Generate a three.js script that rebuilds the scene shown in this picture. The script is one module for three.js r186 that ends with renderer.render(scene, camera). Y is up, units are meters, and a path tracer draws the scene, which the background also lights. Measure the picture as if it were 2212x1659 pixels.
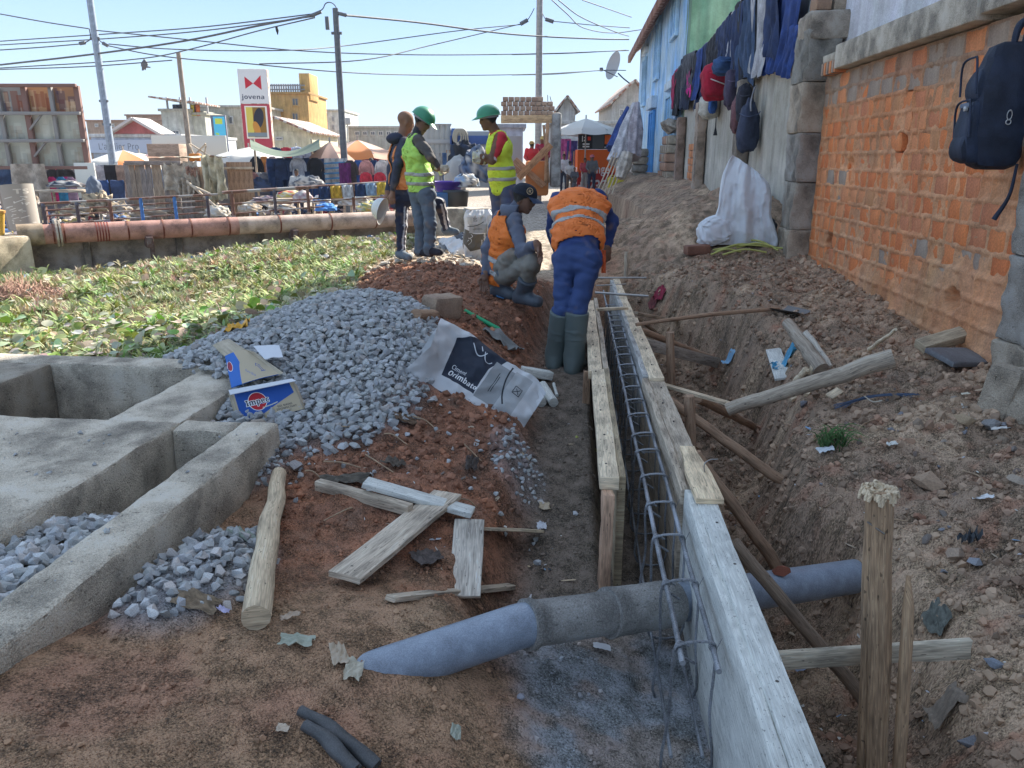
import * as THREE from 'three';
import { mergeGeometries, mergeVertices, toCreasedNormals } from 'three/addons/utils/BufferGeometryUtils.js';
import { ImprovedNoise } from 'three/addons/math/ImprovedNoise.js';
import { ConvexGeometry } from 'three/addons/geometries/ConvexGeometry.js';

// ---------------------------------------------------------------- camera, sky, sun, exposure
const EYE = 1.6, PITCH = 16.4 * Math.PI / 180, FD = 1660;      // FD: focal length in the units of a 2212 x 1659 picture
const scene = new THREE.Scene();
const camera = new THREE.PerspectiveCamera(2 * Math.atan(829.5 / FD) * 180 / Math.PI, 4 / 3, 0.05, 6000);
camera.position.set(0, EYE, 0);
camera.rotation.set(-PITCH, 0, 0);
const SUN_AZ = 37 * Math.PI / 180, SUN_EL = 35 * Math.PI / 180;  // azimuth to the right of straight ahead
const SUN_DIR = new THREE.Vector3(Math.sin(SUN_AZ) * Math.cos(SUN_EL), Math.sin(SUN_EL), -Math.cos(SUN_AZ) * Math.cos(SUN_EL));
const SKY_GAIN = .53, SUN_POWER = 4.6, EXPOSURE = 2.7;
{
  const w = 512, h = 256, data = new Float32Array(w * h * 4), d = new THREE.Vector3();
  const stops = [[0, [.70, .81, .89]], [.08, [.54, .72, .91]], [.18, [.38, .58, .91]], [.4, [.41, .58, .85]], [1, [.45, .57, .76]]];
  for (let j = 0; j < h; j++) for (let i = 0; i < w; i++) {
    const th = ((i + .5) / w - .5) * 2 * Math.PI, el = ((j + .5) / h - .5) * Math.PI;
    d.set(Math.cos(th) * Math.cos(el), Math.sin(el), Math.sin(th) * Math.cos(el));
    const e = Math.max(0, d.y);
    let k = 0; while (k < stops.length - 2 && e > stops[k + 1][0]) k++;
    const f = Math.min(1, (e - stops[k][0]) / (stops[k + 1][0] - stops[k][0])), a = stops[k][1], b = stops[k + 1][1];
    const c = Math.max(0, d.dot(SUN_DIR)), glow = .5 * Math.pow(c, 12) + 1.2 * Math.pow(c, 90);
    const o = (j * w + i) * 4, g = SKY_GAIN;
    for (let q = 0; q < 3; q++) {
      let v = (a[q] + (b[q] - a[q]) * f) * g + glow * [1, .96, .88][q];
      if (d.y < 0) v = [.30, .28, .26][q] * Math.min(1, -d.y * 20) + v * Math.max(0, 1 + d.y * 20);
      data[o + q] = v;
    }
    data[o + 3] = 1;
  }
  const t = new THREE.DataTexture(data, w, h, THREE.RGBAFormat, THREE.FloatType);
  t.mapping = THREE.EquirectangularReflectionMapping; t.magFilter = t.minFilter = THREE.LinearFilter; t.needsUpdate = true;
  scene.background = t; scene.environment = t;
}
const sun = new THREE.DirectionalLight(new THREE.Color(1, .93, .82), SUN_POWER);
sun.position.copy(SUN_DIR).multiplyScalar(120); sun.castShadow = true; sun.shadow.radius = 1.2;
sun.shadow.mapSize.set(4096, 4096);
Object.assign(sun.shadow.camera, { left: -60, right: 60, top: 60, bottom: -60, near: 1, far: 300 });
scene.add(sun, sun.target);
const renderer = new THREE.WebGLRenderer({ antialias: true });
renderer.toneMapping = THREE.LinearToneMapping; renderer.toneMappingExposure = EXPOSURE;
renderer.shadowMap.enabled = true;
scene.fog = new THREE.FogExp2(new THREE.Color(.72, .82, .9), .0005);

// ---------------------------------------------------------------- helpers
const V = (x, y, z) => new THREE.Vector3(x, y, z);
const C = (r, g, b) => new THREE.Color(r, g, b);
let seedState = 12345;
function srand(s) { seedState = s >>> 0; }
function rnd() { seedState = (seedState + 0x6D2B79F5) >>> 0; let t = seedState; t = Math.imul(t ^ (t >>> 15), t | 1); t ^= t + Math.imul(t ^ (t >>> 7), t | 61); return ((t ^ (t >>> 14)) >>> 0) / 4294967296; }
const rr = (a, b) => a + (b - a) * rnd();
const pick = a => a[Math.floor(rnd() * a.length)];
const IN = new ImprovedNoise();
const noise = (x, y, z = 0) => IN.noise(x + 31.7, y + 17.3, z + 5.1);
function fbm(x, y, z = 0, oct = 4) { let s = 0, a = .5, f = 1; for (let i = 0; i < oct; i++) { s += a * noise(x * f, y * f, z * f + i * 7.7); f *= 2.03; a *= .5; } return s; }
const clamp = (x, a = 0, b = 1) => Math.min(b, Math.max(a, x));
const sstep = (a, b, x) => { const t = clamp((x - a) / (b - a)); return t * t * (3 - 2 * t); };
const lerp = (a, b, t) => a + (b - a) * t;
function pw(x, pts) { if (x <= pts[0][0]) return pts[0][1]; for (let i = 1; i < pts.length; i++) if (x <= pts[i][0]) return lerp(pts[i - 1][1], pts[i][1], (x - pts[i - 1][0]) / (pts[i][0] - pts[i - 1][0])); return pts[pts.length - 1][1]; }
// measuring the photograph: a direction of sight, and where it meets a height, a distance ahead, or the ground
const SP = Math.sin(PITCH), CP = Math.cos(PITCH);
function sight(u, v) { const a = (u - 1106) / FD, b = (829.5 - v) / FD; return V(a, -SP + b * CP, -CP - b * SP); }
function atY(u, v, y) { const r = sight(u, v), t = (y - EYE) / r.y; return V(r.x * t, y, r.z * t); }
function atZ(u, v, Z) { const r = sight(u, v), t = -Z / r.z; return V(r.x * t, EYE + r.y * t, -Z); }
const used = {};
function numbered(n) { if (!(n in used)) { used[n] = 0; return n; } used[n]++; return n + '_' + String(used[n]).padStart(3, '0'); }
function tag(o, label, category, group, kind) { if (label) o.userData.label = label; if (category) o.userData.category = category; if (group) o.userData.group = group; if (kind) o.userData.kind = kind; return o; }
function thing(name, label, category, group) { const o = new THREE.Group(); o.name = numbered(name); tag(o, label, category, group); scene.add(o); return o; }
function mesh(name, geo, material, parent) {
  const m = new THREE.Mesh(geo, material); m.name = parent ? name : numbered(name); m.castShadow = m.receiveShadow = true; (parent || scene).add(m); return m;
}
function single(name, label, category, geo, material, group) { return tag(mesh(name, geo, material), label, category, group); }
function structure(name, geo, material) { const m = mesh(name, geo, material); m.userData.kind = 'structure'; return m; }
function moveBase(o, p) { o.position.copy(p); return o; }

// metric texture coordinates by the way each face points (u runs along x on the long faces)
function metric(g, crease = .6) {
  g = g.clone(); for (const k of Object.keys(g.attributes)) if (k !== 'position' && k !== 'color') g.deleteAttribute(k);
  g = mergeVertices(g, 1e-5); g = crease > 0 ? toCreasedNormals(g, crease) : (() => { g.computeVertexNormals(); return g.toNonIndexed(); })();
  const p = g.attributes.position, n = p.count, uv = new Float32Array(n * 2), a = V(), b = V(), c = V(), e = V(), f = V();
  for (let i = 0; i < n; i += 3) {
    a.fromBufferAttribute(p, i); b.fromBufferAttribute(p, i + 1); c.fromBufferAttribute(p, i + 2);
    e.subVectors(b, a); f.subVectors(c, a); e.cross(f); const x = Math.abs(e.x), y = Math.abs(e.y), z = Math.abs(e.z);
    [a, b, c].forEach((q, k) => { const o = (i + k) * 2; if (x > y && x > z) { uv[o] = q.z; uv[o + 1] = q.y; } else if (y > z) { uv[o] = q.x; uv[o + 1] = q.z; } else { uv[o] = q.x; uv[o + 1] = q.y; } });
  }
  g.setAttribute('uv', new THREE.BufferAttribute(uv, 2)); return g;
}
function warp(g, fn) { const p = g.attributes.position, q = V(); for (let i = 0; i < p.count; i++) { q.fromBufferAttribute(p, i); fn(q); p.setXYZ(i, q.x, q.y, q.z); } p.needsUpdate = true; return g; }
function ticks(L, r, cell) { const n = Math.max(1, Math.round((L - 2 * r) / cell)), a = [-L / 2]; for (let i = 0; i <= n; i++) a.push(-L / 2 + r + (L - 2 * r) * i / n); a.push(L / 2); return a; }
// box with eased edges; cell: spacing of its vertices; fn moves them
function box(w, h, d, o = {}) {
  const r = Math.min(o.r ?? .004, w * .3, h * .3, d * .3), cell = o.cell ?? 1e9, X = ticks(w, r, cell), Y = ticks(h, r, cell), Z = ticks(d, r, cell);
  const pos = [], idx = [];
  const face = (A, B, f, flip) => { const base = pos.length / 3; for (const a of A) for (const b of B) pos.push(...f(a, b)); const nb = B.length; for (let i = 0; i < A.length - 1; i++) for (let j = 0; j < nb - 1; j++) { const q = base + i * nb + j; flip ? idx.push(q, q + 1, q + nb, q + 1, q + nb + 1, q + nb) : idx.push(q, q + nb, q + 1, q + 1, q + nb, q + nb + 1); } };
  face(X, Y, (a, b) => [a, b, d / 2]); face(X, Y, (a, b) => [a, b, -d / 2], 1);
  face(X, Z, (a, b) => [a, h / 2, b], 1); face(X, Z, (a, b) => [a, -h / 2, b]);
  face(Y, Z, (a, b) => [w / 2, a, b]); face(Y, Z, (a, b) => [-w / 2, a, b], 1);
  let g = new THREE.BufferGeometry(); g.setAttribute('position', new THREE.Float32BufferAttribute(pos, 3)); g.setIndex(idx);
  g = mergeVertices(g, 1e-6);
  const e = V();
  warp(g, q => { const ix = clamp(q.x, -w / 2 + r, w / 2 - r), iy = clamp(q.y, -h / 2 + r, h / 2 - r), iz = clamp(q.z, -d / 2 + r, d / 2 - r); e.set(q.x - ix, q.y - iy, q.z - iz); if (e.lengthSq() > r * r * 1.01) { e.setLength(r); q.set(ix + e.x, iy + e.y, iz + e.z); } if (o.fn) o.fn(q); });
  return metric(g, o.crease ?? .7);
}
// tapered round bar along a path; uv in metres (u along)
function bar(pts, rad, o = {}) {
  const R = o.radial ?? 10, sub = o.sub ?? 1, fn = o.fn;
  let P = pts;
  if (sub > 1) { const cv = new THREE.CatmullRomCurve3(pts, false, 'centripetal'); P = []; const n = (pts.length - 1) * sub; for (let i = 0; i <= n; i++) P.push(cv.getPoint(i / n)); }
  const rad_at = i => { if (typeof rad === 'number') return rad; const t = i / (P.length - 1) * (rad.length - 1), k = Math.min(rad.length - 2, Math.floor(t)); return lerp(rad[k], rad[k + 1], t - k); };
  const pos = [], uv = [], idx = []; let nrm = null, len = 0;
  for (let i = 0; i < P.length; i++) {
    const t = V().subVectors(P[Math.min(i + 1, P.length - 1)], P[Math.max(i - 1, 0)]).normalize();
    if (!nrm) nrm = Math.abs(t.y) < .9 ? V(0, 1, 0).cross(t).normalize() : V(1, 0, 0).cross(t).normalize(); else nrm.addScaledVector(t, -nrm.dot(t)).normalize();
    const bn = V().crossVectors(t, nrm); if (i) len += P[i].distanceTo(P[i - 1]);
    for (let j = 0; j <= R; j++) { const a = j / R * 2 * Math.PI, r = rad_at(i) * (fn ? fn(len, a, i / (P.length - 1)) : 1); pos.push(P[i].x + (nrm.x * Math.cos(a) + bn.x * Math.sin(a)) * r, P[i].y + (nrm.y * Math.cos(a) + bn.y * Math.sin(a)) * r, P[i].z + (nrm.z * Math.cos(a) + bn.z * Math.sin(a)) * r); uv.push(len, j / R * 2 * Math.PI * rad_at(i)); }
  }
  for (let i = 0; i < P.length - 1; i++) for (let j = 0; j < R; j++) { const q = i * (R + 1) + j; idx.push(q, q + 1, q + R + 1, q + 1, q + R + 2, q + R + 1); }
  if (o.caps !== false) for (const e of [0, P.length - 1]) { const c0 = pos.length / 3; pos.push(P[e].x, P[e].y, P[e].z); uv.push(0, 0); for (let j = 0; j <= R; j++) { const q = (e * (R + 1) + j) * 3; pos.push(pos[q], pos[q + 1], pos[q + 2]); uv.push(Math.cos(j / R * 6.283) * .05, Math.sin(j / R * 6.283) * .05); } for (let j = 0; j < R; j++) e ? idx.push(c0, c0 + 1 + j, c0 + 2 + j) : idx.push(c0, c0 + 2 + j, c0 + 1 + j); }
  const g = new THREE.BufferGeometry(); g.setAttribute('position', new THREE.Float32BufferAttribute(pos, 3)); g.setAttribute('uv', new THREE.Float32BufferAttribute(uv, 2)); g.setIndex(idx); g.computeVertexNormals(); return g;
}
function vgrain(g) { const u = g.attributes.uv; for (let i = 0; i < u.count; i++) u.setXY(i, u.getY(i), u.getX(i)); return g; }
function join(list) { const a = list.map(g => { g = g.index ? g.toNonIndexed() : g; for (const k of Object.keys(g.attributes)) if (!['position', 'normal', 'uv', 'color'].includes(k)) g.deleteAttribute(k); return g; }); const hasC = a.some(g => g.attributes.color); if (hasC) for (const g of a) if (!g.attributes.color) g.setAttribute('color', new THREE.BufferAttribute(new Float32Array(g.attributes.position.count * 3).fill(1), 3)); return a.length > 1 ? mergeGeometries(a) : a[0]; }
// frame whose x axis runs from A to B and whose y axis is nearest to up
function frame(A, B, up = V(0, 1, 0)) { const x = V().subVectors(B, A).normalize(), z = V().crossVectors(x, up).normalize(), y = V().crossVectors(z, x); const m = new THREE.Matrix4().makeBasis(x, y, z); m.setPosition(V().addVectors(A, B).multiplyScalar(.5)); return m; }
function setFrame(o, A, B, up) { frame(A, B, up).decompose(o.position, o.quaternion, o.scale); return o; }
function xf(g, x = 0, y = 0, z = 0, ry = 0, rx = 0, rz = 0) { g = g.clone(); if (rx) g.rotateX(rx); if (rz) g.rotateZ(rz); if (ry) g.rotateY(ry); g.translate(x, y, z); return g; }
function grid(nu, nv, f) { const pos = [], uv = [], idx = []; for (let i = 0; i <= nu; i++) for (let j = 0; j <= nv; j++) { const p = f(i / nu, j / nv); pos.push(p[0], p[1], p[2]); uv.push(p[3] ?? i / nu, p[4] ?? j / nv); } for (let i = 0; i < nu; i++) for (let j = 0; j < nv; j++) { const q = i * (nv + 1) + j; idx.push(q, q + nv + 1, q + 1, q + 1, q + nv + 1, q + nv + 2); } const g = new THREE.BufferGeometry(); g.setAttribute('position', new THREE.Float32BufferAttribute(pos, 3)); g.setAttribute('uv', new THREE.Float32BufferAttribute(uv, 2)); g.setIndex(idx); g.computeVertexNormals(); return g; }
// surface of a distance field (naive surface nets)
function nets(f, lo, hi, cell) {
  const n = [0, 1, 2].map(k => Math.ceil((hi[k] - lo[k]) / cell) + 1), [nx, ny, nz] = n, val = new Float32Array(nx * ny * nz), id = new Int32Array(nx * ny * nz).fill(-1);
  const I = (i, j, k) => i + nx * (j + ny * k);
  for (let k = 0; k < nz; k++) for (let j = 0; j < ny; j++) for (let i = 0; i < nx; i++) val[I(i, j, k)] = f(lo[0] + i * cell, lo[1] + j * cell, lo[2] + k * cell);
  const pos = [], idx = [];
  for (let k = 0; k < nz - 1; k++) for (let j = 0; j < ny - 1; j++) for (let i = 0; i < nx - 1; i++) {
    const c = [0, 1, 2, 3, 4, 5, 6, 7].map(q => val[I(i + (q & 1), j + ((q >> 1) & 1), k + (q >> 2))]); let m = 0; for (let q = 0; q < 8; q++) if (c[q] < 0) m |= 1 << q; if (m === 0 || m === 255) continue;
    let sx = 0, sy = 0, sz = 0, cnt = 0;
    for (let a = 0; a < 8; a++) for (let ax = 0; ax < 3; ax++) { const b = a | (1 << ax); if (b === a) continue; if ((c[a] < 0) === (c[b] < 0)) continue; const t = c[a] / (c[a] - c[b]); sx += (a & 1) + (ax === 0 ? t : 0); sy += ((a >> 1) & 1) + (ax === 1 ? t : 0); sz += (a >> 2) + (ax === 2 ? t : 0); cnt++; }
    id[I(i, j, k)] = pos.length / 3; pos.push(lo[0] + (i + sx / cnt) * cell, lo[1] + (j + sy / cnt) * cell, lo[2] + (k + sz / cnt) * cell);
  }
  const quad = (a, b, c, d, flip) => { if (a < 0 || b < 0 || c < 0 || d < 0) return; flip ? idx.push(a, c, b, a, d, c) : idx.push(a, b, c, a, c, d); };
  for (let k = 1; k < nz - 1; k++) for (let j = 1; j < ny - 1; j++) for (let i = 1; i < nx - 1; i++) {
    const s = val[I(i, j, k)] < 0;
    if (s !== (val[I(i + 1, j, k)] < 0)) quad(id[I(i, j - 1, k - 1)], id[I(i, j, k - 1)], id[I(i, j, k)], id[I(i, j - 1, k)], !s);
    if (s !== (val[I(i, j + 1, k)] < 0)) quad(id[I(i - 1, j, k - 1)], id[I(i - 1, j, k)], id[I(i, j, k)], id[I(i, j, k - 1)], !s);
    if (s !== (val[I(i, j, k + 1)] < 0)) quad(id[I(i - 1, j - 1, k)], id[I(i, j - 1, k)], id[I(i, j, k)], id[I(i - 1, j, k)], !s);
  }
  const g = new THREE.BufferGeometry(); g.setAttribute('position', new THREE.Float32BufferAttribute(pos, 3)); g.setIndex(idx); g.computeVertexNormals(); return g;
}
function uvXY(g, s = 1) { const p = g.attributes.position, uv = new Float32Array(p.count * 2); for (let i = 0; i < p.count; i++) { uv[2 * i] = p.getX(i) * s; uv[2 * i + 1] = p.getY(i) * s; } g.setAttribute('uv', new THREE.BufferAttribute(uv, 2)); return g; }

// ---------------------------------------------------------------- materials
function dataTex(n, fn, srgb, rep) {
  const d = new Uint8Array(n * n * 4);
  for (let j = 0; j < n; j++) for (let i = 0; i < n; i++) { const c = fn(i / n, j / n), o = (j * n + i) * 4; for (let k = 0; k < 3; k++) d[o + k] = clamp(typeof c === 'number' ? c : c[k]) * 255; d[o + 3] = 255; }
  if (srgb) { let s = 0; for (let i = 0; i < d.length; i += 4) s += d[i] + d[i + 1] + d[i + 2]; const f = .86 * 255 * n * n * 3 / s; let lin = 0; for (let i = 0; i < d.length; i++) if (i % 4 !== 3) { d[i] = Math.min(255, d[i] * f); lin += Math.pow(d[i] / 255, 2.2); } var mean = lin / (n * n * 3); }
  const t = new THREE.DataTexture(d, n, n, THREE.RGBAFormat); t.userData = { mean }; t.wrapS = t.wrapT = THREE.RepeatWrapping; t.magFilter = THREE.LinearFilter; t.minFilter = THREE.LinearMipmapLinearFilter; t.generateMipmaps = true; if (srgb) t.colorSpace = THREE.SRGBColorSpace; if (rep) t.repeat.set(rep[0], rep[1]); t.needsUpdate = true; return t;
}
// periodic noise: value noise on a wrapped lattice
function pnoise(seed) { const T = new Float32Array(65536); srand(seed); for (let i = 0; i < 65536; i++) T[i] = rnd(); return (x, y, px, py) => { const xi = Math.floor(x), yi = Math.floor(y), fx = x - xi, fy = y - yi, sx = fx * fx * (3 - 2 * fx), sy = fy * fy * (3 - 2 * fy); const h = (a, b) => T[((((a % px) + px) % px) * 131 + (((b % py) + py) % py) * 7919) & 65535]; return lerp(lerp(h(xi, yi), h(xi + 1, yi), sx), lerp(h(xi, yi + 1), h(xi + 1, yi + 1), sx), sy); }; }
function pfbm(N, x, y, f, oct, fy = f) { let s = 0, a = .5, t = 0; for (let i = 0; i < oct; i++) { s += a * N(x * f, y * fy, f, fy); t += a; a *= .55; f *= 2; fy *= 2; } return s / t; }
const N1 = pnoise(11), N2 = pnoise(22), N3 = pnoise(33);
const T = {};
T.soil = dataTex(1024, (x, y) => { const g = pfbm(N1, x, y, 16, 6), f = N2(x * 512, y * 512, 512, 512), e = N3(x * 220, y * 220, 220, 220); let v = .36 + .72 * g + .34 * (f - .5) + .34 * (e - .5); if (e > .93) v += .28; if (e < .08) v -= .15; return [v, v * (.98 + .04 * f), v * (.96 + .05 * g)]; }, true, [1 / 1.1, 1 / 1.1]);
T.soilB = dataTex(1024, (x, y) => .5 * pfbm(N1, x, y, 24, 6) + .3 * N2(x * 300, y * 300, 300, 300) + .2 * N3(x * 160, y * 160, 160, 160), false, [1 / 1.1, 1 / 1.1]);
T.conc = dataTex(1024, (x, y) => { const g = pfbm(N2, x, y, 6, 7), s = N1(x * 400, y * 400, 400, 400), p = N3(x * 90, y * 90, 90, 90); const dk = pfbm(N1, x, y, 3, 5); let v = .62 + .62 * (g - .5) + .2 * (s - .5) - .12 * sstep(.5, .75, dk); if (p > .9) v -= .35 * (p - .9) * 10 * .6; return [v * 1.02, v, v * .97]; }, true, [1 / 1.2, 1 / 1.2]);
T.concB = dataTex(1024, (x, y) => { const p = N3(x * 90, y * 90, 90, 90); return .45 * pfbm(N2, x, y, 12, 7) + .3 * N1(x * 330, y * 330, 330, 330) + (p > .88 ? -.25 : 0) + .25; }, false, [1 / 1.2, 1 / 1.2]);
T.wood = dataTex(1024, (x, y) => { const w = N1(x * 5, y * 9, 5, 9) * .3 + pfbm(N3, x, y, 3, 4, 30) * .8, l = N2(x * 14, y * 260, 14, 260), m = N3(x * 26, y * 90, 26, 90); let v = .62 + .26 * (w - .55) + .17 * (l - .5) + .13 * (m - .5); const st = pfbm(N1, x, y, 6, 6, 10); v -= .10 * sstep(.45, .8, st); const kn = N1(x * 40, y * 60, 40, 60); if (kn > .93) v -= .22; if (m * l > .62) v -= .16; return [v * 1.02, v * .985, v * .94]; }, true, [1 / 1.0, 1 / .5]);
T.lime = dataTex(1024, (x, y) => { const l = N2(x * 14, y * 260, 14, 260), m = N3(x * 26, y * 90, 26, 90), g = pfbm(N1, x, y, 7, 6), s = N3(x * 200, y * 160, 200, 160), kn = N1(x * 60, y * 70, 60, 70); let v = .8 + .12 * (l - .5) + .10 * (m - .5) + .2 * (g - .5); if (s > .9) v -= .22; if (kn > .94) v -= .2; v -= .16 * sstep(.55, .72, g) * l; return [v, v, v * .985]; }, true, [1, 2]);
T.woodB = dataTex(1024, (x, y) => .45 * N2(x * 10, y * 220, 10, 220) + .35 * N3(x * 20, y * 80, 20, 80) + .2 * pfbm(N1, x, y, 20, 4), false, [1 / 1.0, 1 / .5]);
T.cloth = dataTex(512, (x, y) => { const g = pfbm(N1, x, y, 5, 5), w = N2(x * 200, y * 256, 200, 256), v = .66 + .45 * (g - .5) + .16 * (w - .5); return [v, v, v]; }, true, [1.6, 1.6]);
T.clothB = dataTex(512, (x, y) => .75 * pfbm(N3, x, y, 5, 4, 3) + .25 * N2(x * 180, y * 180, 180, 180), false, [1.6, 1.6]);
T.stone = dataTex(512, (x, y) => { const g = pfbm(N3, x, y, 4, 6), s = N1(x * 128, y * 128, 128, 128); let v = .7 + .28 * (g - .5) + .16 * (s - .5); return [v, v, v * 1.01]; }, true, [4, 4]);
T.plas = dataTex(1024, (x, y) => { const st = pfbm(N1, x, y, 24, 4, 3), g = pfbm(N2, x, y, 5, 6), s = N3(x * 300, y * 300, 300, 300); let v = .66 + .3 * (g - .5) + .16 * (st - .5) + .1 * (s - .5); return [v, v * (.985 + .03 * st), v * (.96 + .06 * g)]; }, true, [1 / 2.4, 1 / 2.4]);
T.plasB = dataTex(1024, (x, y) => .6 * pfbm(N2, x, y, 10, 6) + .25 * N3(x * 260, y * 260, 260, 260) + .15 * pfbm(N1, x, y, 40, 3, 6), false, [1 / 2.4, 1 / 2.4]);
T.rust = dataTex(512, (x, y) => { const g = pfbm(N1, x, y, 6, 6), k = sstep(.45, .62, g); const s = .1 * (N2(x * 150, y * 150, 150, 150) - .5); return [lerp(.78, .55, k) + s, lerp(.74, .40, k) + s, lerp(.70, .33, k) + s]; }, true, [1 / 1.5, 1 / 1.5]);
function M(c, o = {}) { const { map, bump, bs = .004, rough = .92, metal = 0, ...rest } = o; const col = Array.isArray(c) ? C(...c) : new THREE.Color(c); if (map && map.userData?.mean && !rest.vertexColors) { const k = 1 / map.userData.mean; col.setRGB(Math.min(1, col.r * k), Math.min(1, col.g * k), Math.min(1, col.b * k)); } const m = new THREE.MeshPhysicalMaterial({ color: col, roughness: rough, metalness: metal, ...rest }); if (map) m.map = map; if (bump) { m.bumpMap = bump; m.bumpScale = bs; } return m; }
const wood = (c, o = {}) => M(c, { map: T.wood, bump: T.woodB, bs: .0025, rough: .9, ...o });
const cloth = (c, o = {}) => M(c, { map: T.cloth, bump: T.clothB, bs: .006, rough: .95, side: THREE.DoubleSide, ...o });
const conc = (c, o = {}) => M(c, { map: T.conc, bump: T.concB, bs: .006, rough: .95, ...o });
const paint = (c, o = {}) => M(c, { map: T.plas, bump: T.plasB, bs: .006, rough: .9, ...o });
const plain = (c, o = {}) => M(c, { rough: .7, ...o });
// flat print drawn on a canvas
function print(w, h, draw, o = {}) { const cv = document.createElement('canvas'); cv.width = w; cv.height = h; const g = cv.getContext('2d'); draw(g, w, h); const t = new THREE.CanvasTexture(cv); t.colorSpace = THREE.SRGBColorSpace; t.anisotropy = 8; return new THREE.MeshPhysicalMaterial({ map: t, roughness: .8, side: THREE.DoubleSide, ...o }); }
// ================================================================ the ground
// the line of the formwork: inner face of its left side, at a distance Z ahead
const formL = Z => .52 + .079 * (Z - 3.25), formR = Z => formL(Z) + lerp(.25, .19, clamp((Z - 3) / 5));   // inner faces
const HOUSE_H = 9.6, FTOP = .2;
// the concrete walls on the left stand in a frame of their own, turned a little
const CR = -.115, COX = -1.385, COZ = 2.6, CC = Math.cos(CR), CS = Math.sin(CR);
function toC(x, Z) { const dx = x - COX, dz = Z - COZ; return [dx * CC + dz * CS, -dx * CS + dz * CC]; }
function fromC(a, b) { return [COX + a * CC - b * CS, COZ + a * CS + b * CC]; }
// heights read from the photograph: [u, v, y]
const HP = [[0, 1640, .21], [300, 1335, .07], [300, 1500, .09], [60, 1430, .16], [700, 1600, -.02], [700, 1450, .03], [770, 1378, .03], [900, 1325, .01], [930, 1470, -.08], [500, 1250, .03], [1000, 1450, -.14], [1000, 1620, -.14], [1150, 1500, -.24], [1300, 1500, -.33], [1500, 1600, -.36], [1450, 1400, -.36], [1200, 1640, -.27],
  [560, 1150, .0], [800, 1250, -.06], [850, 1080, .05], [1000, 1040, -.0], [1100, 1150, -.13], [1130, 950, -.03], [1050, 870, .1], [760, 990, .08], [600, 960, .04], [500, 900, .04], [430, 1000, .0],
  [880, 572, .40], [960, 575, .45], [1010, 600, .45], [850, 610, .44], [760, 628, .33], [1080, 690, .3], [980, 690, .42], [900, 650, .46], [820, 640, .42], [1140, 790, .0], [1060, 770, .2], [1130, 668, .3], [880, 556, .36], [925, 549, .36], 
  [300, 700, 0], [100, 650, 0], [0, 770, 0], [600, 650, .02], [300, 590, .02], [30, 580, 0], [700, 580, .12], [740, 530, .25], [560, 560, .2], [900, 525, .3], [1000, 505, .3], [1000, 480, .3],
  [1200, 780, .0], [1250, 620, .1], [1330, 440, .25], [1250, 470, .2], [1330, 560, .12],
  [1400, 500, .65], [1480, 425, 1.05], [1480, 388, 1.1], [1560, 480, .8], [1400, 440, .75], [1600, 545, .5], [1385, 570, .3],
  [1500, 575, .42], [1650, 560, .46], [1700, 600, .42], [1760, 650, .36], [1850, 610, .437], [2150, 790, .3], [1950, 740, .28], [2050, 765, .3], [1850, 790, .22], [1900, 850, .15], [2100, 860, .25], [2200, 910, .2], [1760, 850, .12], [1850, 960, .06], [2100, 1000, .12], [1950, 1070, 0], [2200, 1100, .1], [1760, 1080, -.08], [2020, 1240, -.1], [2200, 1300, 0], [2100, 1450, -.16], [2200, 1600, -.12], [2050, 1600, -.26]];
const tps = (() => {
  const P = HP.map(([u, v, y]) => { const p = atY(u, v, y); return [p.x, -p.z, y]; }).filter(p => p[1] < 26);
  for (const [x, z, y] of [[-8, 5, 0], [-8, 9, 0], [-9, 3, .1], [5.5, 8, .5], [5, 3, .25], [4, 0, .2], [0, 0, -.1], [-3, 0, .25], [6, 14, .9], [-5, 16, .1], [2, 20, .2], [-12, 12, 0]]) P.push([x, z, y]);
  const n = P.length, N = n + 3, A = Array.from({ length: N }, () => new Float64Array(N + 1)), U = r2 => r2 < 1e-9 ? 0 : .5 * r2 * Math.log(r2);
  for (let i = 0; i < n; i++) { for (let j = 0; j < n; j++) A[i][j] = U((P[i][0] - P[j][0]) ** 2 + (P[i][1] - P[j][1]) ** 2); A[i][i] += .05; A[i][n] = A[n][i] = 1; A[i][n + 1] = A[n + 1][i] = P[i][0]; A[i][n + 2] = A[n + 2][i] = P[i][1]; A[i][N] = P[i][2]; }
  for (let c = 0; c < N; c++) { let p = c; for (let r = c; r < N; r++) if (Math.abs(A[r][c]) > Math.abs(A[p][c])) p = r; [A[c], A[p]] = [A[p], A[c]]; for (let r = c + 1; r < N; r++) { const f = A[r][c] / A[c][c]; if (f) for (let k = c; k <= N; k++) A[r][k] -= f * A[c][k]; } }
  const w = new Float64Array(N); for (let r = N - 1; r >= 0; r--) { let s = A[r][N]; for (let k = r + 1; k < N; k++) s -= A[r][k] * w[k]; w[r] = s / A[r][r]; }
  return (x, z) => { let s = w[n] + w[n + 1] * x + w[n + 2] * z; for (let i = 0; i < n; i++) s += w[i] * U((x - P[i][0]) ** 2 + (z - P[i][1]) ** 2); return s; };
})();
// the far wall along the pipe: from (-6.9, 11.2) to the right and away
const WALLA = [-7.6, 10.85], WALLB = [-1.0, 14.9];
function wallSide(x, Z) { const dx = WALLB[0] - WALLA[0], dz = WALLB[1] - WALLA[1], l = Math.hypot(dx, dz); return ((x - WALLA[0]) * -dz + (Z - WALLA[1]) * dx) / l; }   // >0 beyond the wall
function lip(Z) { return pw(Z, [[1.2, 1.3], [2, 1.42], [2.6, 1.62], [3.2, 1.66], [3.8, 1.5], [4.8, 1.85], [6, 2.2], [7.5, 2.15], [9, 1.7], [10, 1.2]]); }
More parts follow.
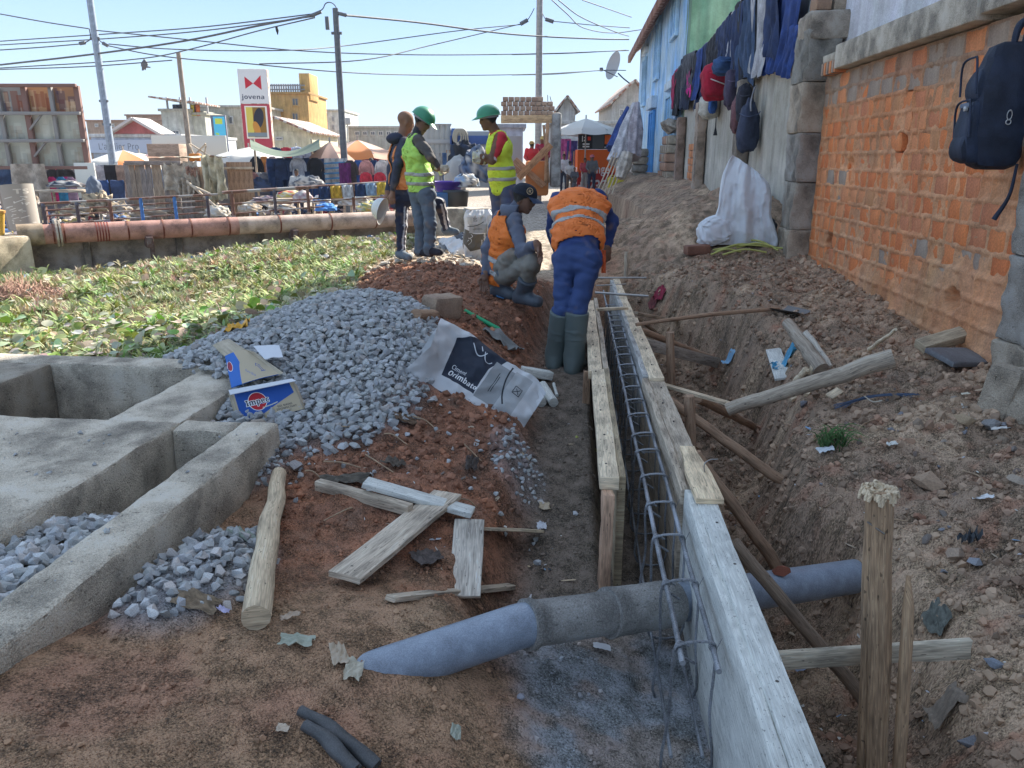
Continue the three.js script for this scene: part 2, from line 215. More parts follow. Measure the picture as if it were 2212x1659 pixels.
// gravel: height above the ground it lies on
const HEAP = atY(770, 790, .3);
function heap1(x, Z) {
  const dx = x + 1.34, dz = Z - 5.3, a = dx * .985 + dz * .17, b = dz * .985 - dx * .17;
  const rx = a < 0 ? 1.5 : .88, rz = b < 0 ? 1.55 : .95, r = Math.hypot(a / rx, b / rz);
  let h = .285 * Math.pow(Math.max(0, 1 - Math.pow(r, 2.1)), 1.0); return h + .03 * fbm(x * 2, Z * 2, 2, 2) * (h > .03 ? 1 : 0);
}
const heapTrough = Z => pw(Z, [[1.2, .18], [2.0, .215], [2.4, .205], [2.85, .16], [3.15, .02], [3.4, -.2], [3.7, -.25]]);
const heap2 = (x, Z) => { const p = toC(x, Z); const r = Math.hypot((p[0] - .17) / .27, (p[1] - .06) / .5); return .09 * Math.max(0, 1 - r * r); };
const heap3 = (x, Z) => { const q = H3; const r = Math.hypot((x - q.x) / .25, (Z + q.z) / .32); return .07 * Math.max(0, 1 - r * r); };
const heap4 = (x, Z) => { const q = H4; const r = Math.hypot((x - q.x) / .19, (Z + q.z) / .42); return .045 * Math.max(0, 1 - r * r); };
const H3 = atY(540, 1005, .05), H4 = atY(1118, 985, -.05);
function natural(x, Z) {
  let t = tps(x, Z);
  const far = Math.max(sstep(11, 15, Math.hypot(Math.max(0, Math.abs(x) - 3) * 1.4, Z * .75)), sstep(4, 8, Math.abs(x + 2)));
  const flat = x > 3 ? lerp(.45, 1.1, sstep(8, 20, Z)) : 0;
  t = lerp(t, Math.min(t, flat + .6), far); t = lerp(t, flat, far * far);
  return t;
}
function hBase(x, Z) {
  let y = natural(x, Z);
  // trench left of the formwork
  const L = formL(Z) - .1, path = pw(Z, [[2.4, -.36], [3, -.36], [4.2, -.2], [5.9, -.01], [8, .06], [10, .1]]);
  const pc = L - pw(Z, [[2.5, .25], [4, .17], [6, .22], [9, .2]]), pwid = pw(Z, [[2.6, .3], [4, .2], [6, .24], [9, .12]]);
  if (Z > 2.5 && Z < 10) { const k = sstep(pwid + .16, pwid * .75, Math.abs(x - pc)) * sstep(2.5, 3.0, Z) * sstep(9.6, 8.6, Z); y = lerp(y, path, x > pc ? Math.max(k, x < L + .3 ? sstep(2.5, 3, Z) * sstep(9.6, 8.6, Z) : 0) : k); }
  // inside the formwork and below its sides
  const inF = sstep(formL(Z) - .13, formL(Z) - .06, x) * sstep(formR(Z) + .14, formR(Z) + .1, x);
  if (Z < 9.6) y = lerp(y, -.37, inF * sstep(9.5, 9.1, Z) * (x < formL(Z) ? sstep(2.6, 3.1, Z) : 1));
  // working pit right of it
  const R = formR(Z) + .1, lp = lip(Z);
  if (x > R - .02 && Z < 10.2) { const k = sstep(lp + .12, lp - .16 - .12 * clamp(Z - 3.5), x + .07 * fbm(x * 3, Z * 3, 9, 3)) * sstep(10, 8.6, Z); y = lerp(y, pw(Z, [[1, -.7], [3, -.75], [6, -.8], [8, -.5], [9, -.2]]) + .1 * fbm(x * 2.5, Z * 2.5, 4, 3) + .16 * sstep(R + .1, lp, x), k); }
  return y;
}
function concreteCut(x, Z) { const [a, b] = toC(x, Z); return a > -5 && b > -2 && ((a < -.5 && b < 2.46) || (a < -.03 && b < 1.25)); }
const VEG = (x, Z) => sstep(-.05, .25, toC(x, Z)[1] - 2.62) * sstep(.0, -.5, wallSide(x, Z) + .35) * sstep(-.9, -1.5, x - .09 * (Z - 8) + .5 * sstep(6.5, 9.5, Z) - (Z > 6.3 ? -.25 : -.3) + .12 * fbm(x, Z, 3, 2));
function H(x, Z) {
  let y = hBase(x, Z);
  const ws = wallSide(x, Z);
  if (Z > 9 && x < .5) y = lerp(y, -.05, sstep(-.02, .2, ws) * sstep(.6, -.6, x + .6));
  if (Z > 13) y = lerp(y, lerp(-.05, y, sstep(1.6, 4.4, x)), sstep(13, 19, Z));
  const far = sstep(30, 60, Math.hypot(x, Z)); y = lerp(y, -.05, far);
  const g1 = heap1(x, Z); y += g1 * .97; y += heap3(x, Z) + heap4(x, Z);
  const p = toC(x, Z); if (p[0] > .02) y += heap2(x, Z);
  if (concreteCut(x, Z)) y = Math.min(y, p[1] < 1.14 && p[0] > -.55 ? heapTrough(Z) - .03 : -.42);
  return y;
}
function rough(x, Z) {   // lumps of dug soil
  const n = Math.min(1, 3 / Math.max(1, Z)), dug = soilKind(x, Z).dug;
  const bk = x > formR(Z) + .25 ? 1 : .35, rg = 1 - Math.abs(2 * fbm(x * 4.2, Z * 4.2, 14, 3)); return (.03 * fbm(x * 5, Z * 5, 1, 3) + .026 * fbm(x * 17, Z * 17, 2, 3) + .010 * n * fbm(x * 60, Z * 60, 3, 2) + bk * (.10 * fbm(x * 2.1, Z * 2.1, 5, 3) - .045 * rg * rg * rg)) * dug + (.012 * fbm(x * 4, Z * 4, 6, 3));
}
// what the soil is made of: albedo and how lumpy it lies
function soilKind(x, Z) {
  const n = fbm(x * 1.7, Z * 1.7, 8, 4), n2 = fbm(x * 6, Z * 6, 12, 3);
  let c = [.215, .13, .078], dug = .38;                                      // brown building sand
  const mix = (k, d, g) => { k = clamp(k); c = c.map((q, i) => lerp(q, d[i], k)); if (g !== undefined) dug = lerp(dug, g, k); };
  mix(sstep(.02, .22, n) * .55, [.20, .10, .065]); mix(sstep(.1, .3, -n) * .5, [.25, .175, .11]);
  const L = formL(Z) - .1;
  // red-brown dug earth of the mound and round the planks
  const red = sstep(2.45, 3.3, Z + .3 * n2) * sstep(10.5, 9, Z) * sstep(-1.5, -1.0, x + .25 * n + .85 * sstep(5, 6.5, Z)) * sstep(L, L - .25, x);
  mix(red, [.16, .075, .045], 1.25); mix(red * sstep(.05, .3, n2 + n * .6) * .7, [.25, .11, .06]); mix(red * sstep(.12, .35, -n2) * .5, [.12, .085, .065]);
  // trodden mud of the trench, wet cement in the footing
  const pathK = sstep(L - .55, L - .3, x + .05 * n2) * sstep(2.5, 3.1, Z) * sstep(9.5, 8, Z) * sstep(formR(Z) + .1, formR(Z), x); mix(pathK * .92, [.105, .085, .068], .5);
  const wet = sstep(-.1, .14, x - .04 + .22 * n + .1 * n2 - .15 * sstep(2.2, 1.2, Z)) * sstep(3.2, 2.6, Z - .3 * n2) * sstep(formR(Z) + .09, formR(Z), x); mix(wet * (.6 + .4 * sstep(-.2, .05, n2 + n + .5 * (x - .3))), [.165, .17, .18], .4);
  // the bank on the right
  const R = formR(Z) + .08, bank = sstep(R, R + .2, x);
  mix(bank, [.205, .142, .098], 1.2); mix(bank * sstep(.05, .25, n) * .75, [.33, .235, .16], .8); mix(bank * sstep(.08, .3, n2 - .2 * n) * .6, [.21, .10, .062]); mix(bank * sstep(.1, .4, -n) * .6, [.15, .11, .082]);
  mix(sstep(2.6, 3.2, x) * sstep(9, 7, Z) * .4, [.30, .19, .12]);
  // beyond: dry ground, weeds, market street
  mix(sstep(9, 10.5, Z) * sstep(1.3, .5, x), [.30, .245, .19], .7);
  mix(VEG(x, Z), [.16, .13, .085], .6);
  mix(sstep(0, .3, wallSide(x, Z)) * sstep(1, 0, x) * sstep(9, 11, Z), [.27, .235, .2], .3); mix(sstep(15, 17, Z) * sstep(2.0, 1.0, x), [.26, .225, .195], .2);
  // under the gravel
  const g = Math.max(heap1(x, Z) * 8, heap2(x, Z) * 20, heap3(x, Z) * 14, heap4(x, Z) * 14); mix(g, [.16, .155, .16], .3);
  if (concreteCut(x, Z)) mix(1, [.15, .145, .14], .2);
  return { c, dug };
}
function lineSet(segs) { const a = []; for (const [from, to, step, grow] of segs) { let x = from, s = step; while (x < to - 1e-6) { a.push(x); x += s; s *= grow ?? 1; } } a.push(segs[segs.length - 1][1]); return a; }
const groundAt = (x, Z) => H(x, Z) + rough(x, Z);
{
  const half = lineSet([[2.7, 8, .05, 1.02], [8.0, 3500, .3, 1.22]]), X = [...half.map(x => -x - .4).reverse(), ...lineSet([[-2.9, 2.6, .022]]), ...half];
  const ZS = [-3000, -600, -150, -40, -12, -4, -1.5, -.3, .3, ...lineSet([[.7, 1.15, .1], [1.16, 2.7, .017], [2.7, 15, .017, 1.0062], [15.2, 4000, .15, 1.1]])].filter((z, i, a) => !i || z > a[i - 1] + 1e-4);
  const xs = X.filter((z, i, a) => !i || z > a[i - 1] + 1e-4), nx = xs.length, nz = ZS.length, pos = new Float32Array(nx * nz * 3), col = new Float32Array(nx * nz * 3), uv = new Float32Array(nx * nz * 2), idx = [];
  for (let j = 0; j < nz; j++) for (let i = 0; i < nx; i++) {
    const o = (j * nx + i) * 3, x = xs[i], Z = ZS[j], near = Z > .5 && Z < 30 && Math.abs(x) < 14;
    pos[o] = x; pos[o + 1] = near ? groundAt(x, Z) : H(x, Math.max(Z, .7)); pos[o + 2] = -Z;
    const k = near ? soilKind(x, Z).c : [.24, .2, .165], v = near ? 1 + .25 * noise(x * 23, Z * 23) : 1; for (let q = 0; q < 3; q++) col[o + q] = Math.min(1, k[q] * v * 1.45 / T.soil.userData.mean);
    uv[(j * nx + i) * 2] = x; uv[(j * nx + i) * 2 + 1] = Z;
  }
  for (let j = 0; j < nz - 1; j++) for (let i = 0; i < nx - 1; i++) { const q = j * nx + i; idx.push(q, q + 1, q + nx, q + 1, q + nx + 1, q + nx); }
  const g = new THREE.BufferGeometry(); g.setAttribute('position', new THREE.BufferAttribute(pos, 3)); g.setAttribute('color', new THREE.BufferAttribute(col, 3)); g.setAttribute('uv', new THREE.BufferAttribute(uv, 2)); g.setIndex(idx); g.computeVertexNormals();
  console.log('ground', nx, nz);
  structure('ground', g, M([1, 1, 1], { map: T.soil, bump: T.soilB, bs: .02, rough: 1, vertexColors: true }));
}
const surf = (x, Z) => concreteCut(x, Z) ? Math.max(.25, hBase(x, Z) + heap1(x, Z)) : groundAt(x, Z);
// where a sight line meets the ground
function G(u, v, lift = 0, S = groundAt) { const r = sight(u, v); let t = .8, pt = t; for (; t < 60; t += .02 + t * .004) { if (EYE + r.y * t < S(r.x * t, -r.z * t) + lift) break; pt = t; } for (let i = 0; i < 12; i++) { const m = (pt + t) / 2; if (EYE + r.y * m < S(r.x * m, -r.z * m) + lift) t = m; else pt = m; } return V(r.x * t, EYE + r.y * t, r.z * t); }

// ---------------------------------------------------------------- loose earth: clods and pebbles too many to count
const rockGeos = []; srand(77);
for (let k = 0; k < 12; k++) { const pts = []; const n = 11 + Math.floor(rnd() * 6); for (let i = 0; i < n; i++) { const a = rr(0, 6.283), z = rr(-1, 1), s = Math.sqrt(1 - z * z), q = rr(.82, 1.05); pts.push(V(Math.cos(a) * s * q, z * q * .8, Math.sin(a) * s * q * .85)); } let g = new ConvexGeometry(pts); g = metric(g, .15); rockGeos.push(g); }
function scatter(name, label, category, geos, material, items, kind = 'stuff', parent) {   // items: [x, y, z, size, yaw, tilt, shade]
  const root = parent || thing(name, label, category); if (!parent && kind) root.userData.kind = kind;
  const m4 = new THREE.Matrix4(), q = new THREE.Quaternion(), e = new THREE.Euler(), col = new THREE.Color();
  geos.forEach((g, k) => { const mine = items.filter((_, i) => i % geos.length === k); if (!mine.length) return; const im = new THREE.InstancedMesh(g, material, mine.length); im.name = name.replace(/s$/, '') + '_mass'; im.userData.kind = 'stuff'; im.castShadow = im.receiveShadow = true; mine.forEach((t, i) => { e.set(t[5], t[4], t[5] * .7); q.setFromEuler(e); const s = t[3]; m4.compose(V(t[0], t[1], t[2]), q, Array.isArray(s) ? V(...s) : V(s, s, s)); im.setMatrixAt(i, m4); const c = t[6]; col.setRGB(c[0], c[1], c[2]); im.setColorAt(i, col); }); root.add(im); });
  return root;
}
{
  srand(4); const items = [];
  for (let i = 0; i < 80000; i++) {
    const Z = 1.25 * Math.pow(9.5 / 1.25, Math.pow(rnd(), .8)), x = rr(-1.7, 3.4) * (Z < 2.5 ? .8 : 1); if (concreteCut(x, Z) || heap1(x, Z) > .03) continue;
    const k = soilKind(x, Z); if (rnd() > k.dug * .85) continue; const big = Math.pow(rnd(), x > formR(Z) + .2 ? 8 : 9), s = (.003 + (x > formR(Z) + .2 || (Z > 3.4 && x < .1) ? .026 : .012) * big) * (Z > 4 ? 1.4 : 1);
    if (x > formL(Z) - .08 && x < formR(Z) + .1) { if (s > .008) continue; }
    const v = rr(.75, 1.5), pale = rnd() < .06 ? 1.7 : 1; items.push([x, groundAt(x, Z) + s * .25, -Z, s, rr(0, 6.28), rr(-1, 1), k.c.map(q => q * Math.min(v * pale * 1.45, .5 / Math.max(...k.c)))]);
  }
  scatter('soil_clods', 'loose clods and crumbs of brown and red soil strewn over the dug ground', 'soil', rockGeos.slice(0, 4), M([1, 1, 1], { rough: 1 }), items);
}
// ================================================================ concrete walls of the half-built basin on the left
{
  const root = thing('concrete_basin', 'low grey concrete basin walls with an open pit and a stone-filled trough', 'concrete wall');
  root.position.set(COX, 0, -COZ); root.rotation.y = CR;                      // local: x across, -z ahead
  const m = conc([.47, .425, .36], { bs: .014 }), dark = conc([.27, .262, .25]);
  const wall = (a0, a1, b0, b1, y0, y1, mt = m) => { const w = a1 - a0, d = b1 - b0; const g = box(w, y1 - y0, d, { r: .02, cell: .035, fn: q => { const X = q.x + (a0 + a1) / 2, Z = q.z - (b0 + b1) / 2, n = .012 * fbm(X * 6, q.y * 6, Z * 6, 4); q.x += n; q.z += .01 * fbm(Z * 7, X * 7, q.y * 7 + 3, 3); if (q.y > 0) q.y += .012 * fbm(X * 4, Z * 4, 1, 3) + .008 * fbm(X * 20, Z * 20, 5, 2); } }); const o = mesh('wall', g, mt, root); o.position.set((a0 + a1) / 2, (y0 + y1) / 2, -(b0 + b1) / 2); return o; };
  wall(-.2, 0, -1.8, 1.28, -.5, .25);
  wall(-.53, -.2, 1.12, 1.28, -.5, .245);
  wall(-4.5, -.53, -1.8, 1.22, -.5, .252);
  wall(-.95, -.53, 1.22, 2.28, -.5, .247);
  wall(-4.5, -.3, 2.28, 2.5, -.55, .25);
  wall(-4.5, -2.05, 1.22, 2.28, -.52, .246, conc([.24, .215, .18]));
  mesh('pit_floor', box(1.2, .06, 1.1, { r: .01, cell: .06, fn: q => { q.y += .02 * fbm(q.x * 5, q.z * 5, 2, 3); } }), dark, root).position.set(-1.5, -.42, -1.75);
}
// ================================================================ formwork and its steel
const WD = { pale: wood([.62, .54, .42]), lime: M([.60, .60, .575], { map: T.lime, bump: T.woodB, bs: .003 }), grey: wood([.42, .37, .31]), pink: wood([.50, .34, .25]), dark: wood([.21, .165, .13]), brown: wood([.30, .205, .145]), wet: wood([.33, .28, .2]) };
function plank(name, L, w, t, mt, parent, seed = 1) { const amp = .007; return mesh(name, box(L, t, w, { r: .004, cell: .05, fn: q => { q.y += amp * noise(q.x * 1.7, seed * 3.3) + .003 * noise(q.x * 9, q.z * 9, seed) - .006 * Math.max(0, noise(q.x * 7, seed, Math.sign(q.z)) - .25) * (Math.abs(q.z) > w * .4 ? 3 : 0); q.z += amp * noise(q.x * 1.3, seed * 5.1 + 9); if (Math.abs(Math.abs(q.x) - L / 2) < .01) q.x += .006 * noise(q.z * 40, q.y * 40, seed); } }), mt, parent); }
const PF = (f, off, y) => Z => V(f(Z) + off, y, -Z);
{
  const left = thing('timber_formwork', 'left side of the trench formwork made of weathered pale planks, ending in a pinkish upright', 'formwork');
  const run = (root, name, f, off, y, Z0, Z1, w, t, mt, seed) => { const p = PF(f, off, y); const o = plank(name, Z1 - Z0, w, t, mt, root, seed); return setFrame(o, p(Z0), p(Z1)); };
  const tall = (root, f, off, Z0, Z1, mt, seed, y0 = -.38, y1 = FTOP - .002) => { const p = PF(f, off, (y0 + y1) / 2); const o = plank('side_board', Z1 - Z0, .038, y1 - y0, mt, root, seed); return setFrame(o, p(Z0), p(Z1)); };
  tall(left, formL, -.017, 3.27, 5.15, WD.wet, 1); tall(left, formL, -.017, 5.16, 8.0, WD.grey, 2, -.38, FTOP - .01);
  run(left, 'top_batten', formL, -.074, FTOP - .03, 3.24, 5.13, .088, .066, WD.pale, 3);
  run(left, 'top_batten', formL, -.088, FTOP - .035, 5.08, 7.85, .095, .06, WD.pale, 4);
  const st = plank('upright', .54, .09, .05, WD.pink, left, 5); st.rotation.z = Math.PI / 2; st.rotation.y = 0; st.position.set(formL(3.25) - .084, -.132, -3.225);
  const st2 = plank('upright', .5, .03, .05, WD.brown, left, 6); st2.rotation.z = Math.PI / 2; st2.position.set(formL(5.3) - .152, -.1, -5.25);
  const right = thing('timber_formwork', 'right side of the trench formwork, splashed white with cement in front', 'formwork');
  tall(right, formR, .017, .7, 3.12, WD.lime, 11, -.40, FTOP); tall(right, formR, .012, 3.14, 4.95, WD.grey, 12, -.38, FTOP - .012); tall(right, formR, .017, 4.96, 9.2, wood([.40, .42, .44]), 13, -.38, FTOP);
  run(right, 'top_batten', formR, .078, FTOP - .022, .7, 3.2, .082, .06, WD.lime, 14);
  run(right, 'top_batten', formR, .085, FTOP - .05, 3.0, 4.93, .105, .05, WD.grey, 15);
  run(right, 'top_batten', formR, .084, FTOP - .026, 4.9, 6.9, .1, .055, WD.pale, 16);
  run(right, 'top_batten', formR, .074, FTOP - .026, 6.92, 9.25, .08, .055, WD.pale, 17);
  for (const [Z, x] of [[3.3, .05], [6.1, .05], [8.2, .05]]) { const s = plank('upright', .62, .05, .05, WD.dark, right, Z); s.rotation.z = Math.PI / 2; s.position.set(formR(Z) + .09 + x, -.16, -Z); }
  srand(15); for (const [root, f, off] of [[left, formL, -.074], [right, formR, .08]]) for (let Z = root === left ? 3.4 : 1.5; Z < 7.6; Z += rr(.3, .55)) { const n = mesh('nail', new THREE.CylinderGeometry(.0055, .0055, .006, 8), M([.10, .085, .075], { metal: .5, rough: .6 }), root); n.position.set(f(Z) + off + rr(-.02, .02), FTOP + .004 - (root === right && Z > 3 && Z < 4.93 ? .025 : 0), -Z); }
  // steel
  const steel = M([.24, .26, .30], { rough: .5, metal: .3, map: T.conc, bump: T.concB, bs: .002 });
  const cage = thing('rebar_cage', 'long steel reinforcing cage with square stirrups lying in the formwork', 'rebar');
  const BL = Z => formL(Z) + .1, BR = Z => formL(Z) + .205, yt = .115;
  const lng = (f, y, Z0, Z1, r) => { const p = []; for (let Z = Z0; Z <= Z1 + .01; Z += (Z1 - Z0) / 24) p.push(V(f(Z) + .006 * noise(Z * 2, y * 9), y + .008 * noise(Z * 1.5, 4, y), -Z)); return bar(p, r, { radial: 8 }); };
  mesh('long_bar', lng(BL, yt, 2.02, 8.9, .0095), steel, cage); mesh('long_bar', lng(BR, yt, 1.98, 8.9, .0095), steel, cage);
  mesh('long_bar', lng(BL, -.31, 2.1, 8.9, .0065), steel, cage); mesh('long_bar', lng(BR, -.31, 2.1, 8.9, .0065), steel, cage);
  srand(9);
  for (const Z of [2.1, 2.47, 2.82, 3.13, 3.44, 3.77, 4.02, 4.36, 4.64, 4.93, 5.22, 5.5, 5.8, 6.05, 6.35, 6.6, 6.85, 7.1, 7.35, 7.6, 7.9]) {
    const j = () => rr(-.012, .012), l = BL(Z) - .012, r = BR(Z) + .012, y1 = yt + .012, y0 = Z < 2.6 ? -.38 : -.34;
    const pts = [V(l + .05, y1 - .03, -Z - .03), V(l + .008, y1 + .004, -Z), V(l - .004, y1 - .03, -Z + .005), V(l + j(), (y0 + y1) / 2, -Z + j()), V(l + j(), y0, -Z + j()), V(r + j(), y0, -Z + j()), V(r + j(), (y0 + y1) / 2, -Z + j()), V(r + .002, y1 - .03, -Z + j()), V(r - .012, y1 + .002, -Z), V(l + .02, y1 + .004, -Z + .008), V(l - .004, y1 - .012, -Z + .012), V(l + .06, y1 - .06, -Z + .02)];
    mesh('stirrup', bar(pts, .0054, { radial: 6, sub: 4 }), steel, cage);
    if (Z < 3.6) for (const x of [l + .012, r - .012]) { const c = []; for (let k = 0; k <= 14; k++) { const a = k / 14 * 12; c.push(V(x + .012 * Math.cos(a), yt + .012 * Math.sin(a), -Z - .008 + k * .0012)); } c.push(V(x + .03, yt + .03, -Z)); mesh('tie_wire', bar(c, .0012, { radial: 4 }), steel, cage); }
    else if (Z < 7) mesh('brace_bar', bar([V(l + .02, y1 - .07, -Z - .16), V(r - .02, y1 - .02, -Z - .02)], .003, { radial: 5 }), steel, cage);
  }
  // rods and slats that hold the two sides apart
  const rod = (name, label, cat, a, b, r, mt) => single(name, label, cat, bar([a, b], r, { radial: 8 }), mt);
  const tubeM = M([.42, .40, .38], { rough: .5, metal: .5 });
  rod('steel_tube', 'grey steel tube laid across both sides of the formwork', 'tube', atY(1286, 632, FTOP + .016), atY(1401, 640, FTOP + .016), .013, tubeM);
  rod('steel_rod', 'thin grey rod laid across the far end of the formwork', 'rod', atY(1288, 600, FTOP + .03), atY(1396, 600, FTOP + .03), .011, tubeM);
  rod('steel_rod', 'thin pale rod lying inside the far end of the formwork', 'rod', atY(1288, 617, FTOP - .0), atY(1352, 614, FTOP - .0), .008, tubeM);
  { const a = atY(1300, 668, FTOP + .012), b = atY(1345, 666, FTOP + .012), o = single('wood_spacer', 'short pale slat wedged across the formwork as a spacer', 'slat', box(a.distanceTo(b) + .1, .024, .05), WD.pale); setFrame(o, a, b); }
}
// ================================================================ the walls on the right
const WX = Z => 2.75 + .08 * Z;                    // face of the wall
const wallRot = Math.atan(.08);
{
  const root = thing('brick_wall', 'tall orange brick wall with squeezed-out mortar and a broken concrete coping', 'brick wall');
  const Z0 = 4.5, Z1 = 9.1, L = Z1 - Z0, y0 = .15, y1 = 2.46, rows = 14, rh = (y1 - .18) / rows; srand(21);
  root.position.set(WX(Z0), 0, -Z0); root.rotation.y = -wallRot;               // local: -z runs along the wall, -x faces the site
  const bricks = [];
  for (let r = 0; r < rows; r++) { let s = -rr(0, .12); const yb = .18 + r * rh; while (s < L) { let w = rnd() < .35 ? rr(.13, .16) : rr(.19, .27); if (bricks.length > 289) w = .3; bricks.push({ s0: Math.max(0, s + .006), s1: Math.min(L, s + w - .006), y0: yb + .007, y1: yb + rh - .007, r }); s += w; } }
  const smear = (s, y) => { const Z = Z0 + s, n = fbm(Z * 1.6, y * 1.6, 2, 4); return .02 * sstep(.1, .5, n + 1.0 * sstep(1.0, .45, y + .13 * (Z - 6.5)) - .3) + .006 * sstep(.3, .7, (y - 2.05) * 2 + n); };
  const hole = (s, y) => { let d = 0; for (const [hs, hy, hr, dp] of [[2.35, 1.7, .11, .1], [1.0, .62, .1, .09], [3.9, .7, .13, .12], [2.3, 2.12, .07, .05], [3.55, 1.52, .09, .05]]) { const q = Math.hypot((s - hs) / hr / 1.1, (y - hy) / hr); d = Math.max(d, dp * (1 - sstep(.5, 1.1, q + .25 * noise(s * 20, y * 20)))); } return d; };
  const rowOf = y => Math.floor((y - .18) / rh), byRow = {}; for (const b of bricks) (byRow[b.r] ??= []).push(b);
  const mort = grid(330, 170, (a, b) => { const s = a * L, y = y0 + b * (y1 - y0); let d = .02; for (const q of byRow[rowOf(y)] || []) { const dx = Math.max(q.s0 - s, s - q.s1), dy = Math.max(q.y0 - y, y - q.y1), m = Math.max(dx, dy); d = Math.min(d, m); } const joint = sstep(-.022, .0, d + .006 * noise(s * 12, y * 12)); const out = -.012 + joint * .019 * (.7 + .7 * noise(s * 9, y * 9, 4)) + smear(s, y) + .006 * fbm(s * 12, y * 12, 7, 3) - hole(s, y); return [-out, y, -s, s, y]; });
  { const p = mort.attributes.position, col = new Float32Array(p.count * 3); for (let i = 0; i < p.count; i++) { const y = p.getY(i), s = -p.getZ(i), n = fbm(s * 1.3, y * 1.3, 9, 4), k = clamp(.3 + 1.1 * n + .12 * sstep(1.15, .5, y + .1 * s)), red = clamp(.5 - 1.5 * n + .5 * sstep(1.9, 2.4, s) * sstep(1.2, .8, y)); const A = [.58, .24, .105], B = [.55, .33, .19], g = [.26, .22, .18], top = sstep(2.0, 2.4, y + .2 * n); for (let q = 0; q < 3; q++) col[i * 3 + q] = lerp(lerp(A[q], B[q], k), g[q], top * .7) * (1 + .15 * noise(s * 30, y * 30)) / T.plas.userData.mean; } mort.setAttribute('color', new THREE.BufferAttribute(col, 3)); }
  mesh('mortar', mort, M([1, 1, 1], { map: T.plas, bump: T.plasB, bs: .01, vertexColors: true, side: THREE.DoubleSide }), root);
  mesh('wall_core', box(.3, y1 - y0 + .2, L, { r: .01 }), paint([.4, .24, .14]), root).position.set(.30, (y0 + y1) / 2 - .1, -L / 2);
  const bm = [[.62, .19, .062], [.63, .21, .075], [.58, .17, .058], [.61, .24, .105], [.52, .19, .09], [.33, .25, .195], [.48, .22, .10]].map(c => M(c, { map: T.plas, bump: T.plasB, bs: .006 }));
  for (const b of bricks) { if (b.s1 - b.s0 < .03) continue; const cs = (b.s0 + b.s1) / 2, cy = (b.y0 + b.y1) / 2, gone = hole(cs, cy) > .02; if (smear(cs, cy) > .019) continue; const top = b.r >= rows - 2; const o = mesh('brick', box(.09, b.y1 - b.y0, b.s1 - b.s0, { r: .006, cell: .06, fn: q => { q.x += .012 * noise(q.z * 14 + cs * 9, q.y * 14 + cy * 7, 2); q.y += .003 * noise(q.z * 20, cs * 5); } }), bm[top && rnd() < .6 ? 5 : rnd() < .12 ? 4 : Math.floor(rnd() * 4) % 4 + (rnd() < .15 ? 3 : 0)], root); o.position.set(.051 + rr(-.007, .009) + (gone ? .09 : 0), cy, -cs); o.rotation.set(rr(-.01, .01), rr(-.03, .03), rr(-.02, .02)); }
  // coping: two cast pieces and a few bricks on edge at its far end
  const cm = conc([.40, .37, .32]); const rb = (w, h, d, amp = .01) => box(w, h, d, { r: .015, cell: .06, fn: q => { q.x += amp * fbm(q.z * 5, q.y * 5, q.x * 5, 3); q.y += amp * .7 * fbm(q.x * 6, q.z * 3, 4, 3); } });
  const cop = (s0, s1, x, yy, h) => { const o = mesh('coping', rb(.5, h, s1 - s0), cm, root); o.position.set(x + .25, yy + h / 2, -(s0 + s1) / 2); return o; };
  cop(-.3, 1.02, -.13, 2.5, .22); cop(1.04, 3.95, -.14, 2.47, .23);
  for (let i = 0; i < 6; i++) { const o = mesh('brick', rb(.4, .13, .06, .006), bm[3 + (i % 2) * 2], root); o.position.set(.08, 2.51, -3.99 - i * .085); o.rotation.y = rr(-.05, .05); }
  mesh('coping', rb(.4, .08, .62), cm, root).position.set(.11, 2.62, -4.22);
}
// masonry pier: rough blocks, local z- along the wall
const stoneM = [[.30, .27, .235], [.26, .24, .22], [.34, .29, .235], [.22, .215, .20]].map(c => conc(c, { bs: .012 }));
function pier(label, Z, len, proud, yb, yt, nb, seed, name = 'masonry_pier') {
  const root = thing(name, label, 'pier', undefined); root.position.set(WX(Z), yb, -Z); root.rotation.y = -wallRot; srand(seed);
  const H_ = yt - yb, h = H_ / nb;
  for (let i = 0; i < nb; i++) { const w = proud + .12 + rr(-.02, .02), o = mesh('block', box(w, h - .002, len + rr(-.03, .03), { r: .02, cell: .05, fn: q => { const n = fbm(q.x * 6 + seed, q.y * 6 + i * 3, q.z * 6, 4); q.x += .06 * n; q.z += .05 * fbm(q.z * 6, q.x * 6 + seed, q.y * 5 + i, 3); } }), stoneM[Math.floor(rnd() * 4)], root); o.position.set(-proud + w / 2 + rr(-.01, .01), h * (i + .5), -len / 2); }
  return root;
}
pier('rough stone pier at the far end of the orange brick wall', 9.1, .5, .24, .25, 2.95, 5, 31);
{ const o = single('stone_block', 'long rough stone block lying on top of the rough stone pier', 'stone block', box(.95, .3, .5, { r: .05, cell: .05, fn: q => { q.y += .05 * fbm(q.x * 4, q.z * 4, q.y * 3, 4); q.z += .04 * fbm(q.x * 5, q.y * 5, 3, 3); } }), stoneM[0]); o.position.set(3.72, 3.0, -9.3); o.rotation.y = -.06; o.rotation.z = .04; }
for (const [i, x] of [[0, 3.42], [1, 3.62]].entries()) { const o = single('old_brick', ['brown brick standing on the stone block beside the blue garment', 'grey-brown brick beside the brown one on the stone block'][i], 'brick', box(.17, .16, .22, { r: .02, cell: .05, fn: q => { q.x += .01 * noise(q.y * 20, q.z * 20, i); } }), i ? stoneM[2] : M([.30, .19, .13], { map: T.plas, bump: T.plasB })); o.position.set(x[1], 3.235, -9.35); }
pier('grey cement pier at the right end of the brick wall behind the black backpack', 4.1, .6, .1, .0, 2.08, 4, 33);
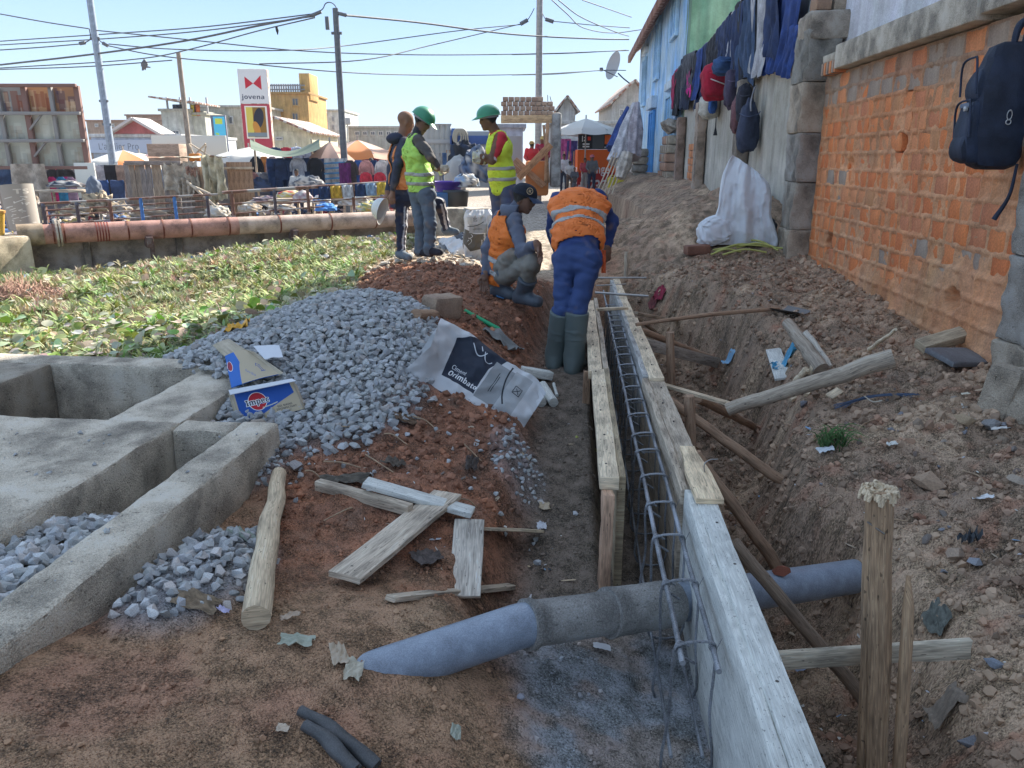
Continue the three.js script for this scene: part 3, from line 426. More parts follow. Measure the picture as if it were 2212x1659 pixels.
for (const [i, p] of [[2160, 880, .3], [2208, 890, .26]].entries()) { const q = atY(p[0], p[1], .22); const o = single('boulder', ['upright stone at the foot of the cement pier', 'second stone at the right edge of the frame, under the cement pier'][i], 'stone', box(.16, .34, .2, { r: .06, cell: .04, fn: v => { const n = .04 * fbm(v.x * 7, v.y * 7 + i * 4, v.z * 7, 3); v.x += n; v.z -= n; } }), stoneM[2]); o.position.set(q.x, q.y + .08, q.z); o.rotation.set(.1, .5, -.2); }
// the grey rendered wall farther along
{
  const root = thing('rendered_wall', 'long grey cement-rendered wall with piers, washing draped over its top', 'wall'); const Z0 = 9.6, Z1 = 21.4, L = Z1 - Z0;
  root.position.set(WX(Z0) + .06, 0, -Z0); root.rotation.y = -wallRot;
  const top = s => pw(s, [[0, 3.0], [3, 3.15], [6, 3.3], [9, 3.45], [L, 3.5]]);
  const g = grid(150, 60, (a, b) => { const s = a * L, y = .1 + b * (top(s) - .1); return [-.025 * fbm(s * 2, y * 2, 1, 4) - .008 * fbm(s * 1.5, y * 9, 5, 3), y, -s, s, y]; });
  mesh('wall_face', g, paint([.40, .375, .325], { side: THREE.DoubleSide }), root);
  const core = mesh('wall_core', box(.26, 3.0, L, { r: .01 }), paint([.36, .33, .29]), root); core.position.set(.18, 1.48, -L / 2);
  const up = mesh('wall_core', box(.25, .5, L * .65, { r: .01 }), paint([.36, .33, .29]), root); up.position.set(.18, 3.1, -L * .66);
  const pilaster = (Z, w, y0, y1, c) => { const o = mesh('pilaster', box(.2, y1 - y0, w, { r: .03, cell: .08, fn: q => { q.x += .04 * fbm(q.y * 5, q.z * 5, Z, 4); q.z += .04 * fbm(q.y * 4, q.x * 5, Z + 3, 3); } }), c, root); o.position.set(-.12, (y0 + y1) / 2, -(Z - Z0)); };
  pilaster(13.2, .34, .4, 2.8, conc([.20, .175, .15])); pilaster(17.6, .42, .6, 2.75, conc([.27, .215, .175])); pilaster(20.9, .4, .8, 2.6, conc([.22, .16, .13]));
  srand(5); for (let r = 0; r < 6; r++) for (let k = 0; k < 2; k++) { const o = mesh('brick', box(.05, .15, .42, { r: .01 }), M([.50, .2, .085], { map: T.plas, bump: T.plasB }), root); o.position.set(-.03, 1.02 + r * .165, -(19.0 - Z0) - k * .45 - (r % 2) * .1); }
}
{ // stump of a lower wall in front of the blue house
  const root = thing('ruined_wall', 'stump of a brick and stone wall with a loose stone on top beside the blue house', 'ruined wall'); const p = atZ(1440, 385, 23); root.position.set(WX(23) - .1, 1.0, -22.4); root.rotation.y = -wallRot; srand(8);
  for (let r = 0; r < 5; r++) for (let k = 0; k < 4 - (r > 3 ? 1 : 0); k++) { const o = mesh('block', box(.4, .23, .5, { r: .03, cell: .09, fn: q => { q.x += .03 * fbm(q.z * 5, q.y * 5, r + k, 3); } }), rnd() < .5 ? stoneM[2] : M([.37, .22, .15], { map: T.plas, bump: T.plasB }), root); o.position.set(rr(-.03, .03), .12 + r * .24, -k * .52); }
  mesh('loose_stone', rockGeos[3], stoneM[0], root).scale.set(.4, .28, .5); root.children[root.children.length - 1].position.set(0, 1.45, -.5);
  for (let r = 0; r < 4; r++) { const o = mesh('block', box(.5, .25, .6, { r: .05, cell: .09, fn: q => { q.x += .06 * fbm(q.z * 5, q.y * 5, r * 3, 3); } }), stoneM[r % 3], root); o.position.set(-.55, .02 + r * .25, -4.6 + r * .05); }
}
// ================================================================ houses on the right
function opening(root, name, x, y, z, w, h, d, frameM, paneM, o = {}) {   // a window or door in a wall that faces -x (w runs along z)
  const f = mesh(name, join([xf(box(d, h, .09), 0, 0, w / 2 - .045), xf(box(d, h, .09), 0, 0, -w / 2 + .045), xf(box(d, .09, w - .18), 0, h / 2 - .045, 0), xf(box(d, .09, w - .18), 0, -h / 2 + .045, 0), xf(box(d * .8, h - .18, .05), 0, 0, 0)]), frameM, root); f.position.set(x, y, z);
  const p = mesh(o.pane || 'shutter', box(.03, h - .18, w - .18), paneM, f); p.position.set(.02, 0, 0); return f;
}
{
  const root = thing('blue_house', 'pale blue two-storey house with shuttered windows and a steep roof edge', 'house'); const Z0 = 21.6, Z1 = 37.5, L = Z1 - Z0; root.position.set(WX(Z0) + .05, 0, -Z0); root.rotation.y = -wallRot;
  const bl = paint([.27, .47, .70]); const eave = 6.0;
  const g = grid(120, 60, (a, b) => { const s = a * L, y = .4 + b * (eave + .3 - .4) ; return [-.02 * fbm(s, y, 3, 4), y, -s, s, y]; });
  { const p = g.attributes.position, col = new Float32Array(p.count * 3); for (let i = 0; i < p.count; i++) { const y = p.getY(i), s = -p.getZ(i), n = fbm(s * .8, y * .8, 2, 4), k = clamp(.5 + 1.6 * n + .5 * sstep(3.4, 1.5, y)); const A = [.22, .44, .74], B = [.44, .58, .68]; for (let q = 0; q < 3; q++) col[3 * i + q] = lerp(A[q], B[q], k) / T.plas.userData.mean; } g.setAttribute('color', new THREE.BufferAttribute(col, 3)); }
  mesh('facade', g, M([1, 1, 1], { map: T.plas, bump: T.plasB, vertexColors: true, side: THREE.DoubleSide }), root);
  mesh('wall', box(6, eave + .2, L, { r: .02 }), bl, root).position.set(3.08, (eave + .2) / 2, -L / 2);
  const fr = paint([.36, .55, .72]), sh = paint([.17, .38, .66]);
  for (const [s, y, w, h] of [[2.6, 5.9, 1.5, 2.0], [7.4, 5.2, 1.5, 2.0], [12.6, 4.6, 1.3, 1.9], [2.8, 2.45, 1.5, 1.9]]) { opening(root, 'window', -.06, y, -s, w, h, .1, fr, sh); const o = mesh('lintel', box(.14, .22, w + .3), paint([.52, .62, .70]), root); o.position.set(-.07, y + h / 2 + .25, -s); }
  opening(root, 'door', -.06, 1.95, -8.2, 1.7, 2.6, .1, paint([.1, .3, .62]), paint([.09, .29, .62])); { const o = mesh('lintel', box(.2, .4, 2.2), paint([.48, .6, .72]), root); o.position.set(-.1, 3.5, -8.2); }
  const rf = mesh('roof', join([xf(box(3.2, .12, L + 1.4), .9, 7.05, -L / 2, 0, 0, .62), xf(box(.12, .3, L + 1.5), -.45, 5.95, -L / 2)]), M([.20, .13, .11], { map: T.rust }), root); rf.userData.label = 'overhanging dark roof edge';
}
{
  const root = thing('green_house', 'tall green-washed house wall streaked with damp behind the washing', 'house'); const x0 = WX(21.4) + .08, w = 7.5;
  const g = grid(80, 80, (a, b) => { const x = a * w, y = b * 6; return [x, y, .02 * fbm(x, y, 1, 4), x, y]; });
  { const p = g.attributes.position, col = new Float32Array(p.count * 3); for (let i = 0; i < p.count; i++) { const x = p.getX(i), y = p.getY(i), n = fbm(x * 1.2, y * .5, 2, 4), st = fbm(x * 5, y * .4, 6, 3), k = clamp(.4 + 1.3 * n + .5 * st); const A = [.10, .235, .165], B = [.25, .40, .29]; for (let q = 0; q < 3; q++) col[3 * i + q] = lerp(A[q], B[q], k) / T.plas.userData.mean; } g.setAttribute('color', new THREE.BufferAttribute(col, 3)); }
  mesh('wall', g, M([1, 1, 1], { map: T.plas, bump: T.plasB, vertexColors: true, side: THREE.DoubleSide }), root); mesh('wall', box(w, 6, .5), paint([.18, .3, .22]), root).position.set(w / 2, 3, -.3); root.position.set(x0, 0, -21.3);
}
{ // the house behind the brick wall: its height shades the whole site
  const root = thing('white_house', 'large whitewashed house rising behind the brick wall', 'house'); const Z1 = 15.4; root.position.set(4.15, 0, -Z1); root.rotation.y = -wallRot;
  const L = 21, Hh = HOUSE_H; mesh('wall', box(8, Hh, L, { r: .02, cell: .8 }), paint([.56, .57, .62]), root).position.set(4, Hh / 2, L / 2);
  mesh('roof', join([xf(box(9, .2, L + 1), 4, Hh + .1, L / 2)]), M([.25, .14, .11], { map: T.rust }), root);
  const dk = M([.10, .06, .05], { map: T.wood }); opening(root, 'door', -.03, 3.85, 5.5, 1.1, 2.2, .1, paint([.25, .33, .38]), dk, { pane: 'door_leaf' });
  for (const [s, y] of [[2.6, 7.2], [7, 7.2], [12, 7.2]]) opening(root, 'window', -.03, y, s, 1.2, 1.6, .1, paint([.3, .36, .4]), paint([.16, .2, .23]));
}
// ================================================================ gravel
{
  srand(101); const all = []; const shade = () => { const v = rr(.42, .68), b = rr(.95, 1.02); return rnd() < .08 ? [v * 1.02, v * .95, v * .88] : [v * .98, v, v * b]; };
  const add = (grp, x, y, Z, s) => { const d = Math.hypot(x, EYE - y, Z); all.push({ grp, t: [x, y, -Z, [s * rr(.75, 1.2), s * rr(.6, .95), s * rr(.75, 1.15)], rr(0, 6.28), rr(-1.2, 1.2), shade()], app: s / d }); };
  const fill = (grp, x0, x1, z0, z1, step, hf, smin, smax, layers, yf) => { for (let l = 0; l < layers; l++) for (let x = x0; x < x1; x += step) for (let Z = z0; Z < z1; Z += step) { const px = x + rr(-.5, .5) * step, pz = Z + rr(-.5, .5) * step, h = hf(px, pz); if (h < .012 + (l ? .02 : 0) || (h < .05 && rnd() < .35)) continue; add(grp, px, yf(px, pz) + rr(-.008, .014) + l * .012, pz, rr(smin, smax)); } };
  const heapY = (x, Z) => hBase(x, Z) + heap1(x, Z);
  fill(0, -2.5, 0, 3.7, 6.8, .043, (x, Z) => { const [a, b] = toC(x, Z); const on = a < -.53 && b < 2.5 || (b < 1.3 && a < .02); return a < -1.0 && b < 2.2 ? 0 : b < 1.24 && a < .02 ? 0 : on ? heapY(x, Z) - .25 : heap1(x, Z) + .012 * noise(x * 3, Z * 3); }, .026, .04, 2, (x, Z) => { const [a, b] = toC(x, Z); return a < .02 && b < 2.5 ? Math.max(heapY(x, Z), a < -.53 || b < 1.3 ? .26 : -9) : H(x, Z); });
  for (let i = 0; i < 2; i++) for (let a = -.51; a < -.2; a += .046) for (let b = -1.6; b < 1.1; b += .046) { const [x, Z] = fromC(a + rr(-.02, .02), b + rr(-.02, .02)); if (Z < 1.4) continue; add(1, x, heapTrough(Z) + i * .014 + rr(-.01, .012) + .025 * noise(x * 6, Z * 6), Z, rr(.026, .04)); }
  fill(2, -1.5, -.7, 1.9, 3.4, .05, (x, Z) => toC(x, Z)[0] > .03 ? heap2(x, Z) : 0, .02, .036, 2, (x, Z) => H(x, Z));
  fill(3, H3.x - .4, H3.x + .4, -H3.z - .4, -H3.z + .4, .032, heap3, .014, .023, 2, (x, Z) => H(x, Z));
  fill(4, H4.x - .4, H4.x + .4, -H4.z - .5, -H4.z + .5, .036, (x, Z) => heap4(x, Z) + .02 * noise(x * 7, Z * 7), .015, .026, 1, (x, Z) => H(x, Z));
  for (let i = 0; i < 260; i++) { const x = rr(-1.3, .15), Z = rr(3.3, 4.6); if (concreteCut(x, Z)) continue; if (heap1(x, Z) > .02 || rnd() > Math.exp(-heap1(x - .1, Z + .35) * -6) * .3) continue; add(5, x, groundAt(x, Z) + .01, Z, rr(.008, .024)); }
  for (let i = 0; i < 320; i++) { const [x, Z] = fromC(rr(-2.5, -.02), rr(-1.2, 1.1)); if (toC(x, Z)[0] > -.53 && toC(x, Z)[0] < -.2) continue; add(6, x, .256, Z, .003 + .016 * rnd() ** 4); }
  for (let i = 0; i < 130; i++) { const Z = rr(1.9, 6), x = rr(1.5, 2.9); if (x < lip(Z) || x > WX(Z) - .1) continue; add(7, x, groundAt(x, Z) + .006, Z, rr(.01, .03) * (rnd() < .1 ? 1.6 : 1)); }
  const info = [['gravel_heap', 'big heap of crushed blue-grey stone with the cardboard boxes on it', 'gravel heap'], ['trough_gravel', 'crushed grey stone lying in the concrete trough', 'gravel'], ['small_gravel_heap', 'small heap of coarse grey stones against the outside of the concrete wall', 'gravel heap'], ['spilled_gravel', 'patch of fine spilled gravel above the upright half log', 'gravel'], ['spilled_gravel', 'patch of spilled gravel below the cement sack', 'gravel'], ['strewn_stones', 'grey stones strewn over the red earth round the heap', 'gravel'], ['strewn_stones', 'crumbs of stone lying on the concrete basin walls', 'gravel'], ['strewn_stones', 'stones and pebbles strewn over the bank below the brick wall', 'stones']];
  const mats = []; for (let i = 0; i < 8; i++) mats.push(M(shade(), { map: T.stone, rough: .95 })); mats.push(M([.36, .33, .29], { map: T.stone, rough: .95 }));
  const white = M([1, 1, 1], { map: T.stone, rough: .95 });
  for (const q of all) if (q.grp === 7) q.t[6] = pick([[.36, .27, .19], [.30, .25, .21], [.27, .2, .16], [.4, .33, .26], [.33, .32, .33]]);
  all.sort((a, b) => b.app - a.app); const roots = info.map(i => thing(...i));
  all.forEach((q, i) => { if (i < 300) { const o = new THREE.Mesh(rockGeos[Math.floor(rnd() * 12)], q.grp === 7 ? mats[8] : mats[i % 8]); o.name = 'stone'; o.castShadow = o.receiveShadow = true; o.position.set(q.t[0], q.t[1], q.t[2]); o.scale.set(...q.t[3]); o.rotation.set(q.t[5], q.t[4], q.t[5] * .7); roots[q.grp].add(o); } });
  roots.forEach((r, g) => scatter('stones', '', '', rockGeos, white, all.filter((q, i) => q.grp === g && i >= 300).map(q => q.t), 'stuff', r)); for (const i of [3, 4, 5, 6, 7]) roots[i].userData.kind = 'stuff';
}
// ================================================================ timber lying about
const UP = V(0, 1, 0);
function lay(name, label, cat, a, b, w, t, mt, o = {}) {   // a, b: [u, v, lift]
  const A = G(a[0], a[1]), B = G(b[0], b[1]); A.y += t / 2 + (a[2] ?? 0); B.y += t / 2 + (b[2] ?? 0); const L = A.distanceTo(B);
  const sd = a[0] + a[1], m = single(name, label, cat, box(L, t, w, { r: .004, cell: .06, fn: q => { q.y += .006 * noise(q.x * 2, sd); q.z += .005 * noise(q.x * 2.4, sd + 7) + (Math.abs(Math.abs(q.x) - L / 2) < .01 ? 0 : .0025 * noise(q.x * 13, sd)); if (Math.abs(Math.abs(q.x) - L / 2) < .012) q.x += .014 * noise(q.z * 30, q.y * 30, sd); } }), mt); setFrame(m, A, B, o.up); if (o.roll) m.rotateX(o.roll); return m;
}
function pole(name, label, cat, A, B, r, mt, o = {}) { const s = A.x * 7 + A.z; const n = 14, P = []; for (let i = 0; i <= n; i++) { const p = V().lerpVectors(A, B, i / n); p.x += (o.bend ?? .012) * noise(i * .35, s); p.y += (o.bend ?? .012) * noise(i * .35, s + 5); P.push(p); } return single(name, label, cat, bar(P, r, { radial: 12, fn: (l, a) => 1 + .07 * noise(l * 3 + s, Math.cos(a) * 1.5, Math.sin(a) * 1.5) + .03 * noise(l * 2, a * 4, s) }), mt); }
lay('plank', 'long narrow plank on edge, upper left of the crossed planks', 'plank', [688, 1070, .03], [888, 1120, .02], .045, .05, WD.grey);
lay('plank', 'pale plank lying across the top of the other crossed planks', 'plank', [790, 1072, .06], [1022, 1138, .06], .085, .028, WD.lime);
lay('plank', 'broad grey plank with a broken near end, under the pale plank', 'plank', [968, 1085, .03], [745, 1272, .035], .15, .024, wood([.47, .42, .36]));
lay('plank', 'wide stained board pointing towards the pipe', 'plank', [1014, 1140, .03], [1003, 1302, .02], .14, .022, wood([.5, .48, .45]));
lay('plank', 'short pale spotted board right of the crossed planks', 'board', [1045, 1157, .03], [1160, 1162, .03], .10, .016, WD.pale, { roll: -.3 });
lay('plank', 'thin grey slat under the wide stained board', 'slat', [842, 1303, .01], [1104, 1275, .01], .045, .022, WD.grey);
{ const A = G(604, 1042), B = G(556, 1362); A.y += .045; B.y += .05; pole('half_log', 'weathered pale half log lying beside the small stone heap', 'log', A, B, [.036, .047, .05], wood([.52, .44, .33])); }
{ const A = G(955, 680); const o = single('earth_block', 'large tan block of baked earth on the red mound', 'brick', box(.34, .19, .16, { r: .03, cell: .03, fn: q => { q.x += .02 * fbm(q.y * 9, q.z * 9, 1, 3); q.y += .015 * fbm(q.x * 9, q.z * 9, 4, 3); } }), M([.34, .245, .18], { map: T.plas, bump: T.plasB, bs: .01 })); o.position.copy(A).add(V(0, .06, 0)); o.rotation.set(.2, .95, -.25); }
{ const A = G(897, 690), B = G(940, 690); A.y += .03; B.y += .03; pole('log_stub', 'short dark log stub beside the tan block', 'log', A, B, .045, WD.brown); }
{ const A = G(1003, 676), B = G(1078, 716); A.y += .02; B.y += .02; pole('green_tube', 'bright green plastic tube lying on the red mound', 'tube', A, B, .018, plain([.02, .38, .16], { rough: .4 }), { bend: .002 }); }
for (const [l, a, b, r] of [['uppermost squared offcut of pale timber beside the sack', [1128, 812], [1190, 822], .04], ['left of two pale offcuts below the squared one beside the sack', [1150, 835], [1170, 880], .036], ['right of two pale offcuts below the squared one beside the sack', [1172, 842], [1196, 880], .035], ['thin pale stick standing by the timber offcuts', [1196, 832], [1203, 858], .012]]) { const A = G(...a), B = G(...b); A.y += r; B.y += r; r > .02 && r > .038 ? setFrame(single('timber_offcut', l, 'offcut', box(A.distanceTo(B), r * 1.6, r * 2.2, { r: .006, cell: .04, fn: q => { q.y += .004 * noise(q.x * 20, q.z * 20); } }), WD.lime), A, B) : pole('timber_offcut', l, 'offcut', A, B, r, WD.lime, { bend: .003 }); }
// struts, boards and tools in the pit on the right
const P = (u, v, Z) => atZ(u, v, Z);
const fz = (u, v) => atY(u, v, FTOP);             // a point level with the top of the formwork
pole('strut_pole', 'long brown pole bracing the formwork at its middle', 'pole', atY(1436, 858, .12), G(1690, 1038), [.03, .034], WD.brown);
pole('strut_pole', 'brown pole bracing the formwork beside the loose pale plank', 'pole', atY(1503, 980, .13), G(1684, 1232), [.028, .034], WD.brown);
pole('strut_pole', 'dark pole slanting down from the white boards to behind the broken stake', 'pole', atY(1586, 1170, .12), G(1880, 1530), [.026, .03], WD.dark);
pole('strut_pole', 'reddish pole behind the long brown pole', 'pole', atY(1506, 860, .0), G(1636, 925), [.035, .03], WD.brown);
pole('strut_pole', 'round brown pole farther along the formwork above the grey board', 'pole', atY(1384, 714, .12), G(1543, 778), [.03, .034], WD.brown);
{ const A = atY(1372, 676, .18), B = G(1462, 694), o = single('strut_board', 'thin weathered board bracing the far part of the formwork', 'board', box(A.distanceTo(B), .03, .06, { r: .004 }), WD.grey); setFrame(o, A, B); }
{ const A = atY(1372, 684, .15), B = G(1430, 728), o = single('strut_board', 'short slat slanting under the shovel handle', 'slat', box(A.distanceTo(B), .02, .05, { r: .004 }), WD.grey); setFrame(o, A, B); }
{ const A = atY(1391, 742, .08), B = G(1550, 795); B.y += .05; const o = single('strut_board', 'grey board standing on edge in the pit', 'board', box(A.distanceTo(B), .1, .026, { r: .004 }), wood([.36, .34, .32])); setFrame(o, A, B); }
{ const A = atY(1414, 826, .14), B = P(1588, 876, 4.9), o = single('strut_board', 'pale slat running from the formwork to the big log', 'slat', box(A.distanceTo(B), .022, .055, { r: .004 }), WD.pale); setFrame(o, A, B); }
for (const [u, v0, v1, Z, l] of [[1447, 718, 842, 5.9, 'stake driven into the pit below the shovel'], [1489, 855, 975, 4.5, 'stake driven into the pit below the pale slat']]) { const a = P(u, v0, Z), b = P(u + 3, v1, Z); pole('stake', l, 'stake', a, b, .033, WD.brown, { bend: .004 }); }
{ const A = G(1352, 600), B = A.clone().add(V(.0, .32, 0)); pole('stake', 'short pale stake standing on the bank behind the formwork', 'stake', A, B, .028, WD.grey, { bend: .004 }); }
{ // shovel
  const root = thing('shovel', 'long-handled shovel lying across the pit', 'shovel'); const A = atY(1374, 701, FTOP + .05), B = G(1680, 681); B.y += .06; mesh('handle', bar([A, V().lerpVectors(A, B, .5).add(V(0, .015, 0)), B], [.016, .019, .019], { sub: 6, radial: 10 }), WD.brown, root);
  const Cc = G(1748, 690); Cc.y += .04; const g = grid(10, 8, (a, b) => { const w = .115 * (1 - .35 * a * a) * (b * 2 - 1); return [a * .3, .02 - .045 * (1 - (b * 2 - 1) ** 2) * (1 - a * .5), w]; }); const o = mesh('blade', g, M([.16, .15, .145], { metal: .5, rough: .6, side: THREE.DoubleSide }), root); setFrame(o, B, Cc); o.position.copy(B);
}
{ const A = P(1572, 886, 4.85), B = P(1935, 772, 4.55); pole('big_log', 'thick weathered log lying across the pit edge', 'log', A, B, [.045, .05, .06], wood([.36, .315, .265]), { bend: .02 }); }
{ const A = P(1700, 697, 5.6), B = G(1772, 812); B.y += .05; pole('log', 'grey branching log leaning down from the shovel blade to the thick log', 'log', A, B, [.04, .05, .055], wood([.33, .29, .25])); }
{ const A = P(1740, 716, 5.4), B = G(1795, 798); B.y += .02; pole('stick', 'pale grey stick leaning beside the branching log', 'stick', A, B, .02, wood([.5, .48, .45])); }
{ const A = G(1876, 765), B = P(1935, 712, 4.75); A.y += .03; pole('stick', 'thin pale stick propped on the end of the thick log', 'stick', A, B, [.018, .01], WD.pale); }
{ const A = G(1668, 780), B = G(1690, 832); A.y += .1; B.y += .05; const o = single('white_board', 'white splashed board end beside the blue bag', 'board', box(A.distanceTo(B), .02, .12, { r: .004 }), WD.lime); setFrame(o, A, B, V(-.3, 1, .4)); }
for (const [u, v, w, y, l] of [[1716, 862, .09, .4, 'white painted wood block below the thick log'], [1745, 855, .05, .9, 'small pale wood chip below the thick log'], [1802, 858, .1, .5, 'pale split wood chip beside the blue wire bundle']]) { const p = G(u, v), o = single('wood_chip', l, 'wood chip', box(w, .03, w * .6, { r: .004, cell: .02, fn: q => { q.x += .006 * noise(q.z * 60, q.y * 50, u); } }), WD.pale); o.position.copy(p).add(V(0, .02, 0)); o.rotation.set(.3, y, .25); }
{ const p = G(1712, 838), q = G(1740, 815); q.y += .06; p.y += .02; for (let i = 0; i < 3; i++) pole('wood_offcut', ['curved light wood offcut in front of the blue bag', 'middle light wood offcut by the blue bag', 'right light wood offcut by the blue bag'][i], 'offcut', p.clone().add(V(i * .06, 0, 0)), q.clone().add(V(i * .055, i * .02, 0)), .022, WD.pale); }
{ // board and slab at the foot of the wall
  const a = G(2030, 765), o = single('wood_block', 'pale timber block lying beside the dark slab under the brick wall', 'timber', box(.36, .07, .11, { r: .008, cell: .05, fn: q => { q.y += .005 * noise(q.x * 9, q.z * 9); } }), wood([.40, .345, .26])); o.position.copy(a).add(V(0, .1, 0)); o.rotation.set(.35, .28, .12);
  const b = G(2060, 790), s = single('dark_slab', 'dark grey slab with one splintered edge under the brick wall', 'slab', box(.34, .035, .26, { r: .005, cell: .04, fn: q => { q.y += .004 * noise(q.x * 12, q.z * 12, 3); } }), M([.15, .15, .16], { map: T.plas, bump: T.plasB, rough: .75 })); s.position.copy(b).add(V(.03, .06, 0)); s.rotation.set(.16, .25, -.1);
}
{ const q = G(1505, 548); const o = single('red_brick', 'dark red brick lying on the bank', 'brick', box(.3, .115, .16, { r: .02, cell: .03, fn: v => { v.x += .008 * noise(v.y * 22, v.z * 22); } }), M([.20, .095, .065], { map: T.plas, bump: T.plasB })); o.position.copy(q).add(V(0, .05, 0)); o.rotation.set(0, .15, .05); }
{ srand(60); const ends = [[1540, 545, 1690, 542], [1535, 557, 1600, 551], [1545, 552, 1640, 538], [1560, 560, 1655, 555], [1600, 530, 1680, 552], [1590, 548, 1672, 546]]; ends.forEach((e, i) => { const A = G(e[0], e[1]), B = G(e[2], e[3]); A.y += .03 + i * .008; B.y += .03 + i * .008; const m = V().lerpVectors(A, B, .5).add(V(0, .05, 0)); single('cane_stalk', 'pale green-yellow stalk in the loose bunch beside the red brick', 'stalk', bar([A, m, B], .012, { sub: 5, radial: 6 }), plain([.42, .42, .12]), 'stalks beside the red brick'); }); const A = G(1245, 947), B = G(1288, 978); A.y += .012; B.y += .012; single('cane_stalk', 'single green-yellow stalk lying on the trench mud', 'stalk', bar([A, B], [.008, .012], { radial: 6 }), plain([.45, .47, .12])); }
{ // bundle of tying wire
  srand(61); const root = thing('wire_bundle', 'bundle of bluish tying wire on the bank', 'wire'); const A = G(1806, 884), B = G(1974, 860), n = 16, m = M([.10, .14, .22], { metal: .4, rough: .5 });
  for (let i = 0; i < n; i++) { const j = () => V(rr(-.02, .02), rr(.005, .03), rr(-.02, .02)); mesh('wire', bar([A.clone().add(j()).add(V(rr(-.05, .05), 0, rr(-.02, .02))), V().lerpVectors(A, B, .35).add(V(0, .03, -.02)).add(j().multiplyScalar(.5)), V().lerpVectors(A, B, .7).add(V(0, .03, -.02)).add(j().multiplyScalar(.5)), B.clone().add(j()).add(V(rr(-.05, .05), 0, rr(-.02, .02)))], .0022, { sub: 4, radial: 4 }), m, root); }
  mesh('tie', bar([V().lerpVectors(A, B, .35).add(V(0, .06, 0)), V().lerpVectors(A, B, .38).add(V(.03, .03, .03)), V().lerpVectors(A, B, .55).add(V(0, .03, .04))], .004, { sub: 3, radial: 5 }), plain([.5, .45, .36]), root);
}
{ // loose plank on the formwork with a bent nail
  const root = thing('loose_plank', 'pale wedge-shaped plank lying on the right formwork with a bent nail', 'plank'); const A = atY(1484, 968, FTOP + .022), B = atY(1534, 1083, FTOP + .022), o = mesh('board', box(A.distanceTo(B), .026, .115, { r: .003, cell: .05, fn: q => { q.z *= .62 + .38 * sstep(-.25, .05, q.x); } }), wood([.66, .55, .40]), root); setFrame(o, A, B);
  const n = atY(1522, 1020, FTOP + .035); mesh('nail', bar([n, n.clone().add(V(-.008, .05, .02)), n.clone().add(V(.02, .06, .0)), n.clone().add(V(.06, .055, -.02))], .0028, { sub: 4, radial: 6 }), M([.4, .38, .36], { metal: .6, rough: .5 }), root);
}
{ // broken stake with its slat, front right
  const root = thing('broken_stake', 'split wooden stake with a frayed top, right foreground', 'stake'); const A = V(1.185, .575, -2.28), B = V(1.27, -.62, -2.18), n = 40, pts = []; for (let i = 0; i <= n; i++) { const t = i / n, p = V().lerpVectors(A, B, t); p.x += .006 * noise(t * 4, 1); pts.push(p); }
  mesh('shaft', bar(pts, [.044, .046, .047, .05], { radial: 40, fn: (l, a, t) => 1 + .09 * noise(Math.cos(a) * 1.6, Math.sin(a) * 1.6, l * 2.2) + .035 * noise(a * 5, l * 1.5, 3) + .02 * noise(a * 14, l * 3, 9) - .24 * Math.exp(-(((a - 4.25 + .25 * noise(l * 2.2, 1)) / .1) ** 2)) - .16 * Math.exp(-(((a - 3.4 + .2 * noise(l * 3, 6)) / .06) ** 2)) * sstep(.1, .4, l) }), wood([.36, .255, .17], { bs: .006 }), root);
  mesh('frayed_top', (() => { srand(3); const parts = []; for (let i = 0; i < 160; i++) { const a = rr(0, 6.28), r = .052 * Math.sqrt(rnd()), o = rr(.002, .012), b = A.clone().add(V(Math.cos(a) * r, rr(-.004, .014) - r * .2, Math.sin(a) * r)), e = b.clone().add(V(Math.cos(a) * o, rr(-.03, .004) * (r / .04), Math.sin(a) * o)); parts.push(bar([b, e], [rr(.007, .011), rr(.003, .006)], { radial: 5 })); } return join(parts); })(), wood([.60, .52, .40]), root);
  const q = V(1.305, .34, -2.16); mesh('split_side', bar([V(1.285, .30, -2.215), V(1.292, .2, -2.2), V(1.305, -.1, -2.17), V(1.325, -.6, -2.12)], [.006, .018, .02, .022], { sub: 5, radial: 9, fn: (l, a) => 1 + .14 * noise(a * 2, l * 4, 4) }), wood([.40, .285, .19]), root);
  mesh('nail', bar([V(1.15, .47, -2.26), V(1.185, .452, -2.21)], .003, { radial: 6 }), M([.2, .18, .16], { metal: .6, rough: .5 }), root);
  const sa = atZ(1676, 1427, 2.36), sb = atZ(2095, 1399, 2.36), o = single('crosspiece', 'pale slat with a snapped end running from the formwork behind the broken stake', 'slat', box(sa.distanceTo(sb), .072, .022, { r: .003, cell: .03, fn: v => { if (v.x > .27) v.x += .014 * noise(v.y * 70, 3); if (v.x > .17 && v.y < 0) v.y -= .006; } }), wood([.5, .47, .40])); setFrame(o, sa, sb);
}
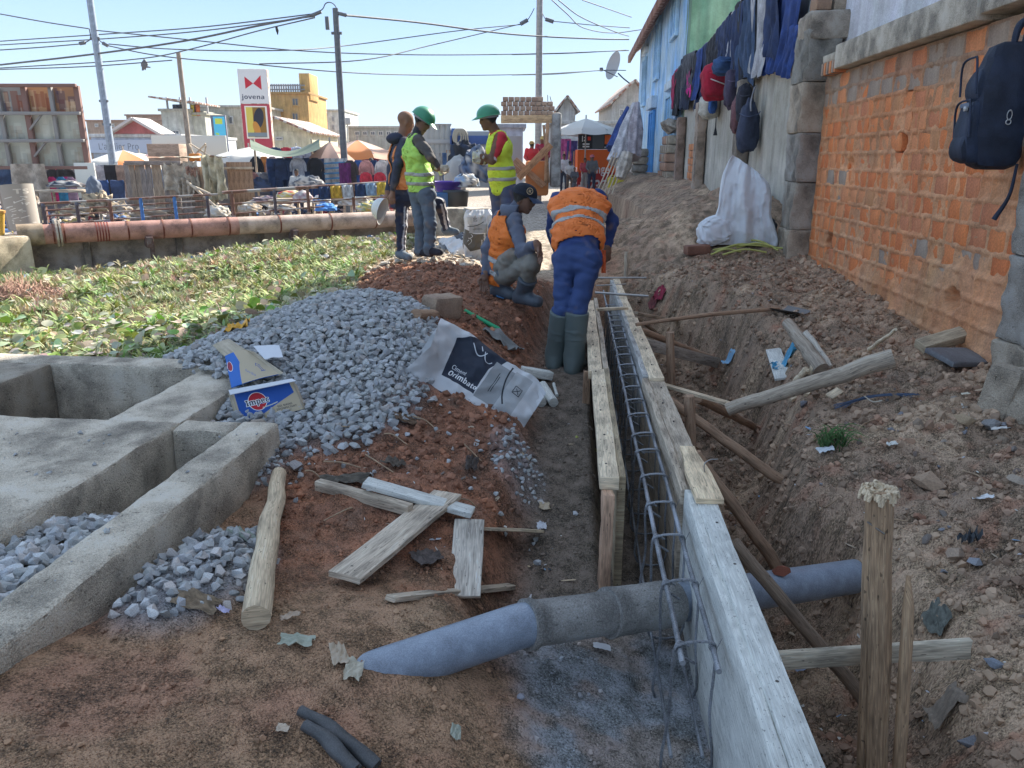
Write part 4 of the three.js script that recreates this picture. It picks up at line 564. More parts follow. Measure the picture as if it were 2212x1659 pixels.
// ================================================================ the sewer pipe across the trench
{
  const root = thing('sewer_pipe', 'blue-grey plastic sewer pipe crossing the trench, caked with cement in the middle', 'pipe'); const pt = x => V(x, pw(x, [[-.9, -.115], [-.5, -.07], [.03, -.03], [1.34, -.28], [2, -.4]]), -pw(x, [[-.9, 2.0], [.03, 2.43], [1.34, 3.13], [2, 3.48]]));
  const run = (x0, x1, r, fn) => { const p = []; const n = Math.ceil((x1 - x0) / .012); for (let i = 0; i <= n; i++) p.push(pt(x0 + (x1 - x0) * i / n)); return bar(p, r, { radial: 40, fn, caps: true }); };
  const blue = M([.235, .275, .33], { rough: .36, map: T.stone, bump: T.concB, bs: .002 }), mud = conc([.235, .235, .235], { bs: .01 });
  mesh('pipe', run(-.85, .06, .08, (l, a) => 1 + .004 * noise(l * 5, a)), blue, root); mesh('pipe', run(.62, 1.95, .08), blue, root);
  mesh('cement_crust', run(.05, .375, .083, (l, a) => 1 + .04 * fbm(l * 14, Math.cos(a) * 2.4, Math.sin(a) * 2.4, 4) + .12 * sstep(.045, .03, l) * (1 + .3 * noise(l * 40, a * 3))), mud, root);
  mesh('cement_crust', run(.37, .66, .094, (l, a) => 1 + .05 * fbm(l * 12, Math.cos(a) * 2.4, Math.sin(a) * 2.4 + 3, 4) + .05 * sstep(.05, .0, l)), mud, root);
  const c = single('red_clod', 'lump of red clay lying on the pipe behind the formwork', 'clod', rockGeos[2], M([.25, .085, .05], { map: T.stone })); c.position.copy(pt(1.17)).add(V(.02, .1, .02)); c.scale.set(.05, .035, .04);
}
// ================================================================ cardboard on the gravel, the cement sack
function slab4(a, b, c, d, t, n = 8, bend = 0) {   // corners: top left, top right, bottom right, bottom left
  const nn = V().subVectors(b, a).cross(V().subVectors(d, a)).normalize().multiplyScalar(-1); const f = (u, v, s) => { const p = V().lerpVectors(a, b, u), q = V().lerpVectors(d, c, u); p.lerp(q, v).addScaledVector(nn, s * t / 2 + bend * (Math.sin(u * 3.1) * .5 + .6 * noise(u * 3, v * 3, a.x * 9))); return [p.x, p.y, p.z, u, 1 - v]; };
  const top = grid(n, n, (u, v) => f(u, v, 1)), bot = grid(n, n, (u, v) => f(u, v, -1)); bot.setIndex([...bot.index.array].reverse()); bot.computeVertexNormals();
  const edge = []; for (const [k, q] of [[0, 0], [1, 0], [0, 1], [1, 1]]) edge.push(grid(n, 1, (u, s) => { const p = k ? f(q, u, s * 2 - 1) : f(u, q, s * 2 - 1); p[3] = .02; p[4] = .02; return p; })); return join([top, bot, ...edge]);
}
const card = '#b3a48a', kraft = M([.40, .345, .26], { map: T.plas, rough: .9, side: THREE.DoubleSide }), whiteCard = M([.60, .62, .66], { rough: .85, side: THREE.DoubleSide });
{
  const root = thing('cardboard_box', 'torn blue and beige hand-gel carton standing on the front of the gravel heap', 'carton'); const b0 = G(560, 906, 0, surf), Z = -b0.z;
  const mt = print(1024, 512, (g, w, h) => { g.fillStyle = card; g.fillRect(0, 0, w, h); g.fillStyle = '#1f4f9c'; g.beginPath(); g.moveTo(40, 0); g.lineTo(w - 60, 0); g.lineTo(w - 40, 190); g.lineTo(430, 420); g.quadraticCurveTo(250, 500, 20, h); g.closePath(); g.fill(); g.strokeStyle = '#e8e6e0'; g.lineWidth = 10; g.fillStyle = '#b3202c'; g.beginPath(); g.ellipse(370, 210, 150, 150, 0, 0, 7); g.fill(); g.stroke(); g.fillStyle = '#1f4f9c'; g.fillRect(190, 205, 400, 60); g.font = 'bold 130px sans-serif'; g.lineWidth = 18; g.strokeText('Impec', 170, 255); g.fillStyle = '#161c3a'; g.fillText('Impec', 170, 255); g.lineWidth = 14; g.beginPath(); g.moveTo(420, 330); g.quadraticCurveTo(560, 325, 680, 290); g.stroke(); g.strokeStyle = '#a89a55'; g.lineWidth = 6; g.stroke(); g.fillStyle = '#3c3a3a'; g.font = 'bold 46px sans-serif'; g.fillText('GEL MAINS', 650, 385); g.fillText('DÉSINFECTANT', 620, 435); g.font = '26px sans-serif'; g.fillText('SANS RINÇAGE', 680, 470); });
  mesh('front_panel', slab4(P(501, 851, Z + .10), P(632, 824, Z + .10), P(655, 884, Z + .02), P(522, 917, Z), .005, 10, .006), mt, root);
  mesh('top_flap', slab4(P(494, 843, Z + .085), P(631, 818, Z + .085), P(640, 823, Z + .05), P(497, 853, Z + .05), .004, 6), whiteCard, root);
  mesh('side_panel', slab4(P(493, 850, Z + .09), P(501, 851, Z + .1), P(522, 917, Z), P(512, 912, Z + .02), .004, 4), kraft, root);
  mesh('side_panel', slab4(P(632, 824, Z + .10), P(641, 832, Z + .13), P(662, 884, Z + .06), P(655, 884, Z + .02), .004, 4), kraft, root);
}
{
  const root = thing('cardboard_box', 'flattened carton with a blue corner and an arrow lying farther up the gravel heap', 'carton'); const g0 = (u, v, l = .085) => G(u, v, l, surf);
  const mt = print(768, 512, (g, w, h) => { g.fillStyle = '#b0a289'; g.fillRect(0, 0, w, h); g.fillStyle = '#2f66b4'; g.beginPath(); g.moveTo(0, 0); g.lineTo(330, 0); g.lineTo(330, 190); g.quadraticCurveTo(230, 250, 180, h); g.lineTo(0, h); g.fill(); g.fillStyle = '#a7303a'; g.strokeStyle = '#e6e4de'; g.lineWidth = 9; g.beginPath(); g.ellipse(70, 190, 62, 80, 0, 0, 7); g.fill(); g.stroke(); g.fillStyle = '#20284c'; g.font = 'bold 60px sans-serif'; g.save(); g.translate(40, 250); g.rotate(-1.2); g.fillText('Impec', 0, 0); g.restore(); g.fillStyle = '#4a62a0'; g.font = '54px serif'; g.save(); g.translate(330, 330); g.rotate(.9); g.fillText('Savika', 0, 0); g.restore(); g.strokeStyle = '#27468c'; g.lineWidth = 9; g.beginPath(); g.moveTo(600, 300); g.lineTo(600, 400); g.moveTo(630, 300); g.lineTo(630, 400); g.moveTo(575, 405); g.lineTo(655, 405); g.moveTo(570, 315); g.lineTo(615, 260); g.lineTo(660, 315); g.stroke(); });
  mesh('panel', slab4(g0(486, 770), g0(532, 755), g0(603, 808), g0(500, 838), .005, 10, .012), mt, root);
  mesh('flap', slab4(g0(459, 746), g0(494, 732), g0(530, 755), g0(485, 770), .005, 6, .006), kraft, root);
  mesh('flap', slab4(g0(532, 755), g0(548, 760, .12), g0(612, 806), g0(603, 809), .005, 6, .006), kraft, root);
  mesh('flap', slab4(g0(548, 749, .12), g0(603, 746, .13), g0(612, 772, .13), g0(572, 776, .12), .004, 6, .01), whiteCard, root);
}
function sackMesh(L, W, Tn, open, amp, seed, fold = 0, slim = 0) { return grid(70, 96, (s, k) => { const a = k * 2 * Math.PI, top = Math.sin(a) > 0, c = Math.cos(a), sn = Math.sin(a); const w = W / 2 * (1 - .22 * Math.pow(Math.max(0, s - .8) / .2, 2)) * (1 - .05 * Math.sin(s * 9 + seed)), th = Tn * Math.sqrt(Math.max(0, Math.sin(Math.PI * clamp(s * .93 + .07)))) * (s > .9 ? 1 - (s - .9) * 6 : 1); let y = Math.sign(sn) * th * .5 * Math.pow(Math.abs(sn), .65) + Tn * .3; if (open && s < .3) y += (top ? 1 : .05) * open * Math.pow(1 - s / .3, 1.4) * (1 - c * c * .8); const x = s * L + (open && top && s < .25 ? .1 * (1 - s / .25) * (1 - Math.abs(c)) : 0); y += fold * (fbm(s * 1.3, c * 3.2 + seed, top ? 3 : 7, 3) * 2 + .5 * Math.sin(c * 7 + s * 3)); const cr = 1 - Math.abs(2 * fbm(s * 3.2 + seed, c * 1.6 + s * 2, top ? 1 : 4, 3)); y += amp * fbm(s * 4, c * 3, top ? 2 + seed : 5, 4) + amp * .9 * cr * cr * (top ? 1 : .3); return [x - slim * s * s * .12 * c, y, w * c * (1 + slim * (.22 - .5 * s) + .08 * slim * noise(s * 3, c * 2)) * (1 + .03 * noise(s * 8, c * 3, seed)), s, top ? .5 - c * .5 : (c + 1) * .5]; }); }
const sackPrint = (dk) => print(1024, 640, (g, w, h) => { g.fillStyle = '#c9cacb'; g.fillRect(0, 0, w, h); g.strokeStyle = 'rgba(150,155,165,.35)'; g.lineWidth = 1; for (let i = 0; i < w; i += 7) { g.beginPath(); g.moveTo(i, 0); g.lineTo(i, h); g.stroke(); } g.fillStyle = dk; g.beginPath(); g.moveTo(190, 90); g.lineTo(330, 0); g.lineTo(640, 0); g.lineTo(610, 60); g.quadraticCurveTo(520, 80, 560, 380); g.lineTo(270, 380); g.closePath(); g.fill(); g.fillStyle = '#8f9192'; g.fillRect(565, 60, 190, 330); g.fillStyle = '#a9abac'; g.fillRect(740, 40, 150, 340); g.fillStyle = dk; g.fillRect(230, 480, 420, 160); g.strokeStyle = '#20242c'; g.lineWidth = 12; g.beginPath(); g.moveTo(700, 30); g.quadraticCurveTo(690, 200, 790, 330); g.stroke(); g.lineWidth = 5; g.beginPath(); g.moveTo(640, 120); g.lineTo(640, 300); g.moveTo(655, 150); g.lineTo(655, 290); g.stroke(); g.fillStyle = '#e4e4e4'; g.font = '40px sans-serif'; g.fillText('Ciment', 300, 300); g.font = 'bold 56px sans-serif'; g.fillText('Orimbato', 300, 352); g.strokeStyle = '#cfd2d6'; g.lineWidth = 7; g.beginPath(); g.moveTo(330, 60); g.quadraticCurveTo(420, 160, 470, 60); g.moveTo(450, 60); g.quadraticCurveTo(500, 160, 540, 90); g.moveTo(400, 40); g.lineTo(430, 70); g.stroke(); g.strokeStyle = '#3a3d44'; g.lineWidth = 6; g.strokeRect(800, 150, 60, 60); g.beginPath(); g.moveTo(805, 205); g.lineTo(850, 160); g.moveTo(815, 165); g.lineTo(850, 200); g.stroke(); g.fillStyle = '#555a66'; g.font = '20px sans-serif'; for (let i = 0; i < 9; i++) g.fillText('· ✕ · o', 420 + i * 50, 440 + i * 3); }, { roughness: .7 });
{
  const A = G(902, 768), B = G(1132, 914), L = A.distanceTo(B); const o = single('cement_sack', 'empty white and navy cement sack lying open between the gravel heap and the trench', 'sack', sackMesh(L * 1.02, .58, .12, .19, .036, 2, .012), sackPrint('#222a3a')); setFrame(o, A, B, V(-.25, .7, .6)); o.position.copy(A); o.updateMatrix();
}
{ const A = G(978, 548), B = G(1062, 520), p = V().lerpVectors(A, B, .5); const o = single('cement_sack', 'grey printed cement sack lying on the far side of the mound by the workers', 'sack', sackMesh(.95, .6, .16, 0, .06, 5), sackPrint('#4a505a')); o.position.copy(G(965, 545)).add(V(0, -.02, 0)); o.rotation.set(.25, .45, .12); }
// ================================================================ scraps lying about
function scrap(name, label, cat, u, v, w, h, mt, o = {}) { const p = G(u, v), s = u * .37 + v; const g = grid(9, 9, (a, b) => { const x = (a - .5) * w * (1 + .25 * noise(b * 3, s)), z = (b - .5) * h * (1 + .3 * noise(a * 3, s + 4)); const gx = p.x + x, gz = -p.z - z; return [x, clamp(H(gx, gz) - p.y, -.05, .07) + (o.up ?? .012) + (o.amp ?? .02) * Math.abs(fbm(a * 2.5 + s, b * 2.5, 1, 3)) * 1.6, z, a, b]; }); const m = single(name, label, cat, g, mt, o.group); m.position.copy(p); m.rotation.y = o.turn ?? 0; return m; }
const rag = c => cloth(c), film = c => M(c, { rough: .4, side: THREE.DoubleSide });
scrap('paper_scrap', 'crumpled greenish paper in the sand left of the pipe end', 'paper', 642, 1392, .11, .06, film([.34, .36, .28]), { amp: .035 });
scrap('paper_scrap', 'torn tan paper strip at the tip of the pipe', 'paper', 733, 1425, .05, .09, film([.44, .35, .25]), { amp: .035, turn: .4 });
scrap('paper_scrap', 'beige paper scrap standing in the sand below the pipe tip', 'paper', 765, 1455, .05, .09, film([.47, .43, .33]), { amp: .035 });
scrap('paper_scrap', 'curled pale shaving in the sand below the half log', 'shaving', 628, 1342, .07, .03, film([.5, .38, .28]), { amp: .03, turn: .6 });
scrap('plastic_scrap', 'lilac-white plastic scrap by the small stone heap', 'plastic scrap', 484, 1326, .04, .025, film([.55, .52, .75]), { amp: .02 });
scrap('rag', 'dusty brown rag by the small stone heap', 'rag', 425, 1305, .14, .08, rag([.30, .225, .15]), { amp: .03 });
scrap('plastic_scrap', 'grey-green plastic leaf-like scrap left of the crossed planks', 'plastic scrap', 525, 1163, .12, .06, film([.24, .28, .23]), { amp: .05, turn: -.5 });
scrap('wood_chip', 'small pale wood chip left of the grey-green scrap', 'wood chip', 465, 1129, .05, .03, film([.55, .5, .42]), { amp: .004 });
scrap('rag', 'dark folded rag above the crossed planks', 'rag', 745, 1042, .24, .09, rag([.135, .115, .09]), { amp: .06 });
scrap('rag', 'dark striped rag right of the broad grey plank', 'rag', 925, 1210, .14, .12, rag([.13, .105, .095]), { amp: .06, turn: .7 });
scrap('rag', 'dark rag sticking out of the red earth', 'rag', 850, 1005, .12, .07, rag([.14, .11, .085]), { amp: .05, turn: -.6 });
scrap('rag', 'black-brown rag on the slope below the sack', 'rag', 1020, 1018, .07, .16, rag([.085, .065, .055]), { amp: .06 });
scrap('rag', 'brown cloth half buried above the planks', 'rag', 880, 915, .16, .08, rag([.15, .095, .06]), { amp: .04, turn: .4 });
scrap('plastic_scrap', 'grey crumpled plastic sheet on the red mound below the green tube', 'plastic sheet', 1085, 742, .34, .12, film([.2, .2, .19]), { amp: .1, turn: -.5 });
scrap('plastic_scrap', 'small bright blue scrap on the red mound', 'plastic scrap', 1080, 647, .07, .05, film([.10, .28, .55]), { amp: .02 });
scrap('plastic_scrap', 'white bag scrap with blue lettering beside the spotted board', 'plastic scrap', 1170, 1140, .05, .06, film([.55, .56, .6]), { amp: .03 });
scrap('wood_chip', 'tan wood chip on the trench edge above the spotted board', 'wood chip', 1176, 1100, .06, .06, film([.42, .33, .22]), { amp: .02 });
scrap('plastic_scrap', 'white splash of wet plaster near the pipe in the trench', 'plaster', 1300, 1405, .07, .05, film([.55, .55, .56]), { amp: .01 });
scrap('plastic_scrap', 'pale crumpled wrapper in the sand, bottom centre', 'wrapper', 985, 1590, .03, .06, film([.40, .42, .34]), { amp: .03 });
scrap('wood_chip', 'pale square chip in the sand left of the black sheathing', 'wood chip', 612, 1582, .035, .03, film([.5, .4, .3]), { amp: .01 });
scrap('plastic_scrap', 'colourful wrapper under the slat beside the white boards', 'wrapper', 1738, 1452, .08, .035, film([.4, .45, .6]), { amp: .03 });
scrap('plastic_scrap', 'white plastic shard on the bank right of the stake', 'plastic shard', 2122, 1082, .08, .04, film([.7, .7, .7]), { amp: .02, turn: -.5 });
scrap('plastic_scrap', 'white flat shard on the stony bank', 'plastic shard', 2155, 946, .09, .025, film([.68, .66, .62]), { amp: .01 });
scrap('paper_scrap', 'small white cube-like chip in the middle of the bank', 'chip', 1925, 972, .05, .03, film([.65, .65, .6]), { amp: .02 });
scrap('paper_scrap', 'white tissue under the grass tuft', 'tissue', 1782, 978, .09, .05, film([.62, .66, .68]), { amp: .03 });
scrap('plastic_scrap', 'pale torn wrapper below the brick wall', 'wrapper', 2082, 868, .05, .03, film([.65, .62, .5]), { amp: .01 });
scrap('wood_chip', 'pale splinter on the bank under the cement pier', 'splinter', 2128, 852, .16, .02, film([.55, .42, .3]), { amp: .005, turn: .3 });
scrap('cloth_strip', 'grey-green rag hanging on the bank behind the snapped slat', 'rag', 2022, 1345, .05, .13, rag([.2, .21, .18]), { amp: .05 });
scrap('stone_flake', 'flat tan stone flake near the bottom right corner', 'stone', 2040, 1540, .1, .1, M([.26, .21, .16], { side: THREE.DoubleSide, map: T.stone }), { amp: .06 });
scrap('blue_bag', 'bright blue plastic bag among the timber in the pit', 'plastic bag', 1700, 785, .24, .16, film([.06, .30, .48]), { amp: .16 });
scrap('plastic_scrap', 'pale blue scrap on the far slope of the pit', 'plastic scrap', 1578, 775, .16, .1, film([.2, .38, .55]), { amp: .03 });
scrap('red_rag', 'crimson rag hanging on the pit wall', 'rag', 1424, 640, .12, .16, rag([.28, .03, .06]), { amp: .1 });
scrap('red_rag', 'dull red rag below the crimson one', 'rag', 1412, 660, .12, .14, rag([.20, .06, .06]), { amp: .05 });
for (const [u, v, s, c, l] of [[1243, 1112, .02, [.5, .5, .5], 'single white stone on the trench mud'], [1126, 1510, .019, [.33, .33, .36], 'grey stone in the sand left of the wet cement'], [2148, 1440, .035, [.22, .24, .27], 'bluish stone on the bank right of the snapped slat'], [2085, 915, .06, [.36, .26, .16], 'tan stone on the bank below the cement pier'], [2140, 925, .06, [.24, .23, .215], 'grey stone beside the tan one'], [2000, 1052, .09, [.36, .25, .165], 'long ochre stone above the broken stake'], [2040, 1075, .04, [.37, .25, .16], 'small ochre stone right of the long one'], [2062, 1205, .05, [.38, .28, .2], 'pinkish stone beside the black bag piece'], [2105, 1220, .035, [.3, .31, .33], 'light grey stone at the right of the bank'], [1985, 1120, .03, [.30, .16, .1], 'reddish lump right of the stake top'], [2195, 1045, .045, [.36, .29, .22], 'beige stone at the right frame edge'], [2095, 1610, .04, [.21, .21, .22], 'flat dark stone in the bottom right corner'], [640, 1015, .05, [.33, .3, .28], 'grey stone on the red earth'], [562, 928, .07, [.34, .28, .22], 'brownish cobble on the corner of the basin wall']]) { const o = single('lone_stone', l, 'stone', rockGeos[(u + v) % 12], M(c, { map: T.stone })); o.position.copy(G(u, v)).add(V(0, s * .4, 0)); o.scale.set(s * 1.2, s * .8, s); o.rotation.y = u; }
scrap('black_plastic', 'black plastic piece beside the pinkish stone', 'plastic', 2090, 1190, .08, .07, film([.02, .025, .03]), { amp: .08 });
{ // black sheathing in the sand, front
  for (const [l, a, b, r] of [['upper strip of split black sheathing in the sand, bottom centre', [650, 1540], [815, 1662], .02], ['lower round piece of black sheathing in the sand, bottom centre', [660, 1572], [770, 1672], .021]]) { const A = G(...a), B = G(...b); A.y += .008; B.y += .012; single('black_hose', l, 'hose', bar([A, V().lerpVectors(A, B, .4).add(V(.008, .008, 0)), B], [r * .8, r, r * 1.1], { sub: 6, radial: 10, fn: (q, a2) => 1 + .8 * noise(q * 9, Math.cos(a2) * 1.5, r * 99 + Math.sin(a2)) }), M([.085, .085, .085], { rough: .55, map: T.stone })); }
}
{ // roots, twigs
  const TW = ['root curving beside the top of the half log', 'thin root on the red earth above the dark folded rag', 'twig running left from the dark folded rag', 'forked root below the right foot of the gravel heap', 'uppermost twig on the red earth near the sack', 'twig on the slope right of the black-brown rag', 'short root just above the broad grey plank', 'root at the lower edge of the gravel heap', 'twig right of the crossing planks', 'twig at the foot of the bank behind the white boards', 'root lying left of the reddish lump on the bank', 'root beside the long ochre stone', 'straw on the pit edge above the grass tuft', 'twig on the pit slope below the long brown pole'].map(t => 'thin pale ' + t.replace(/^thin /, ''));
  srand(66); const items = [[660, 1020, 705, 1050], [790, 985, 850, 1025], [700, 1000, 780, 1015], [830, 940, 880, 965], [885, 900, 950, 940], [1000, 960, 1040, 1000], [760, 1100, 700, 1130], [730, 925, 800, 935], [960, 1085, 1030, 1100], [1770, 1105, 1810, 1080], [1880, 1150, 1960, 1130], [2080, 1020, 2130, 1060], [1840, 960, 1900, 905], [1560, 905, 1650, 880]];
  items.forEach(e => { const A = G(e[0], e[1]), B = G(e[2], e[3]); A.y += .008; B.y += .012; const m = V().lerpVectors(A, B, .5).add(V(rr(-.03, .03), .02, rr(-.03, .03))); single('twig', TW.shift(), 'twig', bar([A, m, B], [.005, .003], { sub: 5, radial: 5 }), wood([.36, .27, .19])); });
}
{ // grass tuft
  srand(67); const root = thing('grass_tuft', 'tuft of green grass growing on the edge of the pit', 'grass'), base = G(1795, 968), blades = []; for (let i = 0; i < 70; i++) { const a = rr(0, 6.28), l = rr(.06, .2), b = base.clone().add(V(rr(-.07, .07), rr(-.02, .04), rr(-.06, .06))), o = V(Math.cos(a), 0, Math.sin(a)); const m = b.clone().addScaledVector(o, l * .3).add(V(0, l * .6, 0)), e = b.clone().addScaledVector(o, l * .8).add(V(0, l * .55, 0)); blades.push(bar([b, m, e], [.004, .003, .0008], { sub: 3, radial: 3 })); } mesh('blades', join(blades), M([.07, .15, .04], { side: THREE.DoubleSide }), root);
}
// ================================================================ people: a distance field along posed bones, meshed as one continuous body
function smin(a, b, k) { const h = Math.max(k - Math.abs(a - b), 0) / k; return Math.min(a, b) - h * h * k * .25; }
function capsule(p, a, b, ra, rb) { const bx = b.x - a.x, by = b.y - a.y, bz = b.z - a.z, px = p[0] - a.x, py = p[1] - a.y, pz = p[2] - a.z, l2 = bx * bx + by * by + bz * bz || 1e-9, t = clamp((px * bx + py * by + pz * bz) / l2), dx = px - bx * t, dy = py - by * t, dz = pz - bz * t; return Math.hypot(dx, dy, dz) - lerp(ra, rb, t); }
// flattened capsule: side is the wide axis, f > 1 widens along it
function slabCap(p, a, b, ra, rb, side, f) { const bx = b.x - a.x, by = b.y - a.y, bz = b.z - a.z, px = p[0] - a.x, py = p[1] - a.y, pz = p[2] - a.z, l2 = bx * bx + by * by + bz * bz || 1e-9, t = clamp((px * bx + py * by + pz * bz) / l2); let dx = px - bx * t, dy = py - by * t, dz = pz - bz * t; const s = dx * side.x + dy * side.y + dz * side.z, q = s * (1 / f - 1); dx += side.x * q; dy += side.y * q; dz += side.z * q; return (Math.hypot(dx, dy, dz) - lerp(ra, rb, t)); }
const SKIN = [.19, .105, .07];
// J: joints in world space; look: colours. Returns the Group of the figure.
function person(label, J, look, o = {}) {
  const root = thing('person', label, 'person', o.group); const cell = o.cell ?? .011, base = o.base ?? J.footL.clone(); root.position.copy(base);
  const L = {}; for (const k in J) if (k !== 'face' && k !== 'headUp') L[k] = V().subVectors(J[k], base); const sc = o.scale ?? 1, r = x => x * sc;
  const side = V().subVectors(L.shR, L.shL).normalize(), hside = V().subVectors(L.hipR, L.hipL).normalize(), shM = V().addVectors(L.shL, L.shR).multiplyScalar(.5), hipM = V().addVectors(L.hipL, L.hipR).multiplyScalar(.5), waist = L.waist || V().lerpVectors(hipM, shM, .42), chest = L.chest || V().lerpVectors(hipM, shM, .78);
  const up = V().subVectors(shM, waist).normalize(), face = (J.face || V(0, 0, -1)).clone().normalize(), headUp = (J.headUp || V(0, 1, 0)).clone().addScaledVector(face, -(J.headUp || V(0, 1, 0)).dot(face)).normalize(), fSide = V().crossVectors(face, headUp).normalize();
  const torso = p => { let d = slabCap(p, hipM, waist, r(.105), r(.10), hside, 1.42); d = smin(d, slabCap(p, waist, chest, r(.10), r(.115), side, 1.5), r(.10)); d = smin(d, slabCap(p, chest, V().lerpVectors(chest, shM, .85), r(.112), r(.075), side, 1.75), r(.08)); return d; };
  const arm = (s) => p => { const a = L['sh' + s], e = L['el' + s], w = L['wr' + s]; return smin(capsule(p, a, e, r(.066), r(.05)), capsule(p, e, w, r(.052), r(.036)), r(.03)); };
  const leg = (s) => p => { const h = L['hip' + s], k = L['kn' + s], a = L['an' + s]; return smin(capsule(p, h, k, r(.098), r(.068)), capsule(p, k, a, r(.068), r(.052) * (look.baggy ?? 1)), r(.04)); };
  const aL = arm('L'), aR = arm('R'), lL = leg('L'), lR = leg('R');
  const C0 = L.head, toe = s => L['toe' + s];
  const headF = p => { const q = [p[0] - C0.x, p[1] - C0.y, p[2] - C0.z], f = q[0] * face.x + q[1] * face.y + q[2] * face.z, u = q[0] * headUp.x + q[1] * headUp.y + q[2] * headUp.z, s = q[0] * fSide.x + q[1] * fSide.y + q[2] * fSide.z, k = sc; const E = (cf, cu, cs, a, b, c) => { const x = (f - cf * k) / (a * k), y = (u - cu * k) / (b * k), z = (s - cs * k) / (c * k), l = Math.hypot(x, y, z); return (l - 1) * Math.min(a, b, c) * k; };
    let d = E(-.008, .035, 0, .098, .085, .076); d = smin(d, E(.03, -.045, 0, .062, .075, .058), .05 * k); d = smin(d, E(.098, -.018, 0, .02, .028, .014), .018 * k); d = smin(d, E(.08, -.072, 0, .02, .012, .026), .014 * k); d = smin(d, E(.068, -.105, 0, .022, .016, .024), .02 * k); for (const z of [-1, 1]) { d = smin(d, E(-.012, -.015, .076 * z, .022, .034, .011), .01 * k); d = Math.max(d, -E(.096, .006, .033 * z, .014, .010, .017)); d = Math.min(d, E(.078, .006, .031 * z, .012, .011, .014)); } return d; };
  const neckF = p => capsule(p, V().lerpVectors(shM, C0, .12), V().lerpVectors(shM, C0, .75), r(.062), r(.055));
  const footF = s => p => { const a = L['an' + s], t = toe(s); const hl = a.clone().add(V().subVectors(a, t).setY(0).multiplyScalar(.22)).setY(Math.min(a.y, t.y) + r(.01)); return smin(smin(capsule(p, a, hl, r(.05), r(.042)), capsule(p, hl, t, r(.044), r(.036)), .04), capsule(p, a, t, r(.046), r(.03)), .04); };
  const fL = footF('L'), fR = footF('R');
  const wr = look.wrinkle ?? .006, seed = base.x * 3 + base.z;
  const cl = p => wr * (fbm(p[0] * 9 + seed, p[1] * 14, p[2] * 9, 2) * 1.2 + .8 * (1 - Math.abs(2 * noise(p[0] * 7 + p[1] * 6, p[1] * 9 + seed, p[2] * 7 - p[1] * 5))) - .4);
  const P4 = (p) => { const t = torso(p), a1 = aL(p), a2 = aR(p), l1 = lL(p), l2 = lR(p); return [t, Math.min(a1, a2), Math.min(l1, l2), headF(p), neckF(p), Math.min(fL(p), fR(p)), a1, a2, l1, l2]; };
  const bodyF = p => { const q = P4(p); let d = smin(q[0], q[2], r(.07)); d = smin(d, q[1], r(.05)); d += cl(p); d = smin(d, q[4], r(.03)); d = smin(d, q[3], r(.025)); return smin(d, q[5], r(.015)); };
  const all = Object.keys(L).filter(k => !['face', 'headUp'].includes(k)).map(k => L[k]), lo = [0, 1, 2].map(i => Math.min(...all.map(v => v.getComponent(i))) - .2 * sc), hi = [0, 1, 2].map(i => Math.max(...all.map(v => v.getComponent(i))) + .2 * sc);
  const g = nets((x, y, z) => bodyF([x, y, z]), lo, hi, cell), p = g.attributes.position, col = new Float32Array(p.count * 3);
  const skin = look.skin || SKIN;
  for (let i = 0; i < p.count; i++) { const q = [p.getX(i), p.getY(i), p.getZ(i)], m = P4(q); const k = [m[0] - .012, m[1], m[2], m[3], m[4] + .006, m[5]], b = k.indexOf(Math.min(...k)); let c = look.top; if (b === 0 && V(...q).sub(hipM).dot(up) < .03) c = look.legs; if (b === 1) { const s = m[6] < m[7] ? 'L' : 'R', e = L['el' + s], w = L['wr' + s], a = L['sh' + s]; const v = V(...q); const ue = V().subVectors(e, a), tu = V().subVectors(v, a).dot(ue) / ue.lengthSq(), we = V().subVectors(w, e), tw = V().subVectors(v, e).dot(we) / we.lengthSq(); const t = tw > 0 ? 1 + tw : Math.min(1, tu); c = t > (look.sleeve ?? 1.9) ? skin : (look.arm || look.top); if (look.sleeve && Math.abs(t - look.sleeve) < .05) c = look.cuff || c; } else if (b === 2) { c = look.legs; if (look.stripe) { const s = m[8] < m[9] ? 'L' : 'R', K = L['kn' + s], A0 = m[2] !== undefined && q[1] > K.y ? L['hip' + s] : L['an' + s], ax = V().subVectors(A0, K), v0 = V(...q).sub(K), v = v0.addScaledVector(ax, -v0.dot(ax) / ax.lengthSq()), out = v.dot(hside) * (s === 'R' ? 1 : -1), dep = v.dot(V().crossVectors(hside, V(0, 1, 0))); if (Math.abs(out) > .02 && (Math.abs(dep - .02) < .011 || Math.abs(dep + .02) < .011)) c = look.stripe; } } else if (b === 3) { const v = V(...q).sub(C0), u = v.dot(headUp), f = v.dot(face); c = (look.hair && u > .0 * sc + f * .9 - .02 && f < .075) ? look.hair : skin; if (Math.abs(u - .006 * sc) < .008 && f > .07 * sc && Math.abs(v.dot(fSide)) > .018) c = [.03, .02, .018]; if (Math.abs(u + .07 * sc) < .004 && f > .08 * sc) c = [.07, .03, .025]; } else if (b === 4) c = look.collar || skin; else if (b === 5) c = look.shoe || [.03, .03, .035];
    const n = 1 + .22 * fbm(q[0] * 16, q[1] * 16, q[2] * 16, 3), mud = b === 3 || b === 4 ? 0 : .5 * sstep(.12, .42, fbm(q[0] * 7 + seed, q[1] * 6, q[2] * 7, 3)); for (let j = 0; j < 3; j++) col[i * 3 + j] = lerp(c[j], [.27, .19, .13][j], mud) * n; }
  g.setAttribute('color', new THREE.BufferAttribute(col, 3)); mesh('body', g, M([1, 1, 1], { vertexColors: true, rough: .85, bump: T.clothB, bs: .002, sheen: .15 }), root);
  root.userData.fields = undefined;
  // hands: palm, four unequal fingers bent by `curl`, and a thumb from the side of the palm
  const hands = [];
